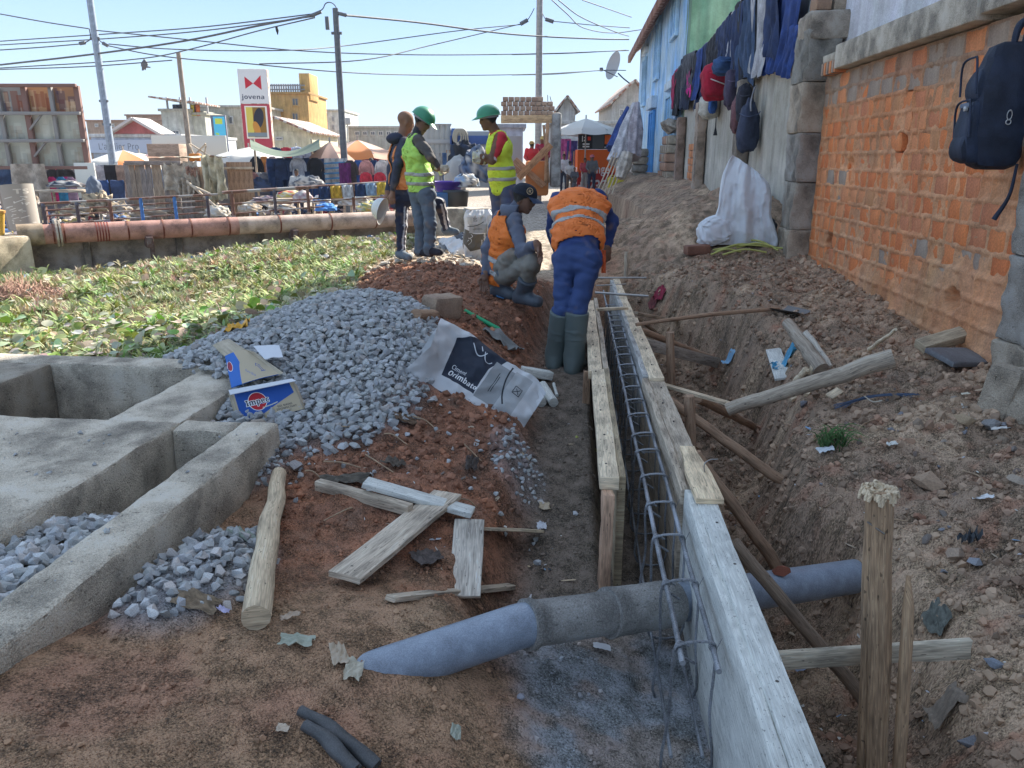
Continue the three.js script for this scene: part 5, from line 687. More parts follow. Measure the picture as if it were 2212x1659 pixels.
  for (const s of ['L', 'R']) { const H_ = o['hand' + s]; if (!H_) continue; const w = L['wr' + s], dir = V(...H_.dir).normalize(), nrm = V(...H_.palm); nrm.addScaledVector(dir, -nrm.dot(dir)).normalize(); const ac = V().crossVectors(dir, nrm).multiplyScalar(s === 'L' ? 1 : -1), cu = H_.curl ?? .5, at = (a, b, c) => w.clone().addScaledVector(dir, a * sc).addScaledVector(ac, b * sc).addScaledVector(nrm, c * sc); const caps = [[at(-.02, 0, 0), at(.03, 0, 0), .03, .032], [at(.02, .012, 0), at(.075, .026, 0), .022, .017], [at(.02, -.01, 0), at(.075, -.024, 0), .022, .016], [at(.02, 0, 0), at(.085, .004, 0), .02, .017]]; for (let f = 0; f < 4; f++) { const b = .03 - f * .0205, len = [.07, .078, .073, .056][f]; let q = at(.083 - Math.abs(f - 1.2) * .004, b, 0), an = 0; for (let k = 0; k < 3; k++) { an += cu * [.6, .95, .7][k]; const l = len * [.45, .31, .24][k], e = q.clone().addScaledVector(dir, l * Math.cos(an) * sc).addScaledVector(nrm, l * Math.sin(an) * sc); caps.push([q, e, .0098 - k * .0008, .009 - k * .0008]); q = e; } } { let q = at(.02, .028, .006); const e = at(.055, .055, .02 + .02 * cu), e2 = at(.088, .055 - .02 * cu, .03 + .04 * cu); caps.push([q, e, .014, .011], [e, e2, .0105, .009]); }
    const pf = (x, y, z) => { let d = 9; const pp = [x, y, z]; for (const c of caps) d = smin(d, capsule(pp, c[0], c[1], c[2] * sc, c[3] * sc), .007); return d; }; const pts = caps.flatMap(c => [c[0], c[1]]), l2 = [0, 1, 2].map(i => Math.min(...pts.map(v => v.getComponent(i))) - .045), h2 = [0, 1, 2].map(i => Math.max(...pts.map(v => v.getComponent(i))) + .045); hands.push(nets(pf, l2, h2, o.handCell ?? .0042)); mesh('hand', hands[hands.length - 1], M(H_.glove || skin, { rough: .7 }), root); }
  // waistcoat and its bands
  const frontDir = V().crossVectors(up, side).multiplyScalar(-1);
  const vestF = (off) => pt => { const t = torso(pt); const aa = Math.min(capsule(pt, L.shL, L.elL, r(.082), r(.06)), capsule(pt, L.shR, L.elR, r(.082), r(.06))); const v = V(...pt); const h = V().subVectors(v, waist).dot(up); let d = Math.abs(t + cl(pt) - off) - .0065; const flare = look.hem ?? .16; d = Math.max(d, -(h + flare * sc), h - V().subVectors(shM, waist).dot(up) - .075 * sc); d = Math.max(d, -(aa)); d = Math.max(d, -(capsule(pt, shM.clone().addScaledVector(up, .02), C0, r(.085), r(.09)))); if (look.openFront) { const f = V().subVectors(v, waist), s = f.dot(side), fr = f.dot(frontDir) * look.openFront; d = Math.max(d, Math.min(fr, .07 - Math.abs(s))); } return d; };
  if (look.vest) {
    const vf = vestF(.018), gv = nets((x, y, z) => vf([x, y, z]), lo, hi, Math.min(cell, .011)); const vm = M(look.vest, { rough: .75, bump: T.clothB, bs: .003, sheen: .2, side: THREE.DoubleSide }); const ve = mesh('waistcoat', uvXY(gv), vm, root);
    const vb = vestF(.0255), band = M([.36, .36, .35], { rough: .45, metal: .1 }); for (const [a, b] of look.bands) { const gb = nets((x, y, z) => { const h = V(x, y, z).sub(waist).dot(up) + .012 * Math.sin(x * 9); return Math.max(vb([x, y, z]), a - h, h - b); }, lo, hi, Math.min(cell, .011)); mesh('reflective_band', gb, band, ve); }
    if (look.openFront || o.piping) { /* edging left to the cloth itself */ }
  }
  // headgear
  const hb = new THREE.Matrix4().makeBasis(fSide, headUp, face.clone().multiplyScalar(-1)); hb.setPosition(C0);
  const put = (name, geo, mt, par = root) => { const m = mesh(name, geo, mt, par); if (par === root) { hb.decompose(m.position, m.quaternion, m.scale); m.scale.setScalar(sc); if (o.hatTilt) m.rotateX(o.hatTilt); } return m; };
  if (look.helmet) { const hm = M(look.helmet, { rough: .38, clearcoat: .3 }); const prof = []; for (let i = 0; i <= 14; i++) { const a = i / 14 * Math.PI / 2; prof.push(new THREE.Vector2(.122 * Math.cos(a), .118 * Math.sin(a))); } const sh = new THREE.LatheGeometry(prof, 36); warp(sh, q => { q.y += .045; q.z *= 1.16; const rid = Math.exp(-((q.x / .018) ** 2)); if (q.y > .08) { q.y += .006 * rid; } }); sh.computeVertexNormals(); const he = put('hard_hat', sh, hm); he.material.side = THREE.DoubleSide; const br = grid(40, 3, (u, v) => { const a = u * 2 * Math.PI, fr = Math.max(0, -Math.cos(a)), rad = 1 + v * (.07 + .42 * Math.pow(fr, 2.2)); return [.121 * Math.sin(a) * (1 + v * .08), .047 - v * (.012 + .022 * fr), .141 * Math.cos(a) * rad]; }); mesh('brim', br, M(look.helmet, { rough: .38, side: THREE.DoubleSide }), he); mesh('sweatband', new THREE.CylinderGeometry(.104, .1, .035, 28, 1, true).scale(1, 1, 1.14).translate(0, .03, .004), M([.3, .31, .33], { side: THREE.DoubleSide }), he); }
  if (look.cap) { const cm = cloth(look.cap); const prof = []; for (let i = 0; i <= 12; i++) { const a = i / 12 * Math.PI / 2; prof.push(new THREE.Vector2(.1 * Math.pow(Math.cos(a), .8), .1 * Math.sin(a))); } const sh = new THREE.LatheGeometry(prof, 30); warp(sh, q => { q.y += .03; q.z *= 1.14; }); sh.computeVertexNormals(); const c = put('cap', sh, cm); const pk = grid(16, 5, (u, v) => { const a = (u - .5) * 2.0; return [.102 * Math.sin(a) * (1 - v * .12), .034 - .022 * v - .02 * a * a * v, -.112 * Math.cos(a) - v * .075 * Math.cos(a * .7)]; }); mesh('peak', pk, M(look.peak || look.cap, { rough: .7, side: THREE.DoubleSide }), c); if (look.badge) { const bd = print(128, 128, (gg) => { gg.fillStyle = '#141a2c'; gg.fillRect(0, 0, 128, 128); gg.strokeStyle = '#c9b48c'; gg.lineWidth = 9; gg.beginPath(); gg.arc(64, 64, 50, 0, 7); gg.stroke(); gg.lineWidth = 7; gg.beginPath(); gg.moveTo(34, 80); gg.lineTo(94, 46); gg.moveTo(40, 44); gg.lineTo(90, 88); gg.moveTo(64, 30); gg.lineTo(64, 98); gg.stroke(); }); const b = mesh('badge', new THREE.CircleGeometry(.034, 24), bd, c); b.position.set(...look.badge); b.lookAt(b.getWorldPosition(V()).add(V(...look.badge).setY(.02).applyQuaternion(c.quaternion))); } }
  if (look.beanie) { const prof = []; for (let i = 0; i <= 10; i++) { const a = i / 10 * Math.PI / 2; prof.push(new THREE.Vector2(.098 * Math.cos(a), .12 * Math.sin(a))); } const sh = new THREE.LatheGeometry(prof, 24); warp(sh, q => { q.y += .01; q.z *= 1.12; }); sh.computeVertexNormals(); put('knit_cap', sh, cloth(look.beanie)); }
  return Object.assign(root, { local: { L, up, side, hside, face, hipM, waist, shM, sc, base } });
}
// rubber boot along shin from knee-side top to ankle and toe (local to root)
function boot(root, top, an, toe, r0, mt) { const f = (x, y, z) => { const p = [x, y, z]; let d = capsule(p, top, an, r0, r0 * .82); const hl = an.clone().add(V().subVectors(an, toe).setY(0).normalize().multiplyScalar(.045)).setY(toe.y); d = smin(d, capsule(p, an, hl, r0 * .8, .052), .05); d = smin(d, capsule(p, hl, toe, .05, .044), .05); d = smin(d, capsule(p, an.clone().lerp(hl, .4), toe, .05, .04), .05); d += .003 * fbm(x * 14, y * 20, z * 14, 2); const ax = V().subVectors(top, an).normalize(); const h = V(x, y, z).sub(top).dot(ax); d = Math.max(d, h); const hy = V(x, y, z).sub(an).dot(ax); if (Math.abs(hy - .22) < .006 || Math.abs(hy - .16) < .005) d -= .004; d = Math.max(d, toe.y - .045 - y); return d; }; const pts = [top, an, toe], lo = [0, 1, 2].map(i => Math.min(...pts.map(v => v.getComponent(i))) - .14), hi = [0, 1, 2].map(i => Math.max(...pts.map(v => v.getComponent(i))) + .14); const b = mesh('rubber_boot', nets(f, lo, hi, .009), mt, root); const sole = toe.clone(); return b; }
const Q = (u, v, Z) => atZ(u, v, Z);
const rubber = M([.10, .125, .12], { rough: .5 });
{ // bending worker seen from behind, in the trench
  const J = { footL: Q(1204, 785, 6.0), anL: Q(1200, 768, 6.02), anR: Q(1240, 778, 5.88), toeL: Q(1212, 778, 6.16), toeR: Q(1254, 784, 6.05), knL: Q(1214, 672, 5.92), knR: Q(1247, 672, 5.86), hipL: Q(1222, 560, 6.06), hipR: Q(1274, 562, 6.0), waist: Q(1250, 512, 6.13), chest: Q(1251, 448, 6.42), shL: Q(1204, 430, 6.58), shR: Q(1292, 428, 6.56), elL: Q(1192, 498, 6.72), elR: Q(1322, 478, 6.66), wrL: Q(1208, 552, 6.78), wrR: Q(1312, 540, 6.6), head: Q(1234, 452, 6.86), face: V(-.1, -.9, -.5), headUp: V(0, .55, -.85) };
  J.anL.y = J.toeL.y + .09; J.anR.y = J.toeR.y + .09;
  const p = person('worker in orange waistcoat and blue overalls bending over the formwork in rubber boots', J, { top: [.025, .05, .17], legs: [.030, .058, .165], vest: [.78, .19, .035], hem: .11, bands: [[.05, .1], [.17, .22]], helmet: [.02, .16, .07], wrinkle: .017, hair: [.02, .018, .016], baggy: 1.25 }, { cell: .01, handR: { dir: [0, -1, -.2], palm: [-.5, 0, -1], curl: .9 }, handL: { dir: [.2, -1, -.1], palm: [.5, 0, -1], curl: .7 } });
  const { L } = p.local; for (const s of ['L', 'R']) { const k = V().lerpVectors(L['an' + s], L['kn' + s], .98); boot(p, k, L['an' + s], L['toe' + s], .094, rubber); }
  mesh('pocket_rag', grid(4, 10, (a, b) => { const q = V().subVectors(Q(1304, 540 + b * 50, 5.98), p.position); return [q.x + (a - .5) * .035, q.y, q.z + .02 * noise(b * 4, a)]; }), cloth([.6, .1, .03]), p);
}
{ // crouching worker
  const J = { footL: Q(1086, 632, 7.0), anL: Q(1080, 622, 7.0), anR: Q(1128, 638, 6.78), toeL: Q(1106, 636, 6.88), toeR: Q(1160, 652, 6.6), knL: Q(1104, 555, 6.72), knR: Q(1152, 568, 6.5), hipL: Q(1068, 600, 7.1), hipR: Q(1090, 594, 6.9), waist: Q(1078, 560, 7.04), chest: Q(1094, 505, 6.98), shL: Q(1080, 470, 7.12), shR: Q(1112, 474, 6.82), elL: Q(1052, 538, 6.98), elR: Q(1136, 532, 6.62), wrL: Q(1048, 594, 6.9), wrR: Q(1160, 530, 6.38), head: Q(1131, 428, 6.92), face: V(.85, -.28, .25), headUp: V(.22, .97, .05) };
  J.elR = Q(1126, 540, 6.62);
  const p = person('crouching worker in grey hoodie, dark cap and orange waistcoat, one hand on the ground', J, { top: [.105, .12, .165], legs: [.20, .19, .165], vest: [.80, .20, .03], hem: .20, bands: [[-.11, -.065], [.0, .045]], cap: [.016, .02, .035], peak: [.03, .05, .10], badge: [.098, .085, -.06], wrinkle: .016, collar: [.10, .115, .16], hair: [.02, .018, .016], sleeve: 1.96, cuff: [.04, .06, .13] }, { cell: .01, handL: { dir: [-.1, -1, .1], palm: [0, 0, 1], curl: .35 }, handR: { dir: [.35, -1, .1], palm: [-.7, -.3, .3], curl: .3 } });
  const { L } = p.local; for (const s of ['L', 'R']) boot(p, V().lerpVectors(L['an' + s], L['kn' + s], .55), L['an' + s], L['toe' + s], .082, M([.075, .09, .11], { rough: .55 }));
  const hc = L.head.clone().lerp(p.local.shM, .55); mesh('hood', nets((x, y, z) => { const q = V(x, y, z).sub(hc), l = Math.hypot(q.x, q.y * 1.25, q.z); const back = q.dot(p.local.face); let d = Math.abs(l - .115) - .014 + .008 * fbm(x * 12, y * 12, z * 12, 2); return Math.max(d, back - .05, q.y - .045); }, [hc.x - .2, hc.y - .2, hc.z - .2], [hc.x + .2, hc.y + .2, hc.z + .2], .01), cloth([.12, .14, .19]), p);
}
{ // standing worker with green helmet and lime waistcoat
  const J = { footL: Q(905, 549, 9.25), anL: Q(908, 541, 9.3), toeL: Q(930, 548, 9.2), anR: Q(928, 540, 9.2), toeR: Q(950, 545, 9.1), knL: Q(908, 482, 9.28), knR: Q(929, 482, 9.16), hipL: Q(900, 415, 9.35), hipR: Q(922, 417, 9.18), waist: Q(907, 385, 9.28), chest: Q(898, 330, 9.28), shL: Q(890, 299, 9.44), shR: Q(905, 302, 9.1), elL: Q(912, 348, 9.5), elR: Q(930, 340, 9.0), wrL: Q(946, 364, 9.4), wrR: Q(948, 362, 9.05), head: Q(911, 262, 9.28), face: V(.82, -.5, .25), headUp: V(.35, .94, 0) };
  person('worker in green helmet and lime waistcoat with torn jeans looking down at his hands', J, { top: [.085, .078, .075], legs: [.105, .135, .175], vest: [.42, .70, .13], hem: .15, bands: [[-.075, -.03], [.03, .075]], helmet: [.03, .24, .12], wrinkle: .015, hair: [.02, .018, .016], baggy: 1.35, shoe: [.02, .02, .03], collar: [.03, .03, .04] }, { cell: .0115, handL: { dir: [.8, -.2, .2], palm: [0, -.2, 1], curl: .8, glove: [.52, .45, .34] }, handR: { dir: [.9, -.1, -.1], palm: [0, -.3, -1], curl: .9, glove: [.52, .45, .34] } });
}
{ // man in the tracksuit behind him
  const J = { footL: Q(862, 556, 9.55), anL: Q(866, 548, 9.6), toeL: Q(884, 556, 9.4), anR: Q(966, 498, 9.75), toeR: Q(985, 501, 9.6), knL: Q(868, 487, 9.6), knR: Q(950, 440, 9.5), hipL: Q(868, 425, 9.72), hipR: Q(890, 425, 9.6), waist: Q(870, 392, 9.66), chest: Q(868, 338, 9.66), shL: Q(858, 306, 9.8), shR: Q(874, 308, 9.55), elL: Q(846, 362, 9.75), elR: Q(858, 360, 9.45), wrL: Q(838, 418, 9.7), wrR: Q(848, 418, 9.5), head: Q(876, 263, 9.68), face: V(.85, -.2, -.45), headUp: V(.2, .98, 0) };
  const p = person('bareheaded man in navy tracksuit with white trouser stripes, one foot raised, holding a helmet', J, { top: [.04, .045, .075], legs: [.018, .022, .05], stripe: [.62, .62, .64], vest: [.78, .27, .09], hem: .10, bands: [], openFront: 1, wrinkle: .014, skin: [.25, .135, .09], sleeve: 1.9, shoe: [.12, .15, .18] }, { cell: .0115, handL: { dir: [-.1, -1, .1], palm: [0, 0, -1], curl: 1.0 }, handR: { dir: [-.1, -1, .1], palm: [0, 0, -1], curl: .8 } });
  const hm = thing('hard_hat', 'white hard hat held down at the side of the man in the tracksuit', 'hard hat'); hm.position.copy(Q(824, 452, 9.6)); const mt = M([.68, .68, .66], { rough: .4, side: THREE.DoubleSide }); const prof = []; for (let i = 0; i <= 14; i++) { const a = i / 14 * Math.PI / 2; prof.push(new THREE.Vector2(.12 * Math.cos(a), .125 * Math.sin(a))); } const sh = new THREE.LatheGeometry(prof, 32).scale(1, 1, 1.15); mesh('shell', sh, mt, hm); mesh('brim', grid(40, 3, (u, v) => { const a = u * 2 * Math.PI, fr = Math.max(0, -Math.cos(a)); return [.12 * Math.sin(a) * (1 + v * .08), -v * .015, .138 * Math.cos(a) * (1 + v * (.07 + .4 * fr ** 2))]; }), mt, hm); hm.rotation.set(-1.2, .25, 1.15);
  const hood = p.local.shM.clone().add(V(-.06, .04, .05)); mesh('hood', nets((x, y, z) => { const q = V(x, y, z).sub(hood); return Math.hypot(q.x * 1.1, q.y * 1.7, q.z) - .115 + .012 * fbm(x * 14, y * 14, z * 14, 2); }, [hood.x - .2, hood.y - .2, hood.z - .2], [hood.x + .2, hood.y + .2, hood.z + .2], .012), cloth([.035, .04, .07]), p);
}
{ // worker in red with the second green helmet
  const J = { footL: Q(1078, 540, 9.6), anL: Q(1074, 530, 9.6), toeL: Q(1062, 538, 9.45), anR: Q(1098, 528, 9.5), toeR: Q(1086, 536, 9.35), knL: Q(1076, 470, 9.58), knR: Q(1096, 470, 9.5), hipL: Q(1074, 408, 9.65), hipR: Q(1098, 408, 9.52), waist: Q(1084, 375, 9.58), chest: Q(1078, 318, 9.58), shL: Q(1068, 292, 9.75), shR: Q(1082, 296, 9.42), elL: Q(1054, 342, 9.7), elR: Q(1062, 346, 9.3), wrL: Q(1040, 350, 9.5), wrR: Q(1040, 338, 9.25), head: Q(1056, 258, 9.58), face: V(-.93, -.12, .05), headUp: V(-.05, 1, 0) };
  const p = person('worker in red shirt, lime waistcoat and green helmet standing in profile to the left', J, { top: [.55, .035, .05], legs: [.075, .09, .16], vest: [.62, .78, .06], hem: .25, bands: [[-.085, -.04], [.04, .085]], helmet: [.03, .24, .12], wrinkle: .009, hair: [.02, .018, .016], sleeve: .95, cuff: [.6, .5, .5], shoe: [.03, .03, .03], skin: [.15, .08, .05] }, { cell: .0115, handL: { dir: [-.8, .3, .1], palm: [0, .2, 1], curl: .9, glove: [.5, .48, .44] }, handR: { dir: [-.8, .1, -.2], palm: [.1, .2, -1], curl: 1, glove: [.5, .48, .44] } });
}
// ================================================================ weeds in the plot between the basin and the far wall
{
  srand(200); const inPlot = (x, Z) => VEG(x, Z) > .35 && heap1(x, Z) < .04;
  const leaf = (w, l, bend) => grid(4, 2, (a, b) => { const ww = w * Math.sin(Math.PI * Math.min(1, .12 + a * .88)) * (b * 2 - 1) * .5; return [ww, l * a * (1 - .35 * bend * a) + .12 * Math.abs(ww), l * a * a * bend * .8]; });
  const plant = (n, w, l, bend, spread) => { const g = []; for (let i = 0; i < n; i++) { const k = leaf(w * rr(.7, 1.2), l * rr(.6, 1.15), bend * rr(.5, 1.3)); k.rotateX(rr(.1, spread)); k.rotateY(rr(0, 6.28)); k.translate(0, rr(0, l * .5), 0); g.push(k); } return join(g); };
  const broad = () => grid(6, 6, (a, b) => { const t = a * 2 - 1, s = b * 2 - 1, r = Math.sqrt(Math.max(.0001, 1)); const sx = t * Math.sqrt(1 - s * s / 2), sy = s * Math.sqrt(1 - t * t / 2); const x = sx * .5 * (1 - .35 * sy), y = sy * .6; return [x, .09 * Math.abs(x) * 2 - .16 * y * y - .05 + .03 * noise(x * 4, y * 4), y]; });
  const put = (n, f) => { const out = []; let guard = 0; while (out.length < n && guard++ < n * 30) { const x = rr(-7.5, -.9), Z = rr(5.1, 13); if (!inPlot(x, Z)) continue; const q = f(x, Z); if (q) out.push(q); } return out; };
  const leafM = M([1, 1, 1], { rough: .7, side: THREE.DoubleSide, transmission: .25, thickness: 0 });
  const patch = (x, Z) => fbm(x * .7, Z * .7, 4, 3), mixc = (a, b, t) => a.map((q, i) => lerp(q, b[i], clamp(t)) * rr(.75, 1.25));
  scatter('narrow_weeds', 'bright green narrow-leaved weeds growing in the sunlit plot', 'weeds', [plant(11, .026, .16, .8, .9), plant(9, .03, .19, .7, .8), plant(12, .02, .14, 1, 1.1)], leafM, put(1700, (x, Z) => { const p = patch(x, Z) + .35 * Math.exp(-(((x + 2.8) / 2.2) ** 2) - (((Z - 8.6) / 2) ** 2)); if (rnd() > p * 2.2) return null; return [x, H(x, Z), -Z, rr(.45, .95), rr(0, 6.28), rr(-.15, .15), mixc([.22, .3, .06], [.33, .36, .12], rnd())]; }));
  scatter('dry_weeds', 'dusty olive and straw-coloured weeds covering the sunlit plot', 'weeds', [plant(22, .016, .10, .6, 1.3), plant(26, .013, .13, .4, 1.2), plant(20, .02, .09, .9, 1.5)], leafM, put(14000, (x, Z) => patch(x + 5, Z) < -.12 && rnd() < .6 ? null : [x, H(x, Z) - .02, -Z, rr(.45, 1.05) * (1 + 1.1 * patch(x * 2, Z * 2)), rr(0, 6.28), rr(-.3, .3), rnd() < .5 + patch(x * 1.7, Z * 1.7 + 4) * 1.4 ? mixc([.40, .36, .21], [.55, .46, .31], rnd()) : mixc([.26, .31, .11], [.4, .4, .2], rnd())]));
  scatter('broad_weeds', 'broad dusty grey-green leaves spreading along the basin edge of the plot', 'weeds', [broad(), broad()], leafM, put(1700, (x, Z) => { if (rnd() > (sstep(8, 5.6, Z) + .06) * (.5 + patch(x * 1.3 + 9, Z * 1.3) * 1.6)) return null; return [x, H(x, Z) + rr(.03, .15), -Z, rr(.04, .10), rr(0, 6.28), rr(-.8, .8), rnd() < .22 ? mixc([.15, .3, .03], [.24, .35, .06], rnd()) : mixc([.33, .35, .2], [.5, .47, .33], rnd())]; }));
  const g = []; for (let i = 0; i < 420; i++) { const a = rr(0, 6.28), r = Math.sqrt(rnd()), b = V(Math.cos(a) * r * .55, rr(0, .1), Math.sin(a) * r * .35), e = b.clone().add(V(rr(-.15, .15), rr(.12, .3) * (1.1 - r), rr(-.1, .1))); g.push(bar([b, V().lerpVectors(b, e, .5).add(V(rr(-.04, .04), .02, 0)), e], [.006, .002], { radial: 3 })); }
  const o = single('dry_bush', 'pinkish dry brush heaped at the left edge of the weed plot', 'brush', join(g), M([.36, .22, .17], { side: THREE.DoubleSide })); o.position.copy(G(48, 652)); o.scale.set(1, 1.1, 1);
}
{ // rubbish along the foot of the wall and the pale rubble left of the workers
  srand(210); const it = []; for (let i = 0; i < 900; i++) { const t = rnd(), x = lerp(-6.5, -1.3, t), Z = lerp(11.1, 14.0, t) - rr(.1, 1.1) * (t < .35 ? .45 : 1), y = H(x, Z), s = rr(.015, .06); it.push([x, y + s * .3, -Z, [s * rr(.6, 2), s * rr(.3, .8), s * rr(.6, 1.6)], rr(0, 6.28), rr(-1, 1), pick([[.5, .48, .44], [.3, .26, .2], [.55, .55, .56], [.16, .15, .15], [.38, .3, .22], [.12, .2, .36], [.42, .36, .28]])]); }
  for (let i = 0; i < 700; i++) { const x = rr(-2.6, -.5), Z = rr(9.0, 12.2), s = .012 + .05 * rnd() ** 2; it.push([x, H(x, Z) + s * .2, -Z, [s * 1.4, s * .6, s], rr(0, 6.28), rr(-.6, .6), pick([[.4, .33, .25], [.46, .39, .3], [.35, .28, .2], [.5, .46, .4]])]); }
  scatter('litter', 'litter and pale rubble strewn along the foot of the far wall', 'rubbish', rockGeos.slice(0, 5), M([1, 1, 1], { rough: .9 }), it);
  for (const [u, v, w, c, l] of [[42, 608, .3, [.35, .5, .6], 'pale blue plastic at the left end of the far wall'], [18, 612, .2, [.05, .3, .6], 'small bright blue plastic by the left frame edge'], [570, 545, .4, [.4, .4, .38], 'grey plastic sheets among the rubbish below the pipe'], [512, 715, .16, [.7, .36, .03], 'yellow-orange plastic where the weeds meet the gravel'], [800, 565, .35, [.45, .38, .3], 'tan rag on the pale rubble'], [700, 560, .25, [.55, .53, .5], 'whitish sheet on the rubble left of the tracksuit man']]) scrap('plastic_scrap', l, 'plastic scrap', u, v, w, w * .7, film(c), { amp: .12 });
}
// ================================================================ the far wall, its pipe and its railing
const wd = V(WALLB[0] - WALLA[0], 0, -(WALLB[1] - WALLA[1])), wl = wd.length(); wd.normalize(); const wn = V(-wd.z, 0, wd.x).multiplyScalar(-1);   // wn points away from the camera
function onWallFar(u, v, off = 0) { const r = sight(u, v), p0 = V(WALLA[0], 0, -WALLA[1]).addScaledVector(wn, off), t = (p0.x * wn.x + p0.z * wn.z) / (r.x * wn.x + r.z * wn.z); return V(r.x * t, EYE + r.y * t, r.z * t); }
if (wn.z > 0) wn.multiplyScalar(-1);
{
  const root = thing('retaining_wall', 'long grey concrete wall behind the weed plot, under the big pipe', 'wall'); const A = V(WALLA[0], 0, -WALLA[1]), B = V(WALLB[0], 0, -WALLB[1]);
  const o = mesh('wall', box(wl, 1.1, .22, { r: .02, cell: .14, fn: q => { q.z += .02 * fbm(q.x * 2, q.y * 3, q.z, 3); if (q.y > .4) q.y += .02 * fbm(q.x * 3, 3, 1, 3); } }), conc([.26, .23, .205]), root); setFrame(o, A.clone().addScaledVector(wn, .12).setY(-.07), B.clone().addScaledVector(wn, .12).setY(-.07));
  for (let i = 1; i < 6; i++) { const b = mesh('rib', box(.09, .5, .06, { r: .01 }), conc([.2, .18, .16]), root); b.position.copy(A).addScaledVector(wd, wl * (i / 6 + .02)).addScaledVector(wn, -.02).setY(.15); b.rotation.y = Math.atan2(-wd.z, wd.x); }
  const pr = thing('water_pipe', 'large faded red-brown water pipe running along the top of the far wall', 'pipe'); const pc = (u, v) => onWallFar(u, v, -.16); const a = pc(95, 506), b = pc(850, 473), rustM = M([.36, .20, .17], { map: T.conc, bump: T.concB, bs: .004, rough: .8 });
  const dir = V().subVectors(b, a), at = t => a.clone().addScaledVector(dir, t), tube = (t0, t1, r, name, mt, n = 3) => mesh(name, bar(Array.from({ length: n + 1 }, (_, i) => at(lerp(t0, t1, i / n))), r, { radial: 28 }), mt, pr);
  tube(0, .5, .14, 'pipe', rustM, 10); tube(.5, 1.25, .14, 'pipe', M([.40, .31, .27], { map: T.conc, bump: T.concB, bs: .004, rough: .8 }), 10);
  for (const t of [-.005, .02, .045, .2, .29, .365, .47, .62, .78, .93]) tube(t, t + .004, .148, 'joint_ring', M([.20, .10, .08], { map: T.rust })); for (let i = 0; i < 5; i++) tube(.123 + i * .007, .126 + i * .007, .1435, 'joint_ring', M([.24, .07, .06], { map: T.rust }));
  tube(-.06, .0, .155, 'flange', conc([.28, .22, .16])); for (const t of [.028, .036]) tube(t, t + .005, .19, 'flange', conc([.33, .29, .25]));
  for (const t of [.25, .66]) { const p = at(t); const s = mesh('bracket', join([xf(box(.1, .16, .3, { r: .01 }), 0, -.17, .1), xf(box(.06, .55, .08, { r: .01 }), .03, -.42, .12, 0, .2)]), M([.12, .12, .14], { map: T.rust }), pr); s.position.copy(p); s.rotation.y = Math.atan2(-wd.z, wd.x); }
}
{
  const blue = M([.10, .17, .32], { map: T.rust, rough: .6 }), bright = M([.05, .18, .48], { rough: .5 }), grey = M([.22, .22, .24], { map: T.rust, rough: .6 });
  const rail = (label, posts, rails, v0, v1) => { const root = thing('railing', label, 'railing'); for (const [u, vt, vb, m] of posts) { const a = onWallFar(u, vt, .14), b = onWallFar(u + 3, vb, .14); b.x = a.x; b.z = a.z; mesh('post', bar([a, b], .028, { radial: 8 }), m, root); } for (const [u0, va, u1, vb, r] of rails) mesh('rail', bar([onWallFar(u0, va, .14), onWallFar(u1, vb, .14)], r, { radial: 8 }), grey, root); };
  rail('left stretch of pipe railing with blue posts above the far wall', [[92, 440, 505, blue], [165, 437, 500, blue], [236, 432, 490, grey], [303, 428, 482, bright], [376, 425, 475, bright], [447, 424, 470, blue]], [[85, 440, 470, 420, .018], [92, 455, 450, 433, .012], [92, 467, 450, 446, .012], [140, 483, 450, 458, .012]]);
  rail('right stretch of pipe railing with a thicker top rail above the far wall', [[500, 412, 470, grey], [592, 410, 462, blue], [664, 408, 460, grey], [762, 403, 458, grey], [835, 398, 455, grey]], [[480, 416, 850, 393, .026], [470, 442, 700, 428, .012], [600, 440, 850, 424, .012], [500, 462, 700, 446, .012]]);
}
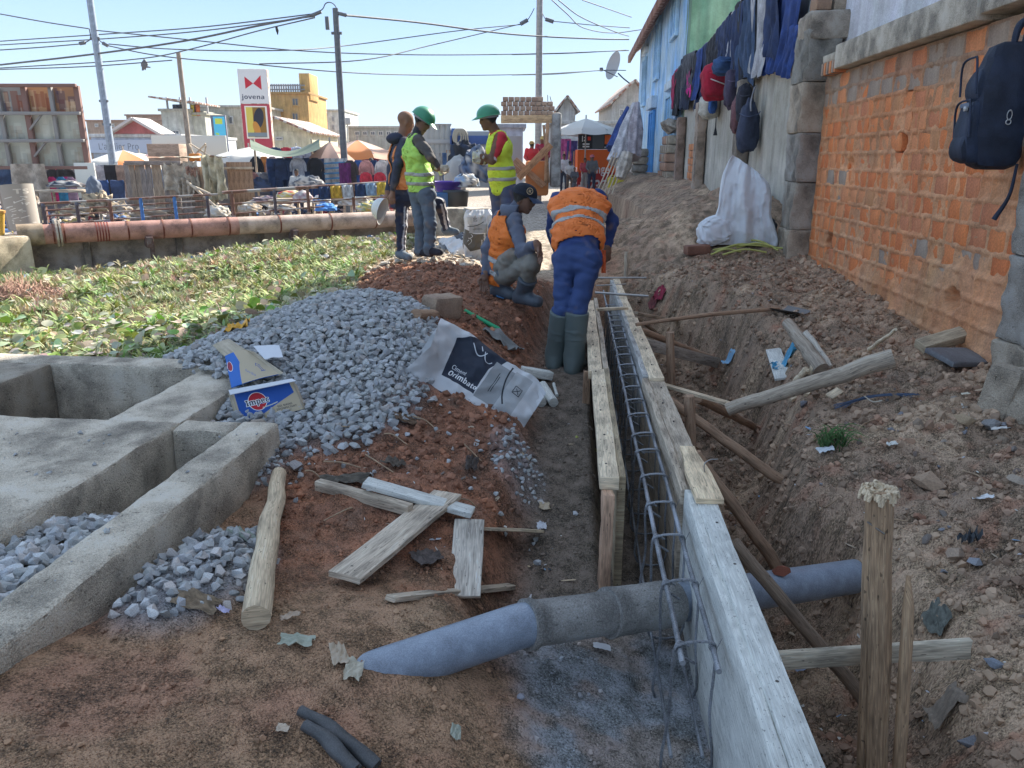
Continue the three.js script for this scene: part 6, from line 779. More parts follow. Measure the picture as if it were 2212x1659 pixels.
{ // concrete post with scrawled paint, the pale block and the yellow pole at the left edge
  const root = thing('concrete_block', 'cracked pale concrete block in the sun at the left edge', 'concrete block'); const b = box(.75, .72, .55, { r: .05, cell: .06, fn: q => { q.x += .03 * fbm(q.y * 5, q.z * 5, 2, 3); q.y += .02 * fbm(q.x * 5, q.z * 5, 2, 3); } }); const o = mesh('block', b, conc([.46, .40, .31]), root); o.position.copy(atZ(0, 560, 10.9)).setY(.2); o.rotation.y = -.5;
  const scr = (g, w, h) => { g.fillStyle = '#8d8279'; g.fillRect(0, 0, w, h); g.fillStyle = '#a19a92'; g.fillRect(w * .5, 0, w * .5, h); g.strokeStyle = '#d8d4cc'; g.lineWidth = 9; g.font = 'bold 74px sans-serif'; g.fillStyle = '#d0c8bd'; g.fillText('LYN', 30, 110); g.fillText('TS', 330, 110); g.font = 'bold 60px sans-serif'; g.fillText('10800', 40, 220); srand(12); g.lineWidth = 7; for (let i = 0; i < 26; i++) { const x = w * .66 + rr(-50, 60), y = 140 + i * 13; g.beginPath(); g.moveTo(x, y); g.lineTo(x + rr(-50, 50), y + rr(-10, 34)); g.stroke(); } };
  const post = thing('concrete_post', 'leaning concrete post scrawled with white paint at the left end of the far wall', 'post'); const A = atZ(26, 400, 11.6), B = atZ(60, 495, 11.6); const g = new THREE.CylinderGeometry(.23, .21, A.distanceTo(B), 28, 6, false); const m = mesh('shaft', g, print(512, 512, scr, { roughness: .95 }), post); m.position.copy(A).lerp(B, .5); m.rotation.set(0, 2.6, -.1);
  const y = thing('yellow_post', 'yellow post cut by the left edge of the frame', 'post'); mesh('shaft', bar([atZ(1, 457, 10.9), atZ(1, 512, 10.9)], .05, { radial: 14 }), plain([.55, .33, .05]), y); mesh('cap', bar([atZ(1, 454, 10.9), atZ(1, 459, 10.9)], .06, { radial: 14 }), plain([.5, .25, .06]), y);
  scrap('jeans_rag', 'blue jeans thrown over the end of the far wall below the pipe', 'jeans', 108, 560, .22, .2, cloth([.03, .08, .2]), { amp: .4 });
}
// ================================================================ garments, umbrellas, stalls
function tubeFlat(pts, rad, depth) { const g = bar(pts, rad, { radial: 14, sub: 3, fn: (l, a) => 1 + .13 * noise(l * 5, Math.cos(a) * 2, Math.sin(a) * 2 + rad[0] * 50) }); warp(g, q => { q.z *= depth; }); g.computeVertexNormals(); return g; }
function garment(kind, w, h) {   // hangs from y = 0, faces +z
  if (kind === 'jeans') return join([tubeFlat([V(-w * .05, 0, 0), V(-w * .08, -h * .12, 0), V(-w * .22, -h * .5, 0), V(-w * .24, -h, 0)], [w * .42, w * .46, w * .25, w * .2], .35), tubeFlat([V(w * .05, 0, 0), V(w * .08, -h * .12, 0), V(w * .22, -h * .5, 0), V(w * .24, -h, 0)], [w * .42, w * .46, w * .25, w * .2], .35)]);
  if (kind === 'shirt') return join([tubeFlat([V(0, 0, 0), V(0, -h * .12, 0), V(0, -h * .5, 0), V(0, -h, 0)], [w * .18, w * .36, w * .36, w * .4], .3), tubeFlat([V(-w * .26, -h * .1, 0), V(-w * .42, -h * .3, .0), V(-w * .46, -h * .62, 0)], [w * .1, w * .1, w * .08], .5), tubeFlat([V(w * .26, -h * .1, 0), V(w * .42, -h * .3, 0), V(w * .46, -h * .62, 0)], [w * .1, w * .1, w * .08], .5)]);
  return grid(14, 14, (a, b) => [(a - .5) * w * (1 + .06 * noise(b * 3, w * 9)), -b * h, .05 * Math.sin(a * 14 + w * 30 + b) * (.4 + b * .6) * Math.min(1, w)]);
}
function hang(kind, u, v, Z, w, h, c, label, cat, group) { const o = single(kind === 'sheet' ? 'hanging_cloth' : kind, label, cat, garment(kind, w, h), cloth(c), group); o.position.copy(atZ(u, v, Z)); return o; }
function umbrella(label, u, v, Z, R, rise, cols, o = {}) {
  const root = thing('market_umbrella', label, 'umbrella'); const c = atZ(u, v, Z); root.position.set(c.x, 0, c.z); const n = 8, top = c.y; mesh('pole', bar([V(0, -.05, 0), V(0, top + .12, 0)], .024, { radial: 8 }), plain([.35, .33, .3]), root);
  for (let i = 0; i < n; i++) { const a0 = i / n * 6.2832 + (o.turn ?? .2), a1 = a0 + 6.2832 / n; const g = grid(8, 6, (r, t) => { const a = lerp(a0, a1, t), sag = Math.sin(t * Math.PI), rad = R * r * (1 - .06 * sag * r); return [Math.cos(a) * rad, top - rise * (r * .75 + r * r * .25) - .05 * sag * r - (r > .98 ? .12 : 0), Math.sin(a) * rad]; }); mesh('panel', g, M(cols[i % cols.length], { rough: .9, side: THREE.DoubleSide, transmission: .25, thickness: 0 }), root); mesh('rib', bar([V(0, top - .02, 0), V(Math.cos(a0) * R, top - rise - .01, Math.sin(a0) * R)], .009, { radial: 5 }), plain([.3, .3, .3]), root); }
  if (o.tilt) root.rotation.z = o.tilt; return root;
}
const PW = [.68, .67, .62], OR = [.72, .27, .09], PE = [.70, .45, .33], PK = [.66, .38, .34];
umbrella('orange and white market umbrella beside the billboard', 265, 324, 25, 1.25, .42, [OR, PW, PW, OR, OR, PW], { turn: .5 });
umbrella('pink and white market umbrella behind the white board', 352, 322, 29, 1.1, .42, [PK, PW]);
umbrella('white market umbrella in front of the tall fuel sign', 537, 318, 24, 1.2, .3, [PW]);
umbrella('peach market umbrella left of the dark utility pole', 712, 306, 22, .85, .62, [PE, [.62, .42, .34]]);
umbrella('wide orange market umbrella right of the dark utility pole', 772, 302, 24, 1.15, .4, [PE, OR, PE]);
umbrella('white market umbrella by the orange kiosk', 1266, 256, 29, 1.22, .42, [PW, [.60, .60, .58]]);
umbrella('small pale umbrella behind the tracksuit man', 850, 318, 28, .6, .3, [PE, PW]);
{ // green awning
  const o = single('awning', 'sagging dark green awning over the row of jeans', 'awning', grid(24, 10, (a, b) => { const p = atZ(lerp(540, 690, a), 304, 22 - b * 1.6); return [p.x, p.y + .05 - .32 * Math.sin(a * Math.PI) * (1 - b * .4) - b * .25, p.z]; }), M([.10, .135, .095], { rough: .8, side: THREE.DoubleSide })); o.castShadow = true;
  for (const u of [548, 672]) single('awning_pole', u < 600 ? 'left pole of the green awning' : 'right pole of the green awning', 'pole', bar([atZ(u, 300, 21.9), atZ(u, 300, 21.9).setY(-.05)], .03, { radial: 8 }), WD.grey);
}
{ // rows of clothes
  srand(230); const nv = [.02, .04, .10], dn = [.035, .07, .17], bl = [.03, .08, .24], lt = [.33, .36, .42], pk = [.5, .03, .16], bk = [.016, .018, .026], rd = [.42, .03, .05];
  const row = (kind, u0, u1, v, Z, w, h, cols, cat, where) => cols.forEach((c, i) => hang(kind, lerp(u0, u1, cols.length > 1 ? i / (cols.length - 1) : 0), v, Z + .05 * (i % 2), w, h, c[0], `${c[1]} hanging ${where}, ${['first', 'second', 'third', 'fourth', 'fifth', 'sixth', 'seventh'][i]} from left`, cat));
  row('jeans', 592, 690, 343, 21.2, .42, 1.02, [[dn, 'mid blue jeans'], [nv, 'dark navy jeans'], [dn, 'faded blue jeans'], [nv, 'dark jeans'], [bl, 'bright blue jeans'], [nv, 'navy jeans']], 'jeans', 'under the green awning'); row('shirt', 605, 680, 341, 20.8, .42, .55, [[nv, 'navy shirt'], [nv, 'dark blue top'], [lt, 'light grey shirt'], [nv, 'navy top'], [bk, 'blackish shirt']], 'shirt', 'in front of the jeans row');
  row('jeans', 4, 40, 364, 20.4, .42, 1.0, [[dn, 'blue jeans'], [bl, 'bright blue jeans'], [dn, 'jeans']], 'jeans', 'below the billboard');
  row('shirt', 112, 146, 364, 21, .34, .5, [[bk, 'black top'], [pk, 'pink top'], [bk, 'dark top'], [[.03, .17, .16], 'teal top'], [bk, 'black shirt']], 'shirt', 'right below the billboard');
  row('shirt', 90, 152, 382, 20.0, .32, .6, [[bk, 'black jacket'], [bk, 'dark jacket'], [pk, 'magenta jacket'], [nv, 'navy jacket'], [[.04, .22, .4], 'sky blue jacket'], [pk, 'pink jacket'], [[.3, .2, .28], 'mauve jacket']], 'jacket', 'on the lower rail under the billboard');
  row('jeans', 212, 262, 357, 22.4, .36, 1.0, [[lt, 'pale jeans'], [dn, 'blue jeans'], [bk, 'black trousers'], [[.16, .12, .1], 'brown trousers'], [[.26, .2, .17], 'tan trousers']], 'trousers', 'beneath the orange and white umbrella');
  row('jeans', 218, 252, 390, 20.9, .36, .8, [[bl, 'blue jeans'], [dn, 'worn jeans']], 'jeans', 'low in front of the shack');
  row('shirt', 552, 588, 338, 22.4, .4, .8, [[bk, 'black coat'], [[.5, .2, .06], 'orange shirt'], [[.33, .24, .24], 'pinkish shirt']], 'shirt', 'under the white umbrella');
  row('shirt', 545, 585, 372, 21.6, .34, .5, [[[.4, .2, .18], 'red-brown top'], [[.5, .48, .45], 'white top'], [[.2, .2, .22], 'grey top'], [[.24, .16, .16], 'brown top']], 'shirt', 'on the low rail under the white umbrella');
  row('shirt', 756, 842, 346, 20.6, .38, .6, [[[.06, .05, .05], 'dark brown jacket'], [bl, 'royal blue top'], [[.45, .22, .2], 'dusty pink top'], [nv, 'navy printed top'], [[.5, .46, .44], 'pale shirt'], [[.45, .42, .42], 'cream shirt']], 'shirt', 'on the line right of the dark pole'); row('shirt', 790, 820, 372, 20.3, .3, .4, [[rd, 'red top'], [rd, 'bright red top']], 'shirt', 'below the line right of the dark pole');
  row('sheet', 744, 746, 352, 20.4, .3, .7, [[[.1, .02, .1], 'dark and pink cloth']], 'cloth', 'beside the dark pole');
  row('sheet', 725, 728, 342, 20.9, .62, .95, [[[.42, .40, .38], 'grey and blue striped sheet']], 'sheet', 'left of the dark pole'); for (let i = 0; i < 6; i++) { const q = atZ(708 + (i % 2) * 2, 352 + i * 11, 20.75), o = single('blue_strip', `blue band ${['topmost', 'second', 'third', 'fourth', 'fifth', 'lowest'][i]} on the striped sheet by the dark pole`, 'band', box(.55, .045, .02), cloth([.07, .2, .36])); o.position.set(q.x + .18, q.y, q.z); o.rotation.z = .06; }
  const wash = [[700, nv, 'navy', 'cloth'], [725, [.45, .28, .04], 'mustard', 'cloth'], [750, [.4, .42, .45], 'pale grey', 'cloth'], [778, nv, 'dark blue', 'cloth'], [800, [.2, .3, .42], 'light blue', 'cloth'], [825, [.5, .35, .05], 'yellow', 'cloth']];
  for (const [u, c, n] of wash) { const q = onWallFar(u, lerp(404, 395, (u - 700) / 125) - 1, .10), o = single('hanging_cloth', `${n} garment folded over the right railing`, 'garment', grid(10, 10, (a, b) => [(a - .5) * .2, (b < .5 ? -1 : 1) * 0 - Math.abs(b - .5) * .42, (b - .5) * .09 + .012 * Math.sin(a * 11)]), cloth(c)); o.position.copy(q); o.rotation.y = Math.atan2(-wd.z, wd.x); }
  row('shirt', 205, 275, 352, 25.5, .45, .9, [[lt, 'pale blue coat'], [nv, 'navy coat'], [[.3, .26, .22], 'beige coat'], [bk, 'black coat'], [dn, 'denim coat'], [[.2, .22, .27], 'grey coat']], 'coat', 'behind the trousers by the shack');
  row('shirt', 700, 850, 332, 25, .5, .7, [[[.3, .3, .3], 'grey shirt'], [rd, 'red shirt'], [bk, 'black shirt'], [lt, 'pale shirt'], [[.2, .05, .1], 'wine shirt'], [nv, 'navy shirt'], [[.42, .4, .36], 'cream shirt']], 'shirt', 'beneath the orange umbrellas');
  row('jeans', 700, 850, 360, 23.5, .42, .9, [[nv, 'navy trousers'], [bk, 'black trousers'], [[.25, .2, .16], 'khaki trousers'], [dn, 'blue trousers'], [[.3, .1, .1], 'red trousers'], [lt, 'grey trousers'], [bk, 'dark trousers']], 'trousers', 'behind the clothes line');
  row('sheet', 935, 985, 330, 22, .5, 1.2, [[[.3, .29, .27], 'grey tarpaulin'], [[.06, .12, .24], 'blue tarpaulin'], [[.36, .33, .28], 'beige tarpaulin']], 'tarpaulin', 'between the workers');
  row('shirt', 545, 690, 318, 24, .4, .4, [[[.4, .4, .42], 'white vest'], [lt, 'pale vest'], [nv, 'navy vest'], [rd, 'red vest'], [lt, 'grey vest'], [[.35, .38, .45], 'light blue vest'], [bk, 'black vest']], 'vest', 'high under the awning');
  umbrella('small blue and white umbrella beyond the row of jeans', 640, 316, 30, 1.1, .35, [[.1, .2, .4], PW]); umbrella('faded beige umbrella left of the shack', 300, 330, 30, 1.2, .4, [[.5, .42, .3], PW]); umbrella('faded pink umbrella right of the tracksuit man', 950, 322, 34, 1.3, .4, [PK, PE]);
}
{ // cloth backs of the stalls, and the goods spread on the ground
  srand(236); for (const [u, v, Z, w, h, c, l] of [[110, 366, 23.5, 2.4, 1.3, [.14, .12, .13], 'dark tarpaulin back of the stall below the billboard'], [235, 350, 27, 2.2, 1.5, [.17, .15, .15], 'brown-grey tarpaulin back of the stall beside the billboard'], [500, 335, 26, 1.6, 1.6, [.2, .18, .17], 'grey-brown cloth behind the plank screen'], [620, 325, 25.5, 2.3, 1.6, [.1, .11, .14], 'slate cloth at the back of the awning stall'], [745, 335, 26.5, 1.8, 1.6, [.22, .18, .17], 'dusty cloth behind the dark utility pole'], [820, 338, 26, 1.8, 1.5, [.13, .11, .13], 'dark cloth behind the clothes line'], [905, 330, 27, 2.0, 1.6, [.2, .19, .18], 'grey cloth behind the two standing workers']]) hang('sheet', u, v, Z, w, h, c, l, 'tarpaulin');
  const it = []; for (let i = 0; i < 2600; i++) { const Z = rr(14.8, 26), x = rr(-.62 * Z - 1, -.04 * Z - .3); if (wallSide(x, Z) < .7) continue; const s = rr(.05, .17), c = pick([[.5, .47, .43], [.05, .06, .1], [.3, .05, .06], [.3, .24, .18], [.08, .16, .34], [.2, .19, .19], [.42, .33, .12], [.03, .03, .04], [.36, .3, .3]]); it.push([x, H(x, Z) + s * .35, -Z, [s * rr(.8, 1.8), s * rr(.4, 1.3), s], rr(0, 6.28), rr(-.5, .5), c]); }
  scatter('spread_goods', 'shoes, clothes and odds and ends spread on the market ground behind the railing', 'goods', rockGeos.slice(3, 9), M([1, 1, 1], { rough: .9 }), it);
  const lt = []; for (let i = 0; i < 900; i++) { const Z = 1.6 * Math.pow(6, rnd()), x = rnd() < .6 ? rr(formR(Z) + .25, 3) : rr(-1.1, formL(Z) - .25); if (concreteCut(x, Z) || heap1(x, Z) > .02 || x > WX(Z) - .1 || (Z < 2.9 && x < formL(Z))) continue; const s = .004 + .016 * rnd() ** 3; lt.push([x, groundAt(x, Z) + .004, -Z, [s * rr(.7, 2.6), s * .18, s * rr(.5, 1)], rr(0, 6.28), rr(-.5, .5), pick([[.55, .52, .47], [.5, .38, .25], [.42, .33, .24], [.5, .49, .5], [.6, .58, .52], [.16, .13, .11], [.2, .3, .42]])]); }
  scatter('litter_bits', 'wood splinters and scraps of litter trodden into the dug soil', 'litter', rockGeos.slice(0, 3), M([1, 1, 1], { rough: .9 }), lt);
}
{ // goods on tables and on the ground
  srand(240); const heapOf = (name, label, cat, u, v, Z, w, h, d, cols, amp = .35) => { const p = atZ(u, v, Z); const root = single(name, label, cat, (() => { const g = new THREE.SphereGeometry(.5, 30, 20); const c = new Float32Array(g.attributes.position.count * 3); const pp = g.attributes.position; for (let i = 0; i < pp.count; i++) { const x = pp.getX(i), y = pp.getY(i), z = pp.getZ(i), n = fbm(x * 5 + u, y * 5, z * 5, 3), r = 1 + amp * n; pp.setXYZ(i, x * r * w, Math.max(-.1, y) * r * h, z * r * d); const k = Math.abs(Math.floor((noise(x * 4 + u, y * 5 + v, z * 4) * .5 + .5) * cols.length * 1.6)) % cols.length; c.set(cols[k], i * 3); } g.setAttribute('color', new THREE.BufferAttribute(c, 3)); g.computeVertexNormals(); return g; })(), M([1, 1, 1], { vertexColors: true, rough: .9 })); root.position.set(p.x, p.y, p.z); return root; };
  const W1 = [.5, .47, .43], B1 = [.03, .04, .07], R1 = [.4, .05, .05], Y1 = [.5, .4, .12], BL1 = [.05, .2, .5], T1 = [.32, .25, .18], P1 = [.3, .2, .22];
  const table = (label, u0, u1, v, Z, d) => { const a = atZ(u0, v, Z), b = atZ(u1, v, Z), root = thing('market_table', label, 'table'); const w = b.x - a.x, y = a.y; mesh('tabletop', box(w, .05, d, { r: .005 }), WD.grey, root).position.set((a.x + b.x) / 2, y, -Z); for (const sx of [-1, 1]) for (const sz of [-1, 1]) mesh('leg', box(.05, y + .05, .05), WD.grey, root).position.set((a.x + b.x) / 2 + sx * (w / 2 - .06), (y - .05) / 2 - .02, -Z + sz * (d / 2 - .06)); };
  table('low market table of shoes in front of the jeans row', 545, 640, 436, 18.5, .9); table('low market table with red and yellow goods right of the shoes', 590, 690, 432, 18.0, .8); table('stall table of black goods beneath the billboard', 92, 200, 412, 19, .8); table('table of folded clothes right of the dark pole', 745, 850, 425, 18.6, .9);
  heapOf('goods_heap', 'row of light shoes heaped on the low table', 'shoes', 580, 432, 18.4, .75, .18, .5, [W1, T1, B1, P1], .8); heapOf('goods_heap', 'red and yellow goods heaped on the table', 'goods', 630, 424, 17.9, .7, .26, .5, [R1, Y1, W1, Y1]); heapOf('clothes_heap', 'pink-grey clothes heaped near the railing', 'clothes', 655, 432, 17.4, .45, .4, .4, [P1, W1, [.38, .3, .3]]); heapOf('clothes_heap', 'white-and-black clothes heap under the railing', 'clothes', 610, 452, 16.6, .6, .22, .4, [W1, B1, T1]); heapOf('plastic_sheet', 'bright blue plastic sheet behind the pipe', 'plastic sheet', 705, 452, 16.2, .42, .22, .4, [BL1, [.08, .25, .6]], .7);
  heapOf('clothes_heap', 'brown and cream clothes heap left of the grey box', 'clothes', 720, 428, 17.6, .7, .34, .5, [T1, W1, P1, R1]); heapOf('goods_heap', 'blue and white packs beside the brown clothes heap', 'goods', 695, 436, 17.2, .4, .3, .4, [BL1, W1]); heapOf('clothes_heap', 'pile of mixed coloured clothes right of the dark pole', 'clothes', 815, 420, 18.4, .9, .4, .5, [BL1, R1, W1, B1, Y1], .6); heapOf('goods_heap', 'black shoes laid out in rows beneath the billboard', 'shoes', 142, 402, 18.9, .9, .26, .4, [B1, B1, [.12, .1, .1], W1], .5); heapOf('scrap_heap', 'heap of dry twigs and grass in front of the shack', 'twigs', 218, 450, 16.8, .55, .6, .45, [T1, [.16, .12, .08], [.4, .33, .23]], 1.3); heapOf('wood_heap', 'broken pale timber heaped behind the railing', 'timber', 168, 462, 16.4, .6, .36, .4, [[.45, .38, .26], T1, [.2, .16, .12]], 1.4); for (const [u, v, Z, w, h, l, c] of [[255, 455, 17, .5, .4, 'grey sacks stacked behind the blue railing post', [[.3, .29, .27], T1]], [330, 462, 18, .9, .3, 'scrap timber at the foot of the shack', [T1, [.2, .17, .14]]], [540, 455, 17, .5, .3, 'white parcel and rags behind the pipe', [W1, T1]], [470, 462, 17.5, .5, .35, 'pale rags at the foot of the screen', [W1, [.45, .4, .32]]], [770, 440, 17, .7, .4, 'grey box and rags near the right railing', [[.25, .24, .22], T1, W1]], [800, 452, 15.6, .5, .3, 'bottles and tins near the right railing', [[.2, .3, .22], W1, Y1]], [845, 445, 16, .6, .5, 'dark clothes at the right end of the railing', [B1, R1, B1]], [665, 402, 20, .8, .5, 'dark bags in front of the jeans', [B1, [.1, .11, .13], W1]], [560, 408, 20.4, .7, .5, 'black backpacks heaped beneath the white umbrella', [B1, [.04, .06, .12]]], [45, 440, 18, .8, .6, 'mixed goods behind the scrawled post', [W1, T1, B1]]]) heapOf('market_goods', l, 'goods', u, v, Z, w, h, .45, c, .7);
  heapOf('clothes_heap', 'grey bundle of clothes in the middle of the stall below the billboard', 'clothes', 205, 418, 18.2, .36, .75, .35, [[.2, .23, .28], [.12, .14, .18]]);
  const dark = heapOf('clothes_heap', 'mixed grey and navy clothes piled left of the worker in red', 'clothes', 1030, 380, 14.2, .62, .95, .5, [B1, W1, B1, [.25, .24, .25], [.1, .14, .22]], .6); heapOf('clothes_heap', 'black clothes heap right of the purple basin', 'clothes', 1005, 355, 14.8, .6, .8, .4, [B1, [.025, .025, .03]], .6); heapOf('white_bag', 'large grey-white bag behind the purple basin', 'bag', 992, 382, 14.6, .55, .75, .4, [[.45, .44, .42], [.38, .37, .36]], .25); heapOf('clothes_heap', 'blue and white clothes on the dark tub', 'clothes', 1006, 398, 13.6, .45, .36, .4, [[.3, .4, .52], B1, W1], .5);
  const basin = thing('basin', 'purple plastic basin among the piled clothes', 'basin'); basin.position.copy(atZ(968, 405, 13.6)); { const pr = [[.16, -.07], [.2, -.06], [.27, .1], [.285, .105], [.285, .095], [.2, -.04], [.001, -.05]].map(a => new THREE.Vector2(...a)); mesh('bowl', new THREE.LatheGeometry(pr, 36), plain([.11, .06, .36], { side: THREE.DoubleSide, rough: .4 }), basin); }
  for (const [u, v, w, h, c, l] of [[958, 434, .36, .28, [.02, .09, .25], 'dark blue tub behind the lime-vested worker'], [985, 432, .4, .32, [.025, .03, .04], 'black tub right of the dark blue tub']]) { const p = atZ(u, v, 13.2), root = thing('tub', l, 'tub'); root.position.set(p.x, p.y - h / 2, p.z); const pr = [[.001, 0], [w * .42, 0], [w * .5, h], [w * .54, h], [w * .54, h - .03], [w * .46, .03], [.001, .04]].map(a => new THREE.Vector2(...a)); mesh('bucket', new THREE.LatheGeometry(pr, 28), plain(c, { side: THREE.DoubleSide, rough: .5 }), root); }
  for (const [u, v, w, h, Z, l] of [[975, 478, 1.0, .42, 12.4, 'long kerb block behind the workers'], [1040, 470, .5, .3, 12.2, 'shorter kerb block right of the long one']]) { const p = atZ(u, v, Z), o = single('kerb_block', l, 'kerb', box(w, h, .35, { r: .03, cell: .06, fn: q => { q.x += .02 * fbm(q.y * 6, q.z * 6, 1, 3); q.y += .02 * fbm(q.x * 6, q.z * 6, 4, 3); } }), conc([.36, .335, .3])); o.position.copy(p); o.rotation.y = .3; }
  const o = single('cement_sack', 'beige printed cement sack standing open behind the crouching worker', 'sack', sackMesh(.7, .5, .3, 0, .05, 8), sackPrint('#57534c')); o.position.copy(atZ(1043, 500, 11.0)); o.rotation.set(0, 0, Math.PI / 2); o.rotation.order = 'YXZ'; o.rotation.y = -1.3; o.position.y = .2;
}
{ // wooden shack with flapping tarps
  const root = thing('wooden_shack', 'plank shack hung with torn tarps behind the railing', 'shack'); const Z = 19.4, X = (u, v) => atZ(u, v, Z); srand(250); const ws = [wood([.20, .165, .14]), wood([.27, .22, .18]), wood([.24, .21, .2]), wood([.33, .26, .2])];
  for (let i = 0; i < 17; i++) { const u = 288 + i * 11.4, a = X(u, i < 9 ? 352 : 360), b = X(u, 470); const p = mesh('plank', vgrain(box(.125, a.y + .1, .03, { r: .004 })), ws[Math.floor(rnd() * 4)], root); p.position.set(b.x, (a.y - .1) / 2, -Z + rr(-.02, .02)); p.rotation.z = rr(-.02, .02); }
  const lin = X(300, 352), l2 = X(385, 352); const b1 = mesh('beam', box(l2.x - lin.x + .4, .1, .08), ws[2], root); b1.position.set((lin.x + l2.x) / 2 - .1, lin.y, -Z + .08);
  const tarp = (u0, v0, u1, v1, c, zz, fold) => { const a = atZ(u0, v0, Z - zz), b = atZ(u1, v1, Z - zz); return mesh('tarp', grid(34, 22, (s, t) => [lerp(a.x, b.x, s) + .03 * noise(t * 4, s * 3, u0), lerp(a.y, b.y, t) + .07 * noise(s * 5, u0 + t) + .05 * noise(s * 14, 3), -(Z - zz) + fold * (Math.sin(s * 21 + 2 * noise(t * 2, s * 3)) * .5 + fbm(s * 4, t * 5, u0, 3)) - .05 * t]), cloth(c), root); };
  tarp(348, 350, 432, 412, [.42, .36, .28], .12, .07); tarp(432, 338, 492, 432, [.50, .46, .33], .22, .12); tarp(380, 385, 420, 425, [.48, .42, .34], .2, .12); tarp(400, 362, 430, 380, [.32, .19, .14], .16, .04); tarp(452, 385, 468, 470, [.55, .48, .33], .3, .05);
  mesh('roof_sheet', grid(20, 8, (a, b) => { const p = atZ(lerp(318, 490, a), 348, Z + .3 - b * .2 + b * 1.5); return [p.x, atZ(400, 344, Z).y + .05 + .05 * noise(a * 6, b * 4), p.z]; }), M([.34, .33, .29], { map: T.rust, side: THREE.DoubleSide }), root);
  const door = thing('plank_screen', 'screen of upright brown planks right of the torn tarps', 'screen'); for (let i = 0; i < 5; i++) { const a = atZ(494 + i * 11, 350, 20.2); const p = mesh('plank', vgrain(box(.13, a.y + .1, .03, { r: .004 })), WD.brown, door); p.position.set(a.x, (a.y - .1) / 2, -20.2); } mesh('rail', box(.75, .06, .04), WD.grey, door).position.set(atZ(515, 350, 20.15).x, 1.35, -20.15);
  const sticks = [[404, 392, 470, 450], [412, 400, 455, 420], [470, 440, 500, 470]]; sticks.forEach((e, i) => { const o = single('leaning_stick', ['upper stick leaning across the torn tarps', 'short stick crossing the torn tarps', 'lower stick leaning on the railing by the tarps'][i], 'stick', bar([atZ(e[0], e[1], 18.6), atZ(e[2], e[3], 18.2)], .03, { radial: 6 }), WD.grey); });
  { const a = atZ(340, 348, 22), o = single('crate', 'brown wooden crate standing on the shack roof', 'crate', box(.85, .5, .5, { r: .01 }), wood([.33, .26, .22])); o.position.copy(atZ(362, 332, 21.5)); } { const q = atZ(410, 318, 27), o = single('white_board', 'tall cream hoarding behind the shack', 'hoarding', box(2.5, .75, .05), plain([.62, .62, .55])); o.position.copy(q); } 
  const cz = atZ(430, 336, 21.3); const fr = thing('chair_frame', 'upturned chair frame with an orange seat on the shack roof', 'chair'); mesh('seat', box(.3, .2, .2, { r: .04 }), plain([.6, .2, .03]), fr).position.copy(cz).add(V(-.1, -.05, 0)); for (const [x0, y0, x1, y1] of [[-.25, -.1, .25, .3], [-.2, .3, .45, -.1], [.1, -.1, .25, .25], [-.1, -.1, -.2, .3]]) mesh('leg', bar([cz.clone().add(V(x0, y0, 0)), cz.clone().add(V(x1, y1, .1))], .022, { radial: 6 }), WD.grey, fr);
  { const p = atZ(187, 390, 19.8), o = single('white_board', 'bright white board at the right foot of the billboard', 'panel', box(.5, .85, .06, { r: .01 }), plain([.66, .66, .6])); o.position.copy(p); const s = atZ(66, 395, 19.5); single('grey_sheet', 'tan canvas sheet hanging left of the black jackets', 'canvas', grid(16, 16, (a, b) => [s.x + (a - .5) * .85, s.y + .45 - b * 1.0, s.z + .07 * Math.sin(a * 9 + b * 2)]), cloth([.38, .32, .26])); }
}
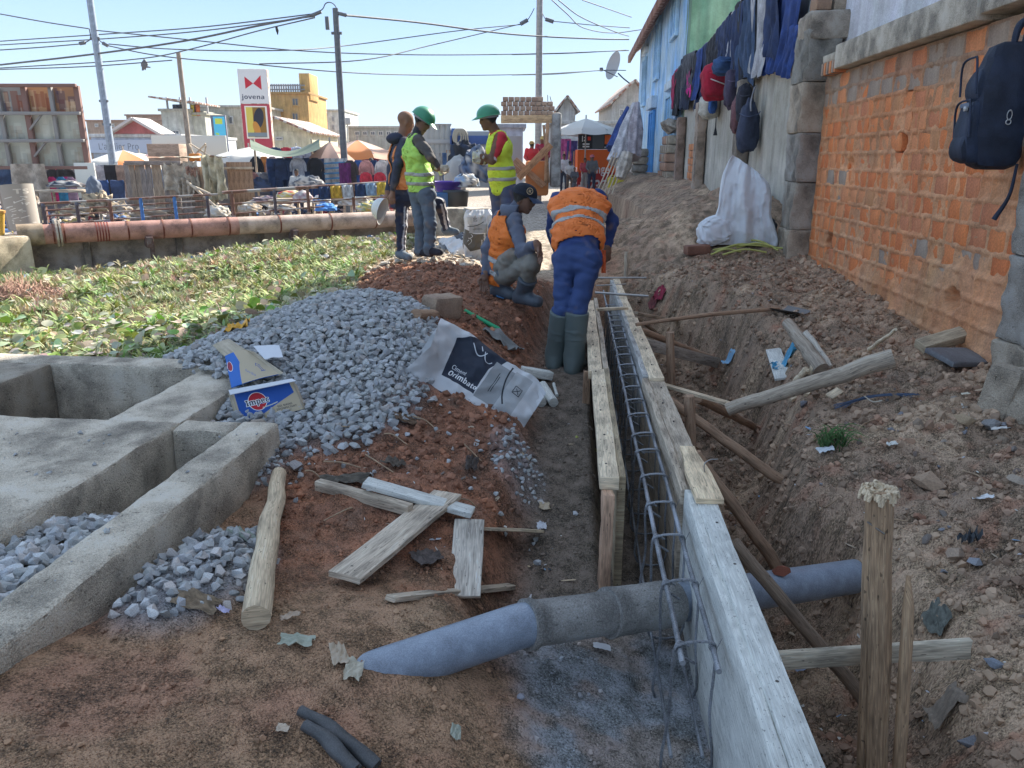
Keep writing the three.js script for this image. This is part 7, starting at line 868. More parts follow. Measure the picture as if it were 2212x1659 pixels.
{ // billboard seen from behind
  const root = thing('billboard', 'rusty billboard seen from behind, patched with pale and printed sheets', 'billboard'); const Z = 20, x = u => atZ(u, 300, Z).x, yb = atZ(100, 362, Z).y, yt = atZ(100, 186, Z).y, x1 = x(186), x0 = x(-150), h = yt - yb, fr = plain([.22, .12, .095], { bump: T.concB }), gr = plain([.27, .255, .24]);
  const cols = 6, cw = (x1 - x0) / cols; srand(77); for (let r = 0; r < 3; r++) for (let c = 0; c < cols; c++) { const w = cw * .98, hh = h / 3 * .97; const tex = print(128, 128, (g) => { g.fillStyle = r === 0 ? ['#9c6a4c', '#b7a592', '#a8653f', '#8c8d8a', '#b78a60', '#a07a5a'][c] : ['#b7b8a8', '#aeb1a4', '#bdbba9', '#9fa4a2', '#b4b6a8', '#c0bfae'][(c + r) % 6]; g.fillRect(0, 0, 128, 128); for (let i = 0; i < 14; i++) { g.fillStyle = pick(r ? ['rgba(90,90,90,.13)', 'rgba(230,230,220,.2)', 'rgba(140,100,70,.16)'] : ['rgba(70,60,90,.4)', 'rgba(220,200,170,.4)', 'rgba(130,60,40,.45)']); g.fillRect(rnd() * 128, rnd() * 128, 8 + rnd() * 30, 10 + rnd() * 90); } }); const m = mesh('panel', box(w, hh, .012, { r: .002 }), tex, root); const q = m.geometry.attributes; for (let i = 0; i < q.uv.count; i++) q.uv.setXY(i, q.position.getX(i) / w + .5, q.position.getY(i) / hh + .5); m.position.set(x0 + cw * (c + .5), yt - h / 3 * (r + .5), -Z); m.rotation.y = rr(-.02, .02); }
  for (let c = 0; c <= cols; c++) mesh('post', box(c % 2 ? .09 : .13, h + (c % 2 ? 0 : 1.4), .1, { r: .01 }), c % 2 ? gr : fr, root).position.set(x0 + cw * c, yb + h / 2 - (c % 2 ? 0 : .7), -Z + .09);
  for (let r = 0; r <= 3; r++) mesh('beam', box(x1 - x0 + .1, .08, .09, { r: .01 }), r % 3 ? gr : fr, root).position.set((x0 + x1) / 2, yb + h * r / 3, -Z + .19);
  for (let c = 0; c < cols; c += 2) for (const r of [1, 2]) { const b = mesh('brace', box(.5, .05, .05, { r: .008 }), gr, root); b.position.set(x0 + cw * c + .2, yb + h * r / 3 - .2, -Z + .16); b.rotation.z = .8; }
}
// ================================================================ buildings beyond the market
function building(label, u0, u1, vt, Z, depth, c, o = {}) {
  const root = thing(o.name || 'building', label, o.cat || 'building'); const a = atZ(u0, vt, Z), b = atZ(u1, vt, Z), w = b.x - a.x, h = a.y + .1, cx = (a.x + b.x) / 2; root.position.set(cx, -.1, -Z); root.rotation.y = o.turn || 0; const wm = paint(c);
  mesh('wall', box(w, h, depth, { r: .02 }), wm, root).position.set(0, h / 2, -depth / 2); const fr = plain(o.frame || [.5, .48, .45]), gl = M(o.glass || [.09, .10, .12], { rough: .3 });
  for (const [x0, y0, x1, y1] of o.win || []) { const p = atZ(x0, y0, Z), q = atZ(x1, y1, Z), ww = q.x - p.x, hh = p.y - q.y, f = mesh('window', join([xf(box(ww, .08, .12), 0, hh / 2, 0), xf(box(ww, .08, .16), 0, -hh / 2, 0), xf(box(.08, hh - .09, .12), -ww / 2 + .04, 0, 0), xf(box(.08, hh - .09, .12), ww / 2 - .04, 0, 0), xf(box(.05, hh - .1, .1), 0, 0, 0)]), fr, root); f.position.set((p.x + q.x) / 2 - cx, (p.y + q.y) / 2 + .1, .03); mesh('pane', box(ww - .1, hh - .1, .03), gl, f).position.z = .01; }
  if (o.gable) { const s = new THREE.Shape([new THREE.Vector2(-w / 2, 0), new THREE.Vector2(w / 2, 0), new THREE.Vector2(w * (o.peak ?? 0), o.gable)]); mesh('gable', metric(new THREE.ExtrudeGeometry(s, { depth: depth, bevelEnabled: false })), o.gableC ? paint(o.gableC) : wm, root).position.set(0, h, -depth); const rm = M(o.roof || [.3, .28, .27], { map: T.rust }); for (const sx of [-1, 1]) { const A = V(sx * (w / 2 + .3), h - .1, -depth / 2 + .2), B = V(w * (o.peak ?? 0), h + o.gable + .08, -depth / 2 + .2), r = mesh('roof', box(A.distanceTo(B), .12, depth + .7), rm, root); setFrame(r, A, B); } }
  else mesh('roof', box(w + (o.eave ?? .3), .18, depth + .3, { r: .02 }), paint(o.roof || c.map(q => q * .8)), root).position.set(0, h + .08, -depth / 2);
  return { root, cx, w, h, px: (u, v, dz = 0) => { const p = atZ(u, v, Z); return V(p.x - cx, p.y + .1, dz); } };
}
building('long low brown brick building behind the fuel shop', 186, 350, 262, 95, 8, [.34, .225, .16], { win: [[205, 268, 213, 274], [240, 268, 248, 274], [285, 268, 293, 274]], roof: [.30, .18, .13] });
building('brown block rising behind the left utility pole', 272, 352, 250, 100, 8, [.38, .24, .16], {});
{ const b = building('grey-blue shop with a red gable and a long fascia', 196, 392, 296, 46, 9, [.42, .46, .54], { eave: .1, roof: [.5, .5, .5] }); const s = new THREE.Shape([[-.5, 0], [.5, 0], [.02, .27]].map(q => new THREE.Vector2(...q))); const a = b.px(243, 297), c = b.px(353, 297), w = c.x - a.x; const g = mesh('gable', metric(new THREE.ExtrudeGeometry(s, { depth: 1.6, bevelEnabled: false })), paint([.40, .12, .12]), b.root); g.scale.set(w, w, 1); g.position.set((a.x + c.x) / 2, a.y + .2, -1.4); const t = mesh('fascia', new THREE.BoxGeometry(b.w + .1, .72, .12), print(1024, 128, (g2, W, Hh) => { g2.fillStyle = '#b4bccb'; g2.fillRect(0, 0, W, Hh); g2.fillStyle = '#6d727c'; g2.font = '84px sans-serif'; g2.fillText("L'atelier Pro", 90, 96); }), b.root); t.position.set(0, b.px(0, 316).y, .08);
  for (const sx of [-1, 1]) { const A = V((a.x + c.x) / 2 + sx * w * .54, a.y + .12, -.5), B = V((a.x + c.x) / 2 + w * .02, a.y + .2 + w * .28, -.5), r = mesh('roof', box(A.distanceTo(B), .14, 2.2), plain([.52, .47, .44]), b.root); setFrame(r, A, B); } }
{ const b = building('narrow grey-white tower house with a canopy on its roof', 347, 402, 240, 60, 8, [.47, .46, .41], { win: [[372, 282, 390, 298]], turn: -.0 }); for (const u of [349, 378, 400, 436]) mesh('canopy_post', box(.12, 1.15, .12), plain([.4, .4, .4]), b.root).position.copy(b.px(u, 226, -1)); const A = b.px(340, 212, -1), B = b.px(438, 224, -1), r = mesh('canopy', box(A.distanceTo(B), .12, 5), M([.36, .36, .37], { map: T.rust }), b.root); setFrame(r, A, B); for (const [u, c] of [[408, [.5, .4, .05]], [414, [.5, .12, .03]], [368, [.06, .07, .1]], [380, [.04, .04, .06]]]) mesh('washing', box(.45, .8, .2, { r: .06 }), cloth(c), b.root).position.copy(b.px(u, 236, -1)); }
building('pale annexe with arched window right of the tower house', 400, 442, 248, 61, 7, [.50, .49, .41], { win: [[410, 272, 420, 292]] });
building('tan building with grey windows behind the cyan banner', 424, 560, 232, 66, 9, [.44, .385, .30], { win: [[436, 254, 456, 272], [485, 252, 505, 268], [490, 300, 508, 316], [532, 250, 550, 268]], roof: [.36, .34, .31], eave: .5 });
{ const b = building('tall orange-yellow house with a railed roof terrace', 577, 664, 203, 72, 7, [.44, .25, .08], { turn: .0, win: [[630, 212, 646, 228], [630, 244, 646, 262], [630, 268, 646, 276]], frame: [.4, .25, .1] }); for (let i = 0; i < 15; i++) mesh('baluster', box(.12, .85, .12), plain([.22, .2, .2]), b.root).position.copy(b.px(577 + i * 5, 192, -.2)); for (const v of [184, 193]) mesh('rail', box(3.5, .1, .1), plain([.2, .2, .2]), b.root).position.copy(b.px(614, v, -.2)); mesh('stair_tower', box(.9, 2.2, 3), paint([.47, .28, .09]), b.root).position.copy(b.px(655, 186, -2)); }
building('cream shed with a gable roof below the orange-yellow house', 566, 668, 284, 50, 8, [.52, .47, .33], { gable: .75, peak: -.18, roof: [.34, .33, .34], win: [[595, 297, 612, 302]] });
building('grey apartment block with water tanks left of the dark pole', 676, 708, 248, 85, 8, [.36, .365, .36], { win: [[684, 254, 691, 262], [694, 254, 702, 262], [684, 270, 691, 280], [694, 270, 702, 280]] });
for (const [u, l] of [[682, 'left water tank on the grey apartment block'], [696, 'right water tank on the grey apartment block']]) { const p = atZ(u, 240, 84), o = single('water_tank', l, 'tank', new THREE.CylinderGeometry(.3, .3, .75, 16), plain([.3, .31, .31])); o.position.copy(p); }
building('white apartment block directly left of the dark pole', 706, 740, 240, 84, 8, [.62, .60, .54], { win: [[716, 252, 723, 262], [716, 270, 723, 280]] });
building('long grey two-storey school-like building right of the dark pole', 752, 930, 276, 80, 10, [.34, .34, .31], { win: Array.from({ length: 9 }, (_, i) => [766 + i * 17, 284, 777 + i * 17, 292]), roof: [.4, .4, .39] });
building('distant white houses between the workers', 940, 990, 284, 110, 8, [.60, .58, .53], { win: [[950, 290, 957, 297], [970, 290, 977, 297]] });
building('pale distant house left of the lime-vested workers gap', 1000, 1040, 290, 90, 8, [.42, .42, .41], {});
building('small grey gabled house behind the concrete portal', 1206, 1243, 240, 62, 8, [.35, .35, .355], { gable: 1.0, roof: [.3, .3, .31] });
building('grey house with a slanting roof left of the blue house', 1322, 1400, 226, 60, 9, [.38, .365, .345], { gable: 1.6, peak: .1, roof: [.34, .3, .28], win: [[1338, 236, 1348, 250]] });
building('long grey-roofed shed behind the white umbrella', 1195, 1345, 268, 48, 8, [.31, .31, .32], { roof: [.30, .295, .29], eave: .6 });
building('lilac-grey container-like shed seen through the portal', 1070, 1130, 276, 38, 5, [.33, .34, .40], {});
// ---------------------------------------------------------------- signs
{ // fuel station totem
  const root = thing('fuel_sign', 'tall white fuel station sign with a red bow-tie emblem and a framed poster', 'sign'); const Z = 38, a = atZ(517, 150, Z), b = atZ(575, 150, Z), w = (b.x - a.x) * 1.06, yt = a.y, cx = (a.x + b.x) / 2; root.position.set(cx, 0, -Z); root.rotation.y = .16;
  const ym = atZ(0, 225, Z).y, yb = atZ(0, 322, Z).y, up = print(512, 700, (g, W, Hh) => { g.fillStyle = '#d9d8d6'; g.fillRect(0, 0, W, Hh); g.fillStyle = '#c2283a'; g.beginPath(); g.moveTo(110, 150); g.lineTo(255, 290); g.lineTo(400, 120); g.lineTo(400, 420); g.lineTo(255, 290); g.lineTo(110, 400); g.fill(); g.fillStyle = '#3b4156'; g.font = 'bold 128px sans-serif'; g.fillText('jovena', 30, 610); }), lo = print(512, 740, (g, W, Hh) => { g.fillStyle = '#b5414e'; g.fillRect(0, 0, W, Hh); g.fillStyle = '#e9e4da'; g.fillRect(60, 30, W - 110, Hh - 200); const gr = g.createLinearGradient(0, 0, W, 0); g.fillStyle = '#d8c45a'; g.fillRect(80, 50, 130, Hh - 240); g.fillStyle = '#8f6a2a'; g.fillRect(200, 50, 230, Hh - 240); g.fillStyle = '#2b2d3a'; g.beginPath(); g.ellipse(300, 230, 90, 170, .2, 0, 7); g.fill(); g.fillStyle = '#c98a3a'; g.beginPath(); g.ellipse(250, 400, 60, 120, -.3, 0, 7); g.fill(); g.fillStyle = '#7d8a90'; g.fillRect(80, 470, 350, 70); });
  const face = (y0, y1, mt) => { const m = mesh('panel', new THREE.PlaneGeometry(w * .97, y1 - y0 - .03), mt, root); m.position.set(0, (y0 + y1) / 2, .262); };
  mesh('body', box(w, yt - yb, .5, { r: .03 }), M([.55, .55, .55], { map: T.rust, rough: .6 }), root).position.set(0, (yt + yb) / 2, 0); face(ym, yt, up); face(yb, ym, lo); for (const s of [-1, 1]) mesh('leg', box(.22, yb, .3), plain([.42, .14, .15]), root).position.set(s * w * .36, yb / 2, 0);
}
{ const root = thing('banner_sign', 'cyan advertising banner on a dark frame between the shack and the fuel sign', 'banner'); const a = atZ(461, 252, 30), b = atZ(486, 252, 30), h = a.y - atZ(0, 336, 30).y, w = b.x - a.x; mesh('face', new THREE.PlaneGeometry(w, h), print(128, 420, (g, W, Hh) => { g.fillStyle = '#5cc4e6'; g.fillRect(0, 0, W, Hh); g.fillStyle = '#c8d95a'; g.fillRect(20, 20, 80, 60); srand(3); for (let i = 0; i < 12; i++) { g.fillStyle = pick(['#e9f0c8', '#a9d86a', '#2f9fc8', '#d8ecf4']); g.beginPath(); g.ellipse(20 + rnd() * 90, 120 + rnd() * 250, 10 + rnd() * 22, 8 + rnd() * 18, rnd() * 3, 0, 7); g.fill(); } g.strokeStyle = '#2c86b8'; g.lineWidth = 8; g.beginPath(); g.arc(64, 400, 44, 3.3, 6.1); g.stroke(); }), root).position.z = .07; mesh('frame', box(w + .12, h + .1, .1), plain([.14, .15, .2]), root).position.x = -.04; mesh('post', box(.16, 3, .14), plain([.14, .15, .2]), root).position.set(-w / 2 - .06, -1.5, 0); root.position.set((a.x + b.x) / 2, a.y - h / 2, -30); }
// ---------------------------------------------------------------- poles and wires
const metalP = plain([.30, .36, .42], { map: T.stone, rough: .5 }), darkP = plain([.13, .14, .15], { map: T.stone }), woodP = wood([.30, .27, .24]);
function utility(label, u, vb, Z, top, r, mt) { const b = atZ(u, vb, Z); const root = thing('utility_pole', label, 'utility pole'); mesh('shaft', bar([V(b.x, -.1, b.z), V(b.x, top * .5, b.z), V(b.x, top, b.z)], [r * 1.15, r, r * .85], { radial: 16, sub: 3 }), mt, root); return { root, x: b.x, z: b.z }; }
const p1 = utility('blue-grey steel utility pole rising from the orange umbrella', 240, 325, 24, 7.4, .10, metalP), p2 = utility('dark steel utility pole ending in a loop of cable', 747, 400, 21, atZ(713, 18, 21).y, .085, darkP), p3 = utility('grey concrete utility pole behind the brick portal', 1163, 300, 30, 9.6, .12, plain([.34, .32, .29], { map: T.stone })), p4 = utility('bare wooden pole left of the cyan banner', 411, 340, 24, atZ(383, 113, 24).y, .075, woodP);
for (const [y, p] of [[3.2, p1], [2.55, p1], [4.9, p1], [4.6, p2]]) mesh('clamp', bar([V(p.x - .13, y, p.z + .02), V(p.x + .13, y, p.z + .02)], .035, { radial: 8 }), darkP, p.root);
mesh('cable_loop', bar([[690, 25, 21], [698, 18, 21], [703, 8, 21], [712, 5, 21], [722, 10, 21], [730, 24, 21]].map(a => atZ(...a)), .014, { radial: 6, sub: 4 }), darkP, p2.root);
for (const [A, B, r] of [[[672, 34], [694, 25], .045], [[724, 27], [748, 33], .045]]) mesh('splice', bar([atZ(A[0], A[1], 21), atZ(B[0], B[1], 21)], r, { radial: 8 }), darkP, p2.root); mesh('meter_box', box(.09, .3, .08), darkP, p2.root).position.copy(atZ(707, 50, 20.95));
for (const [A, B] of [[[172, 94], [184, 92]], [[222, 93], [233, 99]]]) mesh('splice', bar([atZ(A[0], A[1], 24), atZ(B[0], B[1], 24)], .05, { radial: 8 }), darkP, p1.root); for (const c of [[[184, 92], [195, 84], [193, 62]], [[222, 93], [208, 80], [204, 64]]]) mesh('jumper', bar(c.map(q => atZ(q[0], q[1], 24)), .016, { radial: 5, sub: 4 }), darkP, p1.root);
for (const [A, B] of [[[1124, 52], [1140, 43]], [[1178, 41], [1196, 47]]]) mesh('splice', bar([atZ(A[0], A[1], 30), atZ(B[0], B[1], 30)], .07, { radial: 8 }), darkP, p3.root); for (const c of [[[1140, 43], [1148, 30], [1154, 18]], [[1178, 41], [1170, 26], [1163, 16]]]) mesh('jumper', bar(c.map(q => atZ(q[0], q[1], 30)), .016, { radial: 5, sub: 4 }), darkP, p3.root);
const WIRES = [['top wire arriving from the left at the blue-grey pole', [0, 30, 24], [100, 48, 24], [192, 62, 24]], ['upper wire from the blue-grey pole sagging to the right', [203, 65, 24], [400, 85, 23], [640, 109, 24], [870, 118, 26], [1160, 116, 30], [1358, 109, 33]], ['second wire from the blue-grey pole', [235, 95, 24], [350, 105, 24], [600, 109, 22], [760, 97, 26], [1000, 65, 28], [1124, 53, 30]], ['third wire from the blue-grey pole to the bare wooden pole', [235, 99, 24], [310, 115, 24], [390, 126, 24], [520, 136, 23], [700, 153, 24], [900, 162, 28], [1160, 160, 32], [1300, 152, 34]], ['left wire ending at the blue-grey pole', [0, 108, 24], [90, 102, 24], [172, 95, 24]], ['thin high wire crossing to the dark pole', [0, 89, 26], [250, 72, 24], [450, 57, 22], [692, 28, 21]], ['thin second wire crossing to the dark pole', [0, 97, 26], [250, 82, 24], [450, 65, 22], [680, 35, 21]], ['thick bundled cable rising to the dark pole', [0, 140, 25], [200, 117, 24], [400, 88, 23], [560, 55, 22], [672, 34, 21]], ['low cable rising to the dark pole with rags on it', [0, 147, 25], [310, 126, 24], [420, 104, 23], [560, 66, 22], [680, 38, 21]], ['lowest cable ending at the bare wooden pole', [0, 150, 25], [200, 143, 24], [372, 130, 24]], ['thick cable from the dark pole to the right', [748, 33, 21], [900, 48, 24], [1106, 74, 28], [1290, 84, 32], [1358, 85, 34]], ['thin cable from the dark pole crossing behind the concrete pole', [560, 138, 22], [780, 130, 24], [930, 98, 27], [1124, 52, 30]], ['pair of wires from the concrete pole to the blue house', [1196, 46, 30], [1280, 54, 31], [1360, 60, 33]], ['steep drooping cable at the top right ending at the blue house', [1192, 0, 24], [1225, 30, 26], [1260, 60, 29], [1330, 71, 32], [1385, 64, 33]], ['second drooping cable at the top right', [1206, 0, 24], [1250, 34, 26], [1330, 69, 30], [1358, 78, 33]], ['short cable entering at the top right of the sky', [1258, 0, 26], [1310, 18, 29], [1364, 37, 33]], ['lowest thin wire before the blue house', [1106, 162, 30], [1200, 160, 31], [1300, 152, 33], [1352, 152, 34]], ['thin wire above the satellite dish', [1106, 118, 30], [1230, 115, 31], [1352, 108, 34]]];
for (const [l, ...pts] of WIRES) { const thick = /thick/.test(l); single('overhead_cable', l, 'cable', bar(pts.map(p => atZ(...p)), thick ? .028 : .017, { radial: 5, sub: 6 }), darkP); }
{ srand(7); const p = atZ(313, 138, 24), root = thing('hanging_rags', 'grey rags tangled on the low cable left of the wooden pole', 'rags'); for (let i = 0; i < 6; i++) mesh('rag', bar([p.clone().add(V(0, .12, 0)), p.clone().add(V(rr(-.08, .08), rr(-.05, .02), 0)), p.clone().add(V(rr(-.16, .16), rr(-.2, -.05), 0))], [.02, .05, .015], { radial: 6, sub: 3 }), plain([.18, .18, .18]), root); single('hanging_rag', 'dark strip of rag hanging from the cable left of the dark pole', 'rag', bar([atZ(597, 58, 21.6), atZ(599, 66, 21.6), atZ(600, 75, 21.6)], [.03, .04, .01], { radial: 6 }), plain([.03, .03, .03])); }
{ const root = thing('flood_light', 'thin mast with a floodlight right of the dark pole', 'floodlight'), a = atZ(750, 262, 60), b = atZ(752, 315, 60); mesh('mast', bar([a, b], .06, { radial: 8 }), plain([.42, .42, .38]), root); mesh('lamp', box(.5, .5, .3, { r: .05 }), plain([.3, .3, .3]), root).position.copy(a); }
{ const root = thing('satellite_dish', 'grey satellite dish on the far corner of the blue house', 'satellite dish'), c = atZ(1331, 144, 34); const pr = []; for (let i = 0; i <= 10; i++) pr.push(new THREE.Vector2(i / 10 * .56, .16 * (i / 10) ** 2)); const d = mesh('dish', new THREE.LatheGeometry(pr, 32), plain([.36, .37, .38], { side: THREE.DoubleSide }), root); d.position.copy(c); d.rotation.set(.25, .3, 1.25); mesh('arm', bar([atZ(1335, 158, 34), atZ(1345, 168, 34), atZ(1360, 180, 34)], .03, { radial: 6, sub: 3 }), darkP, root); mesh('feed_arm', bar([c.clone().add(V(.06, -.4, .1)), atZ(1300, 150, 33.6)], .018, { radial: 6 }), darkP, root); mesh('feed', box(.14, .14, .14, { r: .03 }), darkP, root).position.copy(atZ(1299, 150, 33.6)); }
// ---------------------------------------------------------------- right end of the market
{ // unfinished portal
  const root = thing('brick_portal', 'unfinished portal: brick lintel on planks beside a rounded concrete post', 'portal'), Z = 26; const q = (u, v, z = Z) => atZ(u, v, z); srand(300); const bm = [[.33, .22, .16], [.38, .27, .2], [.30, .2, .15]].map(c => M(c, { map: T.plas, bump: T.plasB }));
  const a = q(1084, 250), b = q(1196, 250), n = 9, rows = 4; for (let r = 0; r < rows; r++) for (let i = 0; i < n; i++) { const w = (b.x - a.x) / n; if (r === 3 && i > 6) continue; const o = mesh('brick', box(w * .94, .125, .3, { r: .015 }), bm[Math.floor(rnd() * 3)], root); o.position.set(a.x + w * (i + .5 + (r % 2) * .3 - .15), a.y + .08 + r * .138, -Z + rr(-.02, .02)); }
  const pl = (name, A, B, w, t, c) => { const o = mesh(name, box(A.distanceTo(B), w, t, { r: .005 }), wood(c), root); setFrame(o, A, B); }; pl('lintel_board', q(1082, 258, 25.8), q(1192, 257, 25.8), .24, .05, [.5, .36, .22]); pl('prop', q(1183, 266, 25.7), q(1178, 402, 25.7), .1, .08, [.42, .26, .16]); pl('prop', q(1174, 270, 25.75), q(1186, 395, 25.75), .08, .06, [.36, .25, .17]); pl('brace', q(1120, 385, 25.5), q(1190, 312, 25.5), .22, .04, [.40, .22, .12]); pl('brace', q(1112, 345, 25.6), q(1175, 402, 25.6), .2, .04, [.36, .2, .12]); pl('brace', q(1085, 340, 25.65), q(1125, 375, 25.65), .18, .04, [.34, .19, .12]);
  const pc = q(1200, 325), ph = q(0, 244).y - q(0, 405).y; const post = mesh('post', box(.34, ph, .34, { r: .08, cell: .12, fn: v => { v.x += .02 * fbm(v.y * 3, v.z * 3, 2, 3); } }), conc([.30, .305, .31]), root); post.position.copy(pc); mesh('rebar', bar([q(1184, 240), q(1183, 205)], .012), darkP, root); mesh('rebar', bar([q(1196, 240), q(1188, 208)], .012), darkP, root);
  mesh('panel', box(.9, 1.2, .05), plain([.33, .34, .36]), root).position.copy(q(1098, 335, 26.6)); mesh('orange_panel', box(.75, 1.1, .3, { r: .1 }), plain([.55, .20, .06]), root).position.copy(q(1160, 385, 25.9));
}
{ // blue shed with coiled rope, planters, brick pillar
  const root = thing('blue_shed', 'small blue-framed grey shed with coiled rope over its corner', 'shed'), Z = 24, q = (u, v) => atZ(u, v, Z); mesh('wall', box(1.1, 1.6, .8), plain([.30, .33, .36]), root).position.copy(q(1022, 345)); mesh('beam', box(1.25, .24, .9), plain([.05, .10, .28]), root).position.copy(q(1020, 303)); mesh('post', box(.18, 1.7, .9), plain([.05, .12, .32]), root).position.copy(q(985, 343)); for (let i = 0; i < 4; i++) { const t = mesh('rope', new THREE.TorusGeometry(.15 + .02 * i, .03, 8, 24).scale(.8, 1.3, 1), plain([.42, .38, .3]), root); t.position.copy(q(990 + i * 3.5, 296 + i * 2)).add(V(0, 0, .5)); }
  const br = thing('brick_pillar', 'thin orange brick pillar left of the blue shed', 'pillar'); for (let i = 0; i < 12; i++) mesh('brick', box(.24, .13, .3, { r: .015 }), M([.4, .24, .14], { map: T.plas }), br).position.set(q(970, 300).x + (i % 2) * .03, .2 + i * .142, -Z);
  const pl = thing('balustrade', 'row of pale urn-shaped balusters left of the brick pillar', 'balustrade'); for (let i = 0; i < 5; i++) { const pr = [[.1, 0], [.16, .15], [.12, .45], [.17, .6], [.08, .85], [.12, .95]].map(a => new THREE.Vector2(...a)); mesh('baluster', new THREE.LatheGeometry(pr, 14), plain([.40, .39, .35]), pl).position.copy(q(925 + i * 11, 340)); } mesh('rail', box(1.0, .12, .3), plain([.44, .43, .4]), pl).position.copy(q(945, 306)); for (const u of [932, 948]) mesh('blue_board', box(.14, .6, .05), plain([.05, .2, .32]), pl).position.copy(q(u, 352));
}
{ // kiosk
  const root = thing('kiosk', 'orange phone-credit kiosk with a black sign board under the white umbrella', 'kiosk'), Z = 30, a = atZ(1246, 300, Z), b = atZ(1328, 300, Z), w = b.x - a.x, cx = (a.x + b.x) / 2, yt = atZ(0, 325, Z).y; root.position.set(cx, 0, -Z);
  const g = new THREE.BoxGeometry(w, yt + .05, 1.2), side = plain([.5, .16, .04]); const fr = print(512, 512, (c, W, Hh) => { c.fillStyle = '#e0641e'; c.fillRect(0, 0, W, Hh * .42); c.fillStyle = '#b32a22'; c.fillRect(0, Hh * .42, W, Hh); c.fillStyle = '#efe6e2'; c.font = 'bold 104px sans-serif'; c.fillText('orange', 80, 225); c.font = 'bold 150px sans-serif'; c.fillText('2321', 150, 395); c.fillText('+', 10, 395); }); const m = new THREE.Mesh(g, fr); m.name = 'body'; m.castShadow = m.receiveShadow = true; m.position.y = yt / 2; root.add(m); mesh('counter_roof', box(w + .1, .06, 1.4), plain([.4, .4, .4]), root).position.set(0, yt + .62, 0);
  const s = mesh('sign_board', new THREE.BoxGeometry(w, .52, .1), print(512, 180, (c, W, Hh) => { c.fillStyle = '#26282c'; c.fillRect(0, 0, W, Hh); c.fillStyle = '#d8dadb'; c.fillRect(50, 20, 12, 70); c.font = 'bold 70px sans-serif'; c.fillText('2', 70, 85); c.fillRect(60, 110, 90, 18); c.fillRect(60, 140, 90, 18); c.fillStyle = '#d4402a'; c.fillRect(125, 30, 40, 45); c.fillStyle = '#4e5458'; c.fillRect(190, 10, 150, 160); c.fillStyle = '#e26a28'; c.fillRect(350, 10, 130, 110); c.fillStyle = '#cfd2d4'; c.fillRect(350, 150, 130, 16); }), root); s.position.set(0, yt + .3, .6);
  const bs = thing('plastic_tub', 'pink plastic tub standing on top of the kiosk', 'tub'); mesh('bucket', new THREE.CylinderGeometry(.42, .36, .3, 24), plain([.6, .16, .3]), bs).position.set(atZ(1262, 296, Z).x, yt + .8, -Z);
  for (const [u, v, h, c, l] of [[1222, 318, .9, [.45, .1, .3], 'pink printed cloth'], [1236, 322, 1.0, [.08, .08, .26], 'dark blue cloth'], [1229, 345, .7, [.5, .36, .2], 'tan cloth'], [1215, 345, .8, [.5, .2, .35], 'rosy cloth'], [1243, 350, .9, [.42, .12, .24], 'crimson patterned cloth']]) hang('sheet', u, v - 18, 31, .42, h, c, `${l} hanging left of the kiosk`, 'cloth'); single('awning', 'blue and purple awning under the white umbrella by the kiosk', 'awning', grid(12, 4, (s2, t) => { const p = atZ(lerp(1208, 1290, s2), 286, 30.5 + t); return [p.x, p.y - .05 * t + .04 * Math.sin(s2 * 20), p.z]; }), M([.08, .07, .3], { side: THREE.DoubleSide }));
}
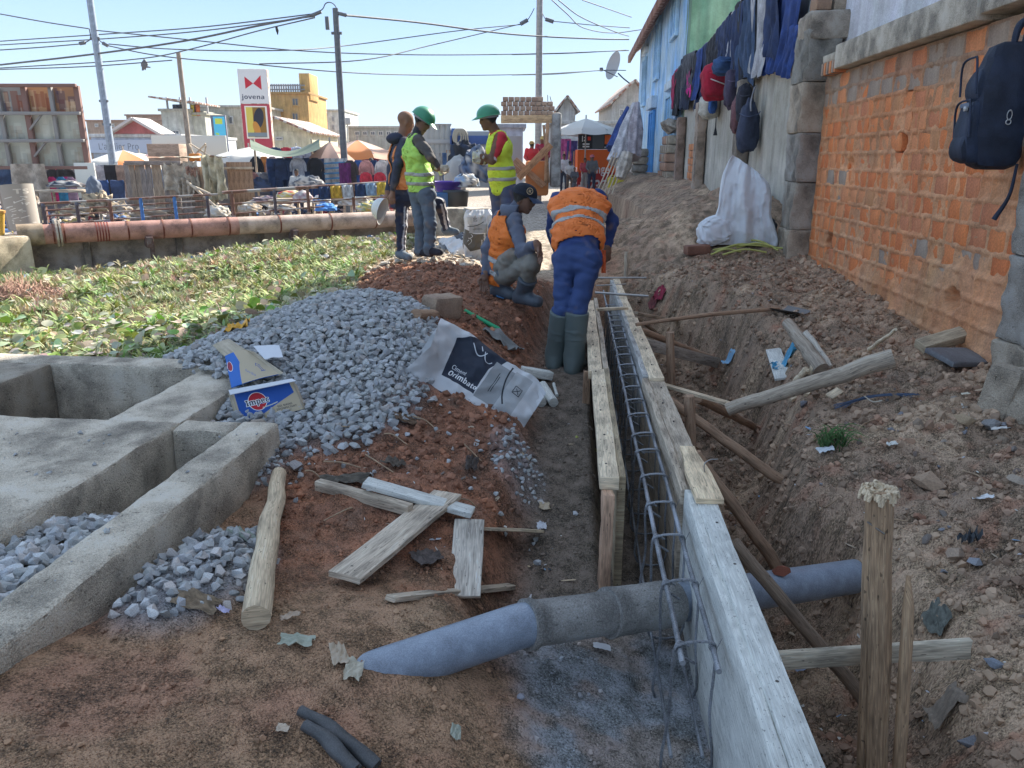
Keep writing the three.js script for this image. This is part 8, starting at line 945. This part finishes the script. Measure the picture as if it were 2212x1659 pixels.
{ // people of the market, small in the picture
  const stand = (label, u, vf, vh, Z, top, legs, o = {}) => { const f = atZ(u, vf, Z), hd = atZ(u, vh, Z); const k = (hd.y - f.y) / 1.56, p = (x, y, z = 0) => V(f.x + x * k * (o.flip || 1), f.y + y * k, f.z + z * k); const sit = o.sit || 0; person(label, { footL: p(-.1, 0), anL: p(-.1, .08), anR: p(.1, .08), toeL: p(-.1, .04, .14), toeR: p(.1, .04, .14), knL: p(-.11, .48, sit * .3), knR: p(.11, .48, sit * .3), hipL: p(-.09, .9 - sit * .35), hipR: p(.09, .9 - sit * .35), waist: p(0, 1.08 - sit * .22), chest: p(0, 1.25 - sit * .12), shL: p(-.18, 1.38 - sit * .03), shR: p(.18, 1.38 - sit * .03), elL: p(-.25, 1.12, .06), elR: p(.25, 1.12, .06), wrL: p(-.16, .98, .22), wrR: p(.16, .98, .22), head: p(0, 1.56, .02), face: V(...(o.face || [0, -.1, 1])), headUp: V(0, 1, 0) }, { top, legs, hair: [.02, .018, .016], wrinkle: .008, ...o.look }, { cell: .026, scale: k, handL: { dir: [.2, -.6, .6], palm: [0, 0, -1], curl: .6 }, handR: { dir: [-.2, -.6, .6], palm: [0, 0, -1], curl: .6 }, handCell: .011 }); };
  stand('vendor in a red hooded jacket and yellow cap left of the timber brace', 1148, 408, 312, 26.9, [.5, .03, .04], [.12, .08, .06], { face: [.7, 0, -.6], look: { beanie: [.42, .3, .12] } }); stand('second vendor in a yellow hat and crimson jacket behind the timber brace', 1172, 408, 302, 27.2, [.32, .02, .06], [.1, .07, .1], { face: [-.7, 0, .5], look: { beanie: [.46, .36, .14] } });
  stand('woman in a pink headscarf and grey jacket in front of the kiosk', 1277, 418, 340, 28.6, [.12, .12, .125], [.03, .04, .08], { face: [-1, -.1, .2], look: { beanie: [.5, .15, .18] } }); stand('person in white shirt and dark trousers left of the kiosk', 1217, 416, 338, 28.8, [.55, .55, .57], [.05, .06, .09], {}); stand('person in black and white jacket seated left of the kiosk', 1240, 420, 365, 27.6, [.1, .1, .11], [.08, .07, .07], { sit: 1 }); stand('person in white top bending by the kiosk, beside the seated one', 1230, 418, 352, 28.2, [.5, .49, .47], [.12, .08, .06], { face: [1, -.3, 0] }); stand('child in a red jacket beside the woman in the pink headscarf', 1262, 412, 346, 28.9, [.45, .06, .08], [.4, .38, .36], { face: [.6, 0, .6] });
  stand('vendor in a white shirt standing behind the shoe table', 648, 470, 372, 20.2, [.5, .49, .47], [.06, .06, .09], {}); stand('vendor in a dark jacket beneath the orange umbrella', 808, 470, 350, 22.6, [.05, .05, .07], [.1, .1, .12], {}); stand('shopper in a mustard top behind the black jackets', 168, 470, 372, 22, [.4, .28, .08], [.05, .06, .1], { face: [1, 0, 0] });
  stand('vendor in a grey top sitting among the clothes under the billboard', 205, 470, 392, 19.4, [.2, .23, .28], [.1, .12, .2], { sit: 1 });
}
{ /* more vendors */ }
{ // jerrycans
  srand(310); const can = (x, y, z, l, i) => { const root = thing('jerrycan', l, 'jerrycan'); mesh('body', box(.29, .42, .24, { r: .05, cell: .1, fn: q => { q.x *= 1 - .06 * noise(q.y * 6, i); } }), M([.55, .46, .035], { rough: .5 }), root); mesh('handle', bar([V(-.09, .2, 0), V(-.06, .26, 0), V(.05, .26, 0), V(.07, .2, 0)], .018, { sub: 4, radial: 6 }), M([.55, .46, .035], { rough: .5 }), root); mesh('neck', new THREE.CylinderGeometry(.03, .035, .06, 12).translate(.1, .23, 0), M([.5, .42, .03]), root); root.position.set(x, y, z); root.rotation.y = rr(-.3, .3); };
  const b = atZ(1322, 425, 27); const nm = ['bottom left', 'bottom right', 'middle left', 'middle right', 'top right']; [[1322, 416], [1341, 416], [1322, 397], [1341, 392], [1341, 370]].forEach(([u, v], i) => { const p = atZ(u, v, 26.6); can(p.x, p.y, p.z, `yellow jerrycan, ${nm[i]} of the stack beside the blue house`, i); });
}
{ // folded tarpaulins and poles leaning on the blue house
  srand(320); const b = (label, A, B, r, c, cat = 'tarpaulin') => single('folded_tarp', label, cat, bar([atZ(...A), V().lerpVectors(atZ(...A), atZ(...B), .5), atZ(...B)], r, { radial: 26, sub: 12, fn: (l, a) => 1 + .28 * Math.sin(a * 4 + l) * Math.sin(a * 3 + 1) + .2 * noise(l * 1.6, a * 2, r[0] * 40) }), cloth(c)); b('dark blue furled tarpaulin leaning left of the grey ones', [1356, 232, 25], [1322, 322, 24.2], [.05, .16, .2], [.03, .06, .2]); b('pale grey furled tarpaulin in the middle of the leaning bundle', [1370, 224, 24.6], [1330, 350, 23.6], [.06, .22, .27], [.44, .43, .45]); b('mauve-grey furled tarpaulin against the blue house', [1377, 222, 24.4], [1362, 340, 23.6], [.06, .22, .25], [.34, .31, .335]); b('cream furled tarpaulin end at the foot of the bundle', [1355, 330, 23.4], [1340, 385, 23.2], [.16, .22, .13], [.45, .41, .36]);
  for (let i = 0; i < 5; i++) { const x = i * 7; single('tarp_pole', ['leftmost', 'second', 'middle', 'fourth', 'rightmost'][i] + ' thin pole sticking out below the furled tarpaulins', 'pole', bar([atZ(1326 + x, 330, 23.5), atZ(1288 + x * 1.2, 420, 23)], .022, { radial: 6 }), WD.grey); }
}
// ---------------------------------------------------------------- washing and bags along the right-hand wall
function onWallR(u, v, off = .1) { const r = sight(u, v), x0 = 2.81 - off, t = x0 / (r.x + .08 * r.z); return V(r.x * t, EYE + r.y * t, r.z * t); }
function drape(label, cat, pts, c, o = {}) {   // pts: outline corners on the wall face: top near, top far, bottom far, bottom near (u, v)
  const [a, b, d, e] = pts.map(p => onWallR(p[0], p[1], o.off ?? .12)), L = a.distanceTo(b), s0 = a.z * 3 + a.y; const k = Math.max(3, Math.round(L * 9)); return single(o.name || 'draped_garment', label, cat, grid(Math.max(16, k * 5), 26, (s, t) => { const over = t < .12 ? (t / .12) : 1, tt = Math.max(0, (t - .12) / .88); const p = V().lerpVectors(a, b, s), q = V().lerpVectors(e, d, s); const fold = .028 * Math.sin(s * k * 2.3 + 3 * noise(tt * 1.5, s * 3, s0)) + .11 * fbm(s * 3.3, tt * 2.2, s0, 3), hem = .06 * noise(s * 5, s0) ; p.lerp(q, tt * (1 + hem)); p.x -= fold * (.35 + .65 * tt) + .03; if (over < 1) { const ang = over * Math.PI / 2; p.x += .16 * (1 - Math.sin(ang)); p.y += .05 * Math.sin(over * Math.PI) - .02 * (1 - over); } return [p.x, p.y, p.z, s * L, tt]; }), cloth(c));
}
{ const nv = [.02, .035, .09], dk = [.022, .024, .032], lt = [.36, .37, .40], dn = [.035, .065, .13], bl = [.02, .05, .19];
  for (const [l, c, ...p] of [['royal blue hoodie at the near end of the washing, beside the stone pier', bl, [1742, -30], [1668, -20], [1650, 158], [1700, 160]], ['blue sleeve hanging against the stone pier', bl, [1730, 60], [1708, 60], [1694, 162], [1712, 168]], ['pale grey track trousers with dark cuffs left of the royal blue hoodie', lt, [1668, -40], [1628, -30], [1620, 160], [1650, 164]], ['denim trousers left of the pale grey track trousers', dn, [1640, -15], [1600, 10], [1592, 150], [1630, 185]], ['navy garment with a long sleeve above the red bag', nv, [1608, 5], [1578, 40], [1575, 165], [1600, 190]], ['light grey top between two navy garments', lt, [1600, 15], [1572, 40], [1572, 120], [1592, 125]], ['navy track jacket left of the light grey top', nv, [1580, 30], [1548, 70], [1545, 150], [1574, 150]], ['pale shirt partly hidden by navy jackets', [.40, .42, .42], [1570, 45], [1546, 75], [1545, 118], [1560, 118]], ['dark striped track trousers', dk, [1558, 60], [1530, 95], [1526, 150], [1550, 150]], ['navy jacket with a zip in the middle of the washing', nv, [1540, 85], [1512, 110], [1505, 240], [1520, 200]], ['blue garment beside the dark track trousers', bl, [1520, 105], [1506, 115], [1498, 215], [1512, 215]], ['black jacket with a magenta lining', dk, [1512, 115], [1490, 125], [1484, 215], [1500, 215]], ['magenta strip of lining showing in the black jacket', [.5, .02, .2], [1496, 150], [1488, 155], [1486, 210], [1494, 210]], ['large dark navy coat at the far end of the washing', [.02, .028, .055], [1500, 118], [1474, 130], [1468, 238], [1490, 238]], ['grey trousers at the far end of the washing', [.12, .13, .15], [1482, 130], [1466, 148], [1462, 235], [1474, 235]], ['dark red garment at the far end of the washing', [.28, .02, .07], [1464, 150], [1454, 165], [1453, 235], [1460, 235]], ['black garment at the farthest end of the washing', dk, [1476, 140], [1460, 160], [1456, 250], [1466, 250]], ['pale blue cloth low at the farthest end of the washing', [.25, .34, .46], [1466, 225], [1456, 230], [1454, 258], [1463, 258]], ['black trousers between the denim and the navy garment', dk, [1606, 0], [1590, 15], [1584, 170], [1604, 178]], ['dark blue shirt behind the red bag', nv, [1560, 75], [1535, 95], [1532, 175], [1556, 178]], ['charcoal sweater over the far coat', [.07, .075, .09], [1502, 112], [1478, 124], [1474, 190], [1494, 190]], ['dark navy jeans right of the royal blue hoodie', nv, [1690, -40], [1660, -30], [1655, 120], [1680, 130]], ['black sleeve hanging low past the grey wall top', dk, [1600, 120], [1588, 125], [1584, 200], [1596, 205]]]) drape(l, 'garment', p, c, { off: .1 + .05 * noise(p[0][0] * .37, 2) });
}
function bag(name, label, cat, u0, v0, u1, v1, c, o = {}) { const um = (u0 + u1) / 2, p = onWallR(um, (v0 + v1) / 2, .2), a = onWallR(u0, (v0 + v1) / 2, .2), d = p.distanceTo(V(0, EYE, 0)) / FD, w = (u1 - u0) * d, h = (v1 - v0) * d, s0 = u0 + v0; const root = thing(name, label, cat); root.position.copy(p); const g = new THREE.SphereGeometry(.5, 36, 26); warp(g, q => { const t = q.y + .5, k = (o.taper ? lerp(1.12, .55, Math.pow(t, 1.6)) : 1), n = 1 + .3 * fbm(q.x * 4 + s0, q.y * 4, q.z * 4, 3) + .1 * q.y; q.x = Math.sign(q.x) * Math.pow(Math.abs(q.x) * 2, .8) / 2 * w * k * n; q.z = Math.sign(q.z) * Math.pow(Math.abs(q.z) * 2, .8) / 2 * w * .9 * k * n; q.y = Math.sign(q.y) * Math.pow(Math.abs(q.y) * 2, .75) / 2 * h * n; }); g.computeVertexNormals(); mesh('body', g, cloth(c), root); mesh('flap', bar([V(-w * .46, h * .26, w * .1), V(-w * .2, h * .2, w * .47), V(w * .25, h * .24, w * .44), V(w * .46, h * .3, w * .05)], .008, { sub: 5, radial: 5 }), cloth(c.map(q => q * 1.7)), root); if (o.strap) mesh('strap', bar([V(-.05 * w, h * .3, w * .4), V(-.02, h * .45, w * .3), V(.05, h * .75, .0)], .014, { sub: 5, radial: 6 }), cloth(o.strap), root); if (o.band) mesh('band', bar([V(-w * .42, h * .12, w * .22), V(-w * .1, -h * .02, w * .5), V(w * .32, -h * .12, w * .34)], .011, { sub: 6, radial: 6 }), plain([.5, .5, .5]), root); return root; }
bag('shoulder_bag', 'red sports bag with a pale line hanging on the washing', 'bag', 1518, 143, 1580, 213, [.30, .012, .035], { band: 1, strap: [.03, .03, .04] }); bag('shoulder_bag', 'blue bag on top of the red sports bag', 'bag', 1542, 126, 1592, 162, [.03, .07, .17]); bag('shoulder_bag', 'dark purple bag right of the red sports bag', 'bag', 1566, 158, 1598, 232, [.06, .05, .085]); bag('hard_hat_bag', 'off-white helmet-like bag below the red sports bag', 'bag', 1512, 210, 1554, 256, [.44, .43, .38]); bag('small_pouch', 'bright blue pouch in front of the off-white bag', 'pouch', 1531, 210, 1548, 244, [.03, .10, .32]); bag('rucksack', 'grey and dull red rucksack behind the navy drawstring bag', 'rucksack', 1580, 214, 1610, 284, [.14, .07, .08]); bag('rucksack', 'black rucksack above the navy drawstring bag', 'rucksack', 1592, 190, 1622, 262, [.03, .032, .045]); bag('drawstring_bag', 'navy drawstring bag hanging lowest on the grey wall', 'bag', 1594, 226, 1638, 326, [.04, .05, .085], { taper: 1, strap: [.2, .2, .22] });
{ const A = onWallR(1547, 252, .2), B = onWallR(1545, 292, .2); single('hanging_strap', 'black strap dangling below the off-white bag', 'strap', bar([A, V().lerpVectors(A, B, .6), B], [.008, .012, .04], { radial: 8 }), cloth([.02, .02, .025])); }
{ // big white sacks by the pier
  const p = G(1600, 520), mk = (dx, w, h, c, l, s) => { const root = thing('white_sack', l, 'sack'); root.position.copy(p).add(V(dx, -.04, 0)); if (s === 1) { const g = sackMesh(h, w * 1.1, .26, 0, .022, 4, .05, 1); g.rotateZ(Math.PI / 2); g.rotateY(1.25); mesh('body', g, M(c, { rough: .6, bump: T.clothB, bs: .014, side: THREE.DoubleSide }), root); return root; } const g = new THREE.SphereGeometry(.5, 60, 44); warp(g, q => { const t = q.y + .5, n = 1 + .34 * fbm(q.x * 4 + s, q.y * 4, q.z * 4, 4), cr = .16 * (1 - Math.abs(2 * noise(q.x * 7 + q.y * 5 + s, q.y * 3, q.z * 7))); const k = lerp(1.05, .74, t) * n + cr; q.x = Math.sign(q.x) * Math.pow(Math.abs(q.x) * 2, .7) / 2 * w * k + .06 * t; q.z = Math.sign(q.z) * Math.pow(Math.abs(q.z) * 2, .7) / 2 * w * .8 * k; q.y = (Math.sign(q.y) * Math.pow(Math.abs(q.y) * 2, .6) / 2 + .46) * h; }); g.computeVertexNormals(); mesh('body', g, M(c, { rough: .65, bump: T.clothB, bs: .012 }), root); return root; };
  mk(.02, .6, .95, [.72, .74, .78], 'tall white plastic sack standing on the bank by the stone pier', 1); const lo = mk(-.32, .4, .36, [.7, .72, .76], 'slumped lower white sack leaning on the tall white one', 5); lo.rotation.z = .3; mk(.24, .3, .34, [.02, .022, .03], 'black bag half hidden behind the tall white sack', 8);
}
{ // black backpack on the right
  const root = thing('backpack', 'large black backpack with a grey buckle hanging on the cement pier', 'backpack'), c = onWallR(2160, 232, .26); root.position.copy(c); root.rotation.y = -wallRot - .12; root.scale.setScalar(.86); const nvy = [.014, .021, .042], m = cloth(nvy, { rough: .75, bs: .004 }), m2 = cloth([.017, .027, .055], { rough: .75, bs: .004 }), h = .84;
  const pack = (w, hh, d, r, amp, tp) => box(d, hh, w, { r, cell: .035, fn: q => { const t = q.y / hh + .5, k = 1 - tp * Math.pow(Math.max(0, t - .45) / .55, 1.5) - .18 * Math.pow(Math.max(0, .3 - t) / .3, 2); q.z *= k; q.x *= lerp(1, k, .7); q.x -= .03 * Math.sin(t * 3.1); const n = amp * fbm(q.x * 7, q.y * 6, q.z * 7, 3); q.x += n; q.z += n; } });
  mesh('body', pack(.36, h, .34, .09, .03, .42), m, root); const pk = mesh('front_pocket', pack(.30, .42, .10, .045, .02, .1), m2, root); pk.position.set(-.155, -.17, -.0); const p2_ = mesh('front_pocket', pack(.27, .2, .1, .04, .015, .1), m, root); p2_.position.set(-.175, -.27, 0); mesh('top_pocket', pack(.25, .25, .1, .04, .012, .5), m2, root).position.set(-.13, .14, 0);
  mesh('buckle', box(.03, .035, .2, { r: .012 }), plain([.13, .16, .22]), root).position.set(-.215, .015, .0); mesh('clasp', box(.02, .035, .05, { r: .006 }), plain([.42, .42, .42], { metal: .5, rough: .4 }), root).position.set(-.235, -.01, .05);
  for (const [y, z] of [[-.08, .0], [.2, .0]]) mesh('piping', bar([V(-.22, y - .12, .155), V(-.235, y + .1, .13), V(-.21, y + .13, .0), V(-.235, y + .1, -.13), V(-.22, y - .12, -.155)], .008, { sub: 6, radial: 6 }), cloth([.03, .04, .07]), root);
  mesh('zip_pull', join([xf(new THREE.TorusGeometry(.022, .004, 6, 14).scale(.7, 1.4, 1), 0, 0, 0), xf(new THREE.TorusGeometry(.016, .004, 6, 12), 0, -.045, 0)]), plain([.5, .5, .5], { metal: .6, rough: .4 }), root).position.set(-.0, -.06, .192);
  mesh('handle', bar([V(0, .36, .05), V(.03, .52, .02), V(.10, .56, -.02), V(.1, .36, -.05)], [.02, .026, .026, .02], { sub: 6, radial: 8 }), m, root); mesh('shoulder_strap', bar([V(.14, .3, .14), V(.24, .1, .2), V(.2, -.25, .16)], .028, { sub: 6, radial: 8 }), m, root); mesh('loose_strap', bar([V(.12, -.38, .14), V(.10, -.6, .15), V(.03, -.76, .15)], [.01, .012, .018], { sub: 6, radial: 6 }), m, root);
}
renderer.render(scene, camera);
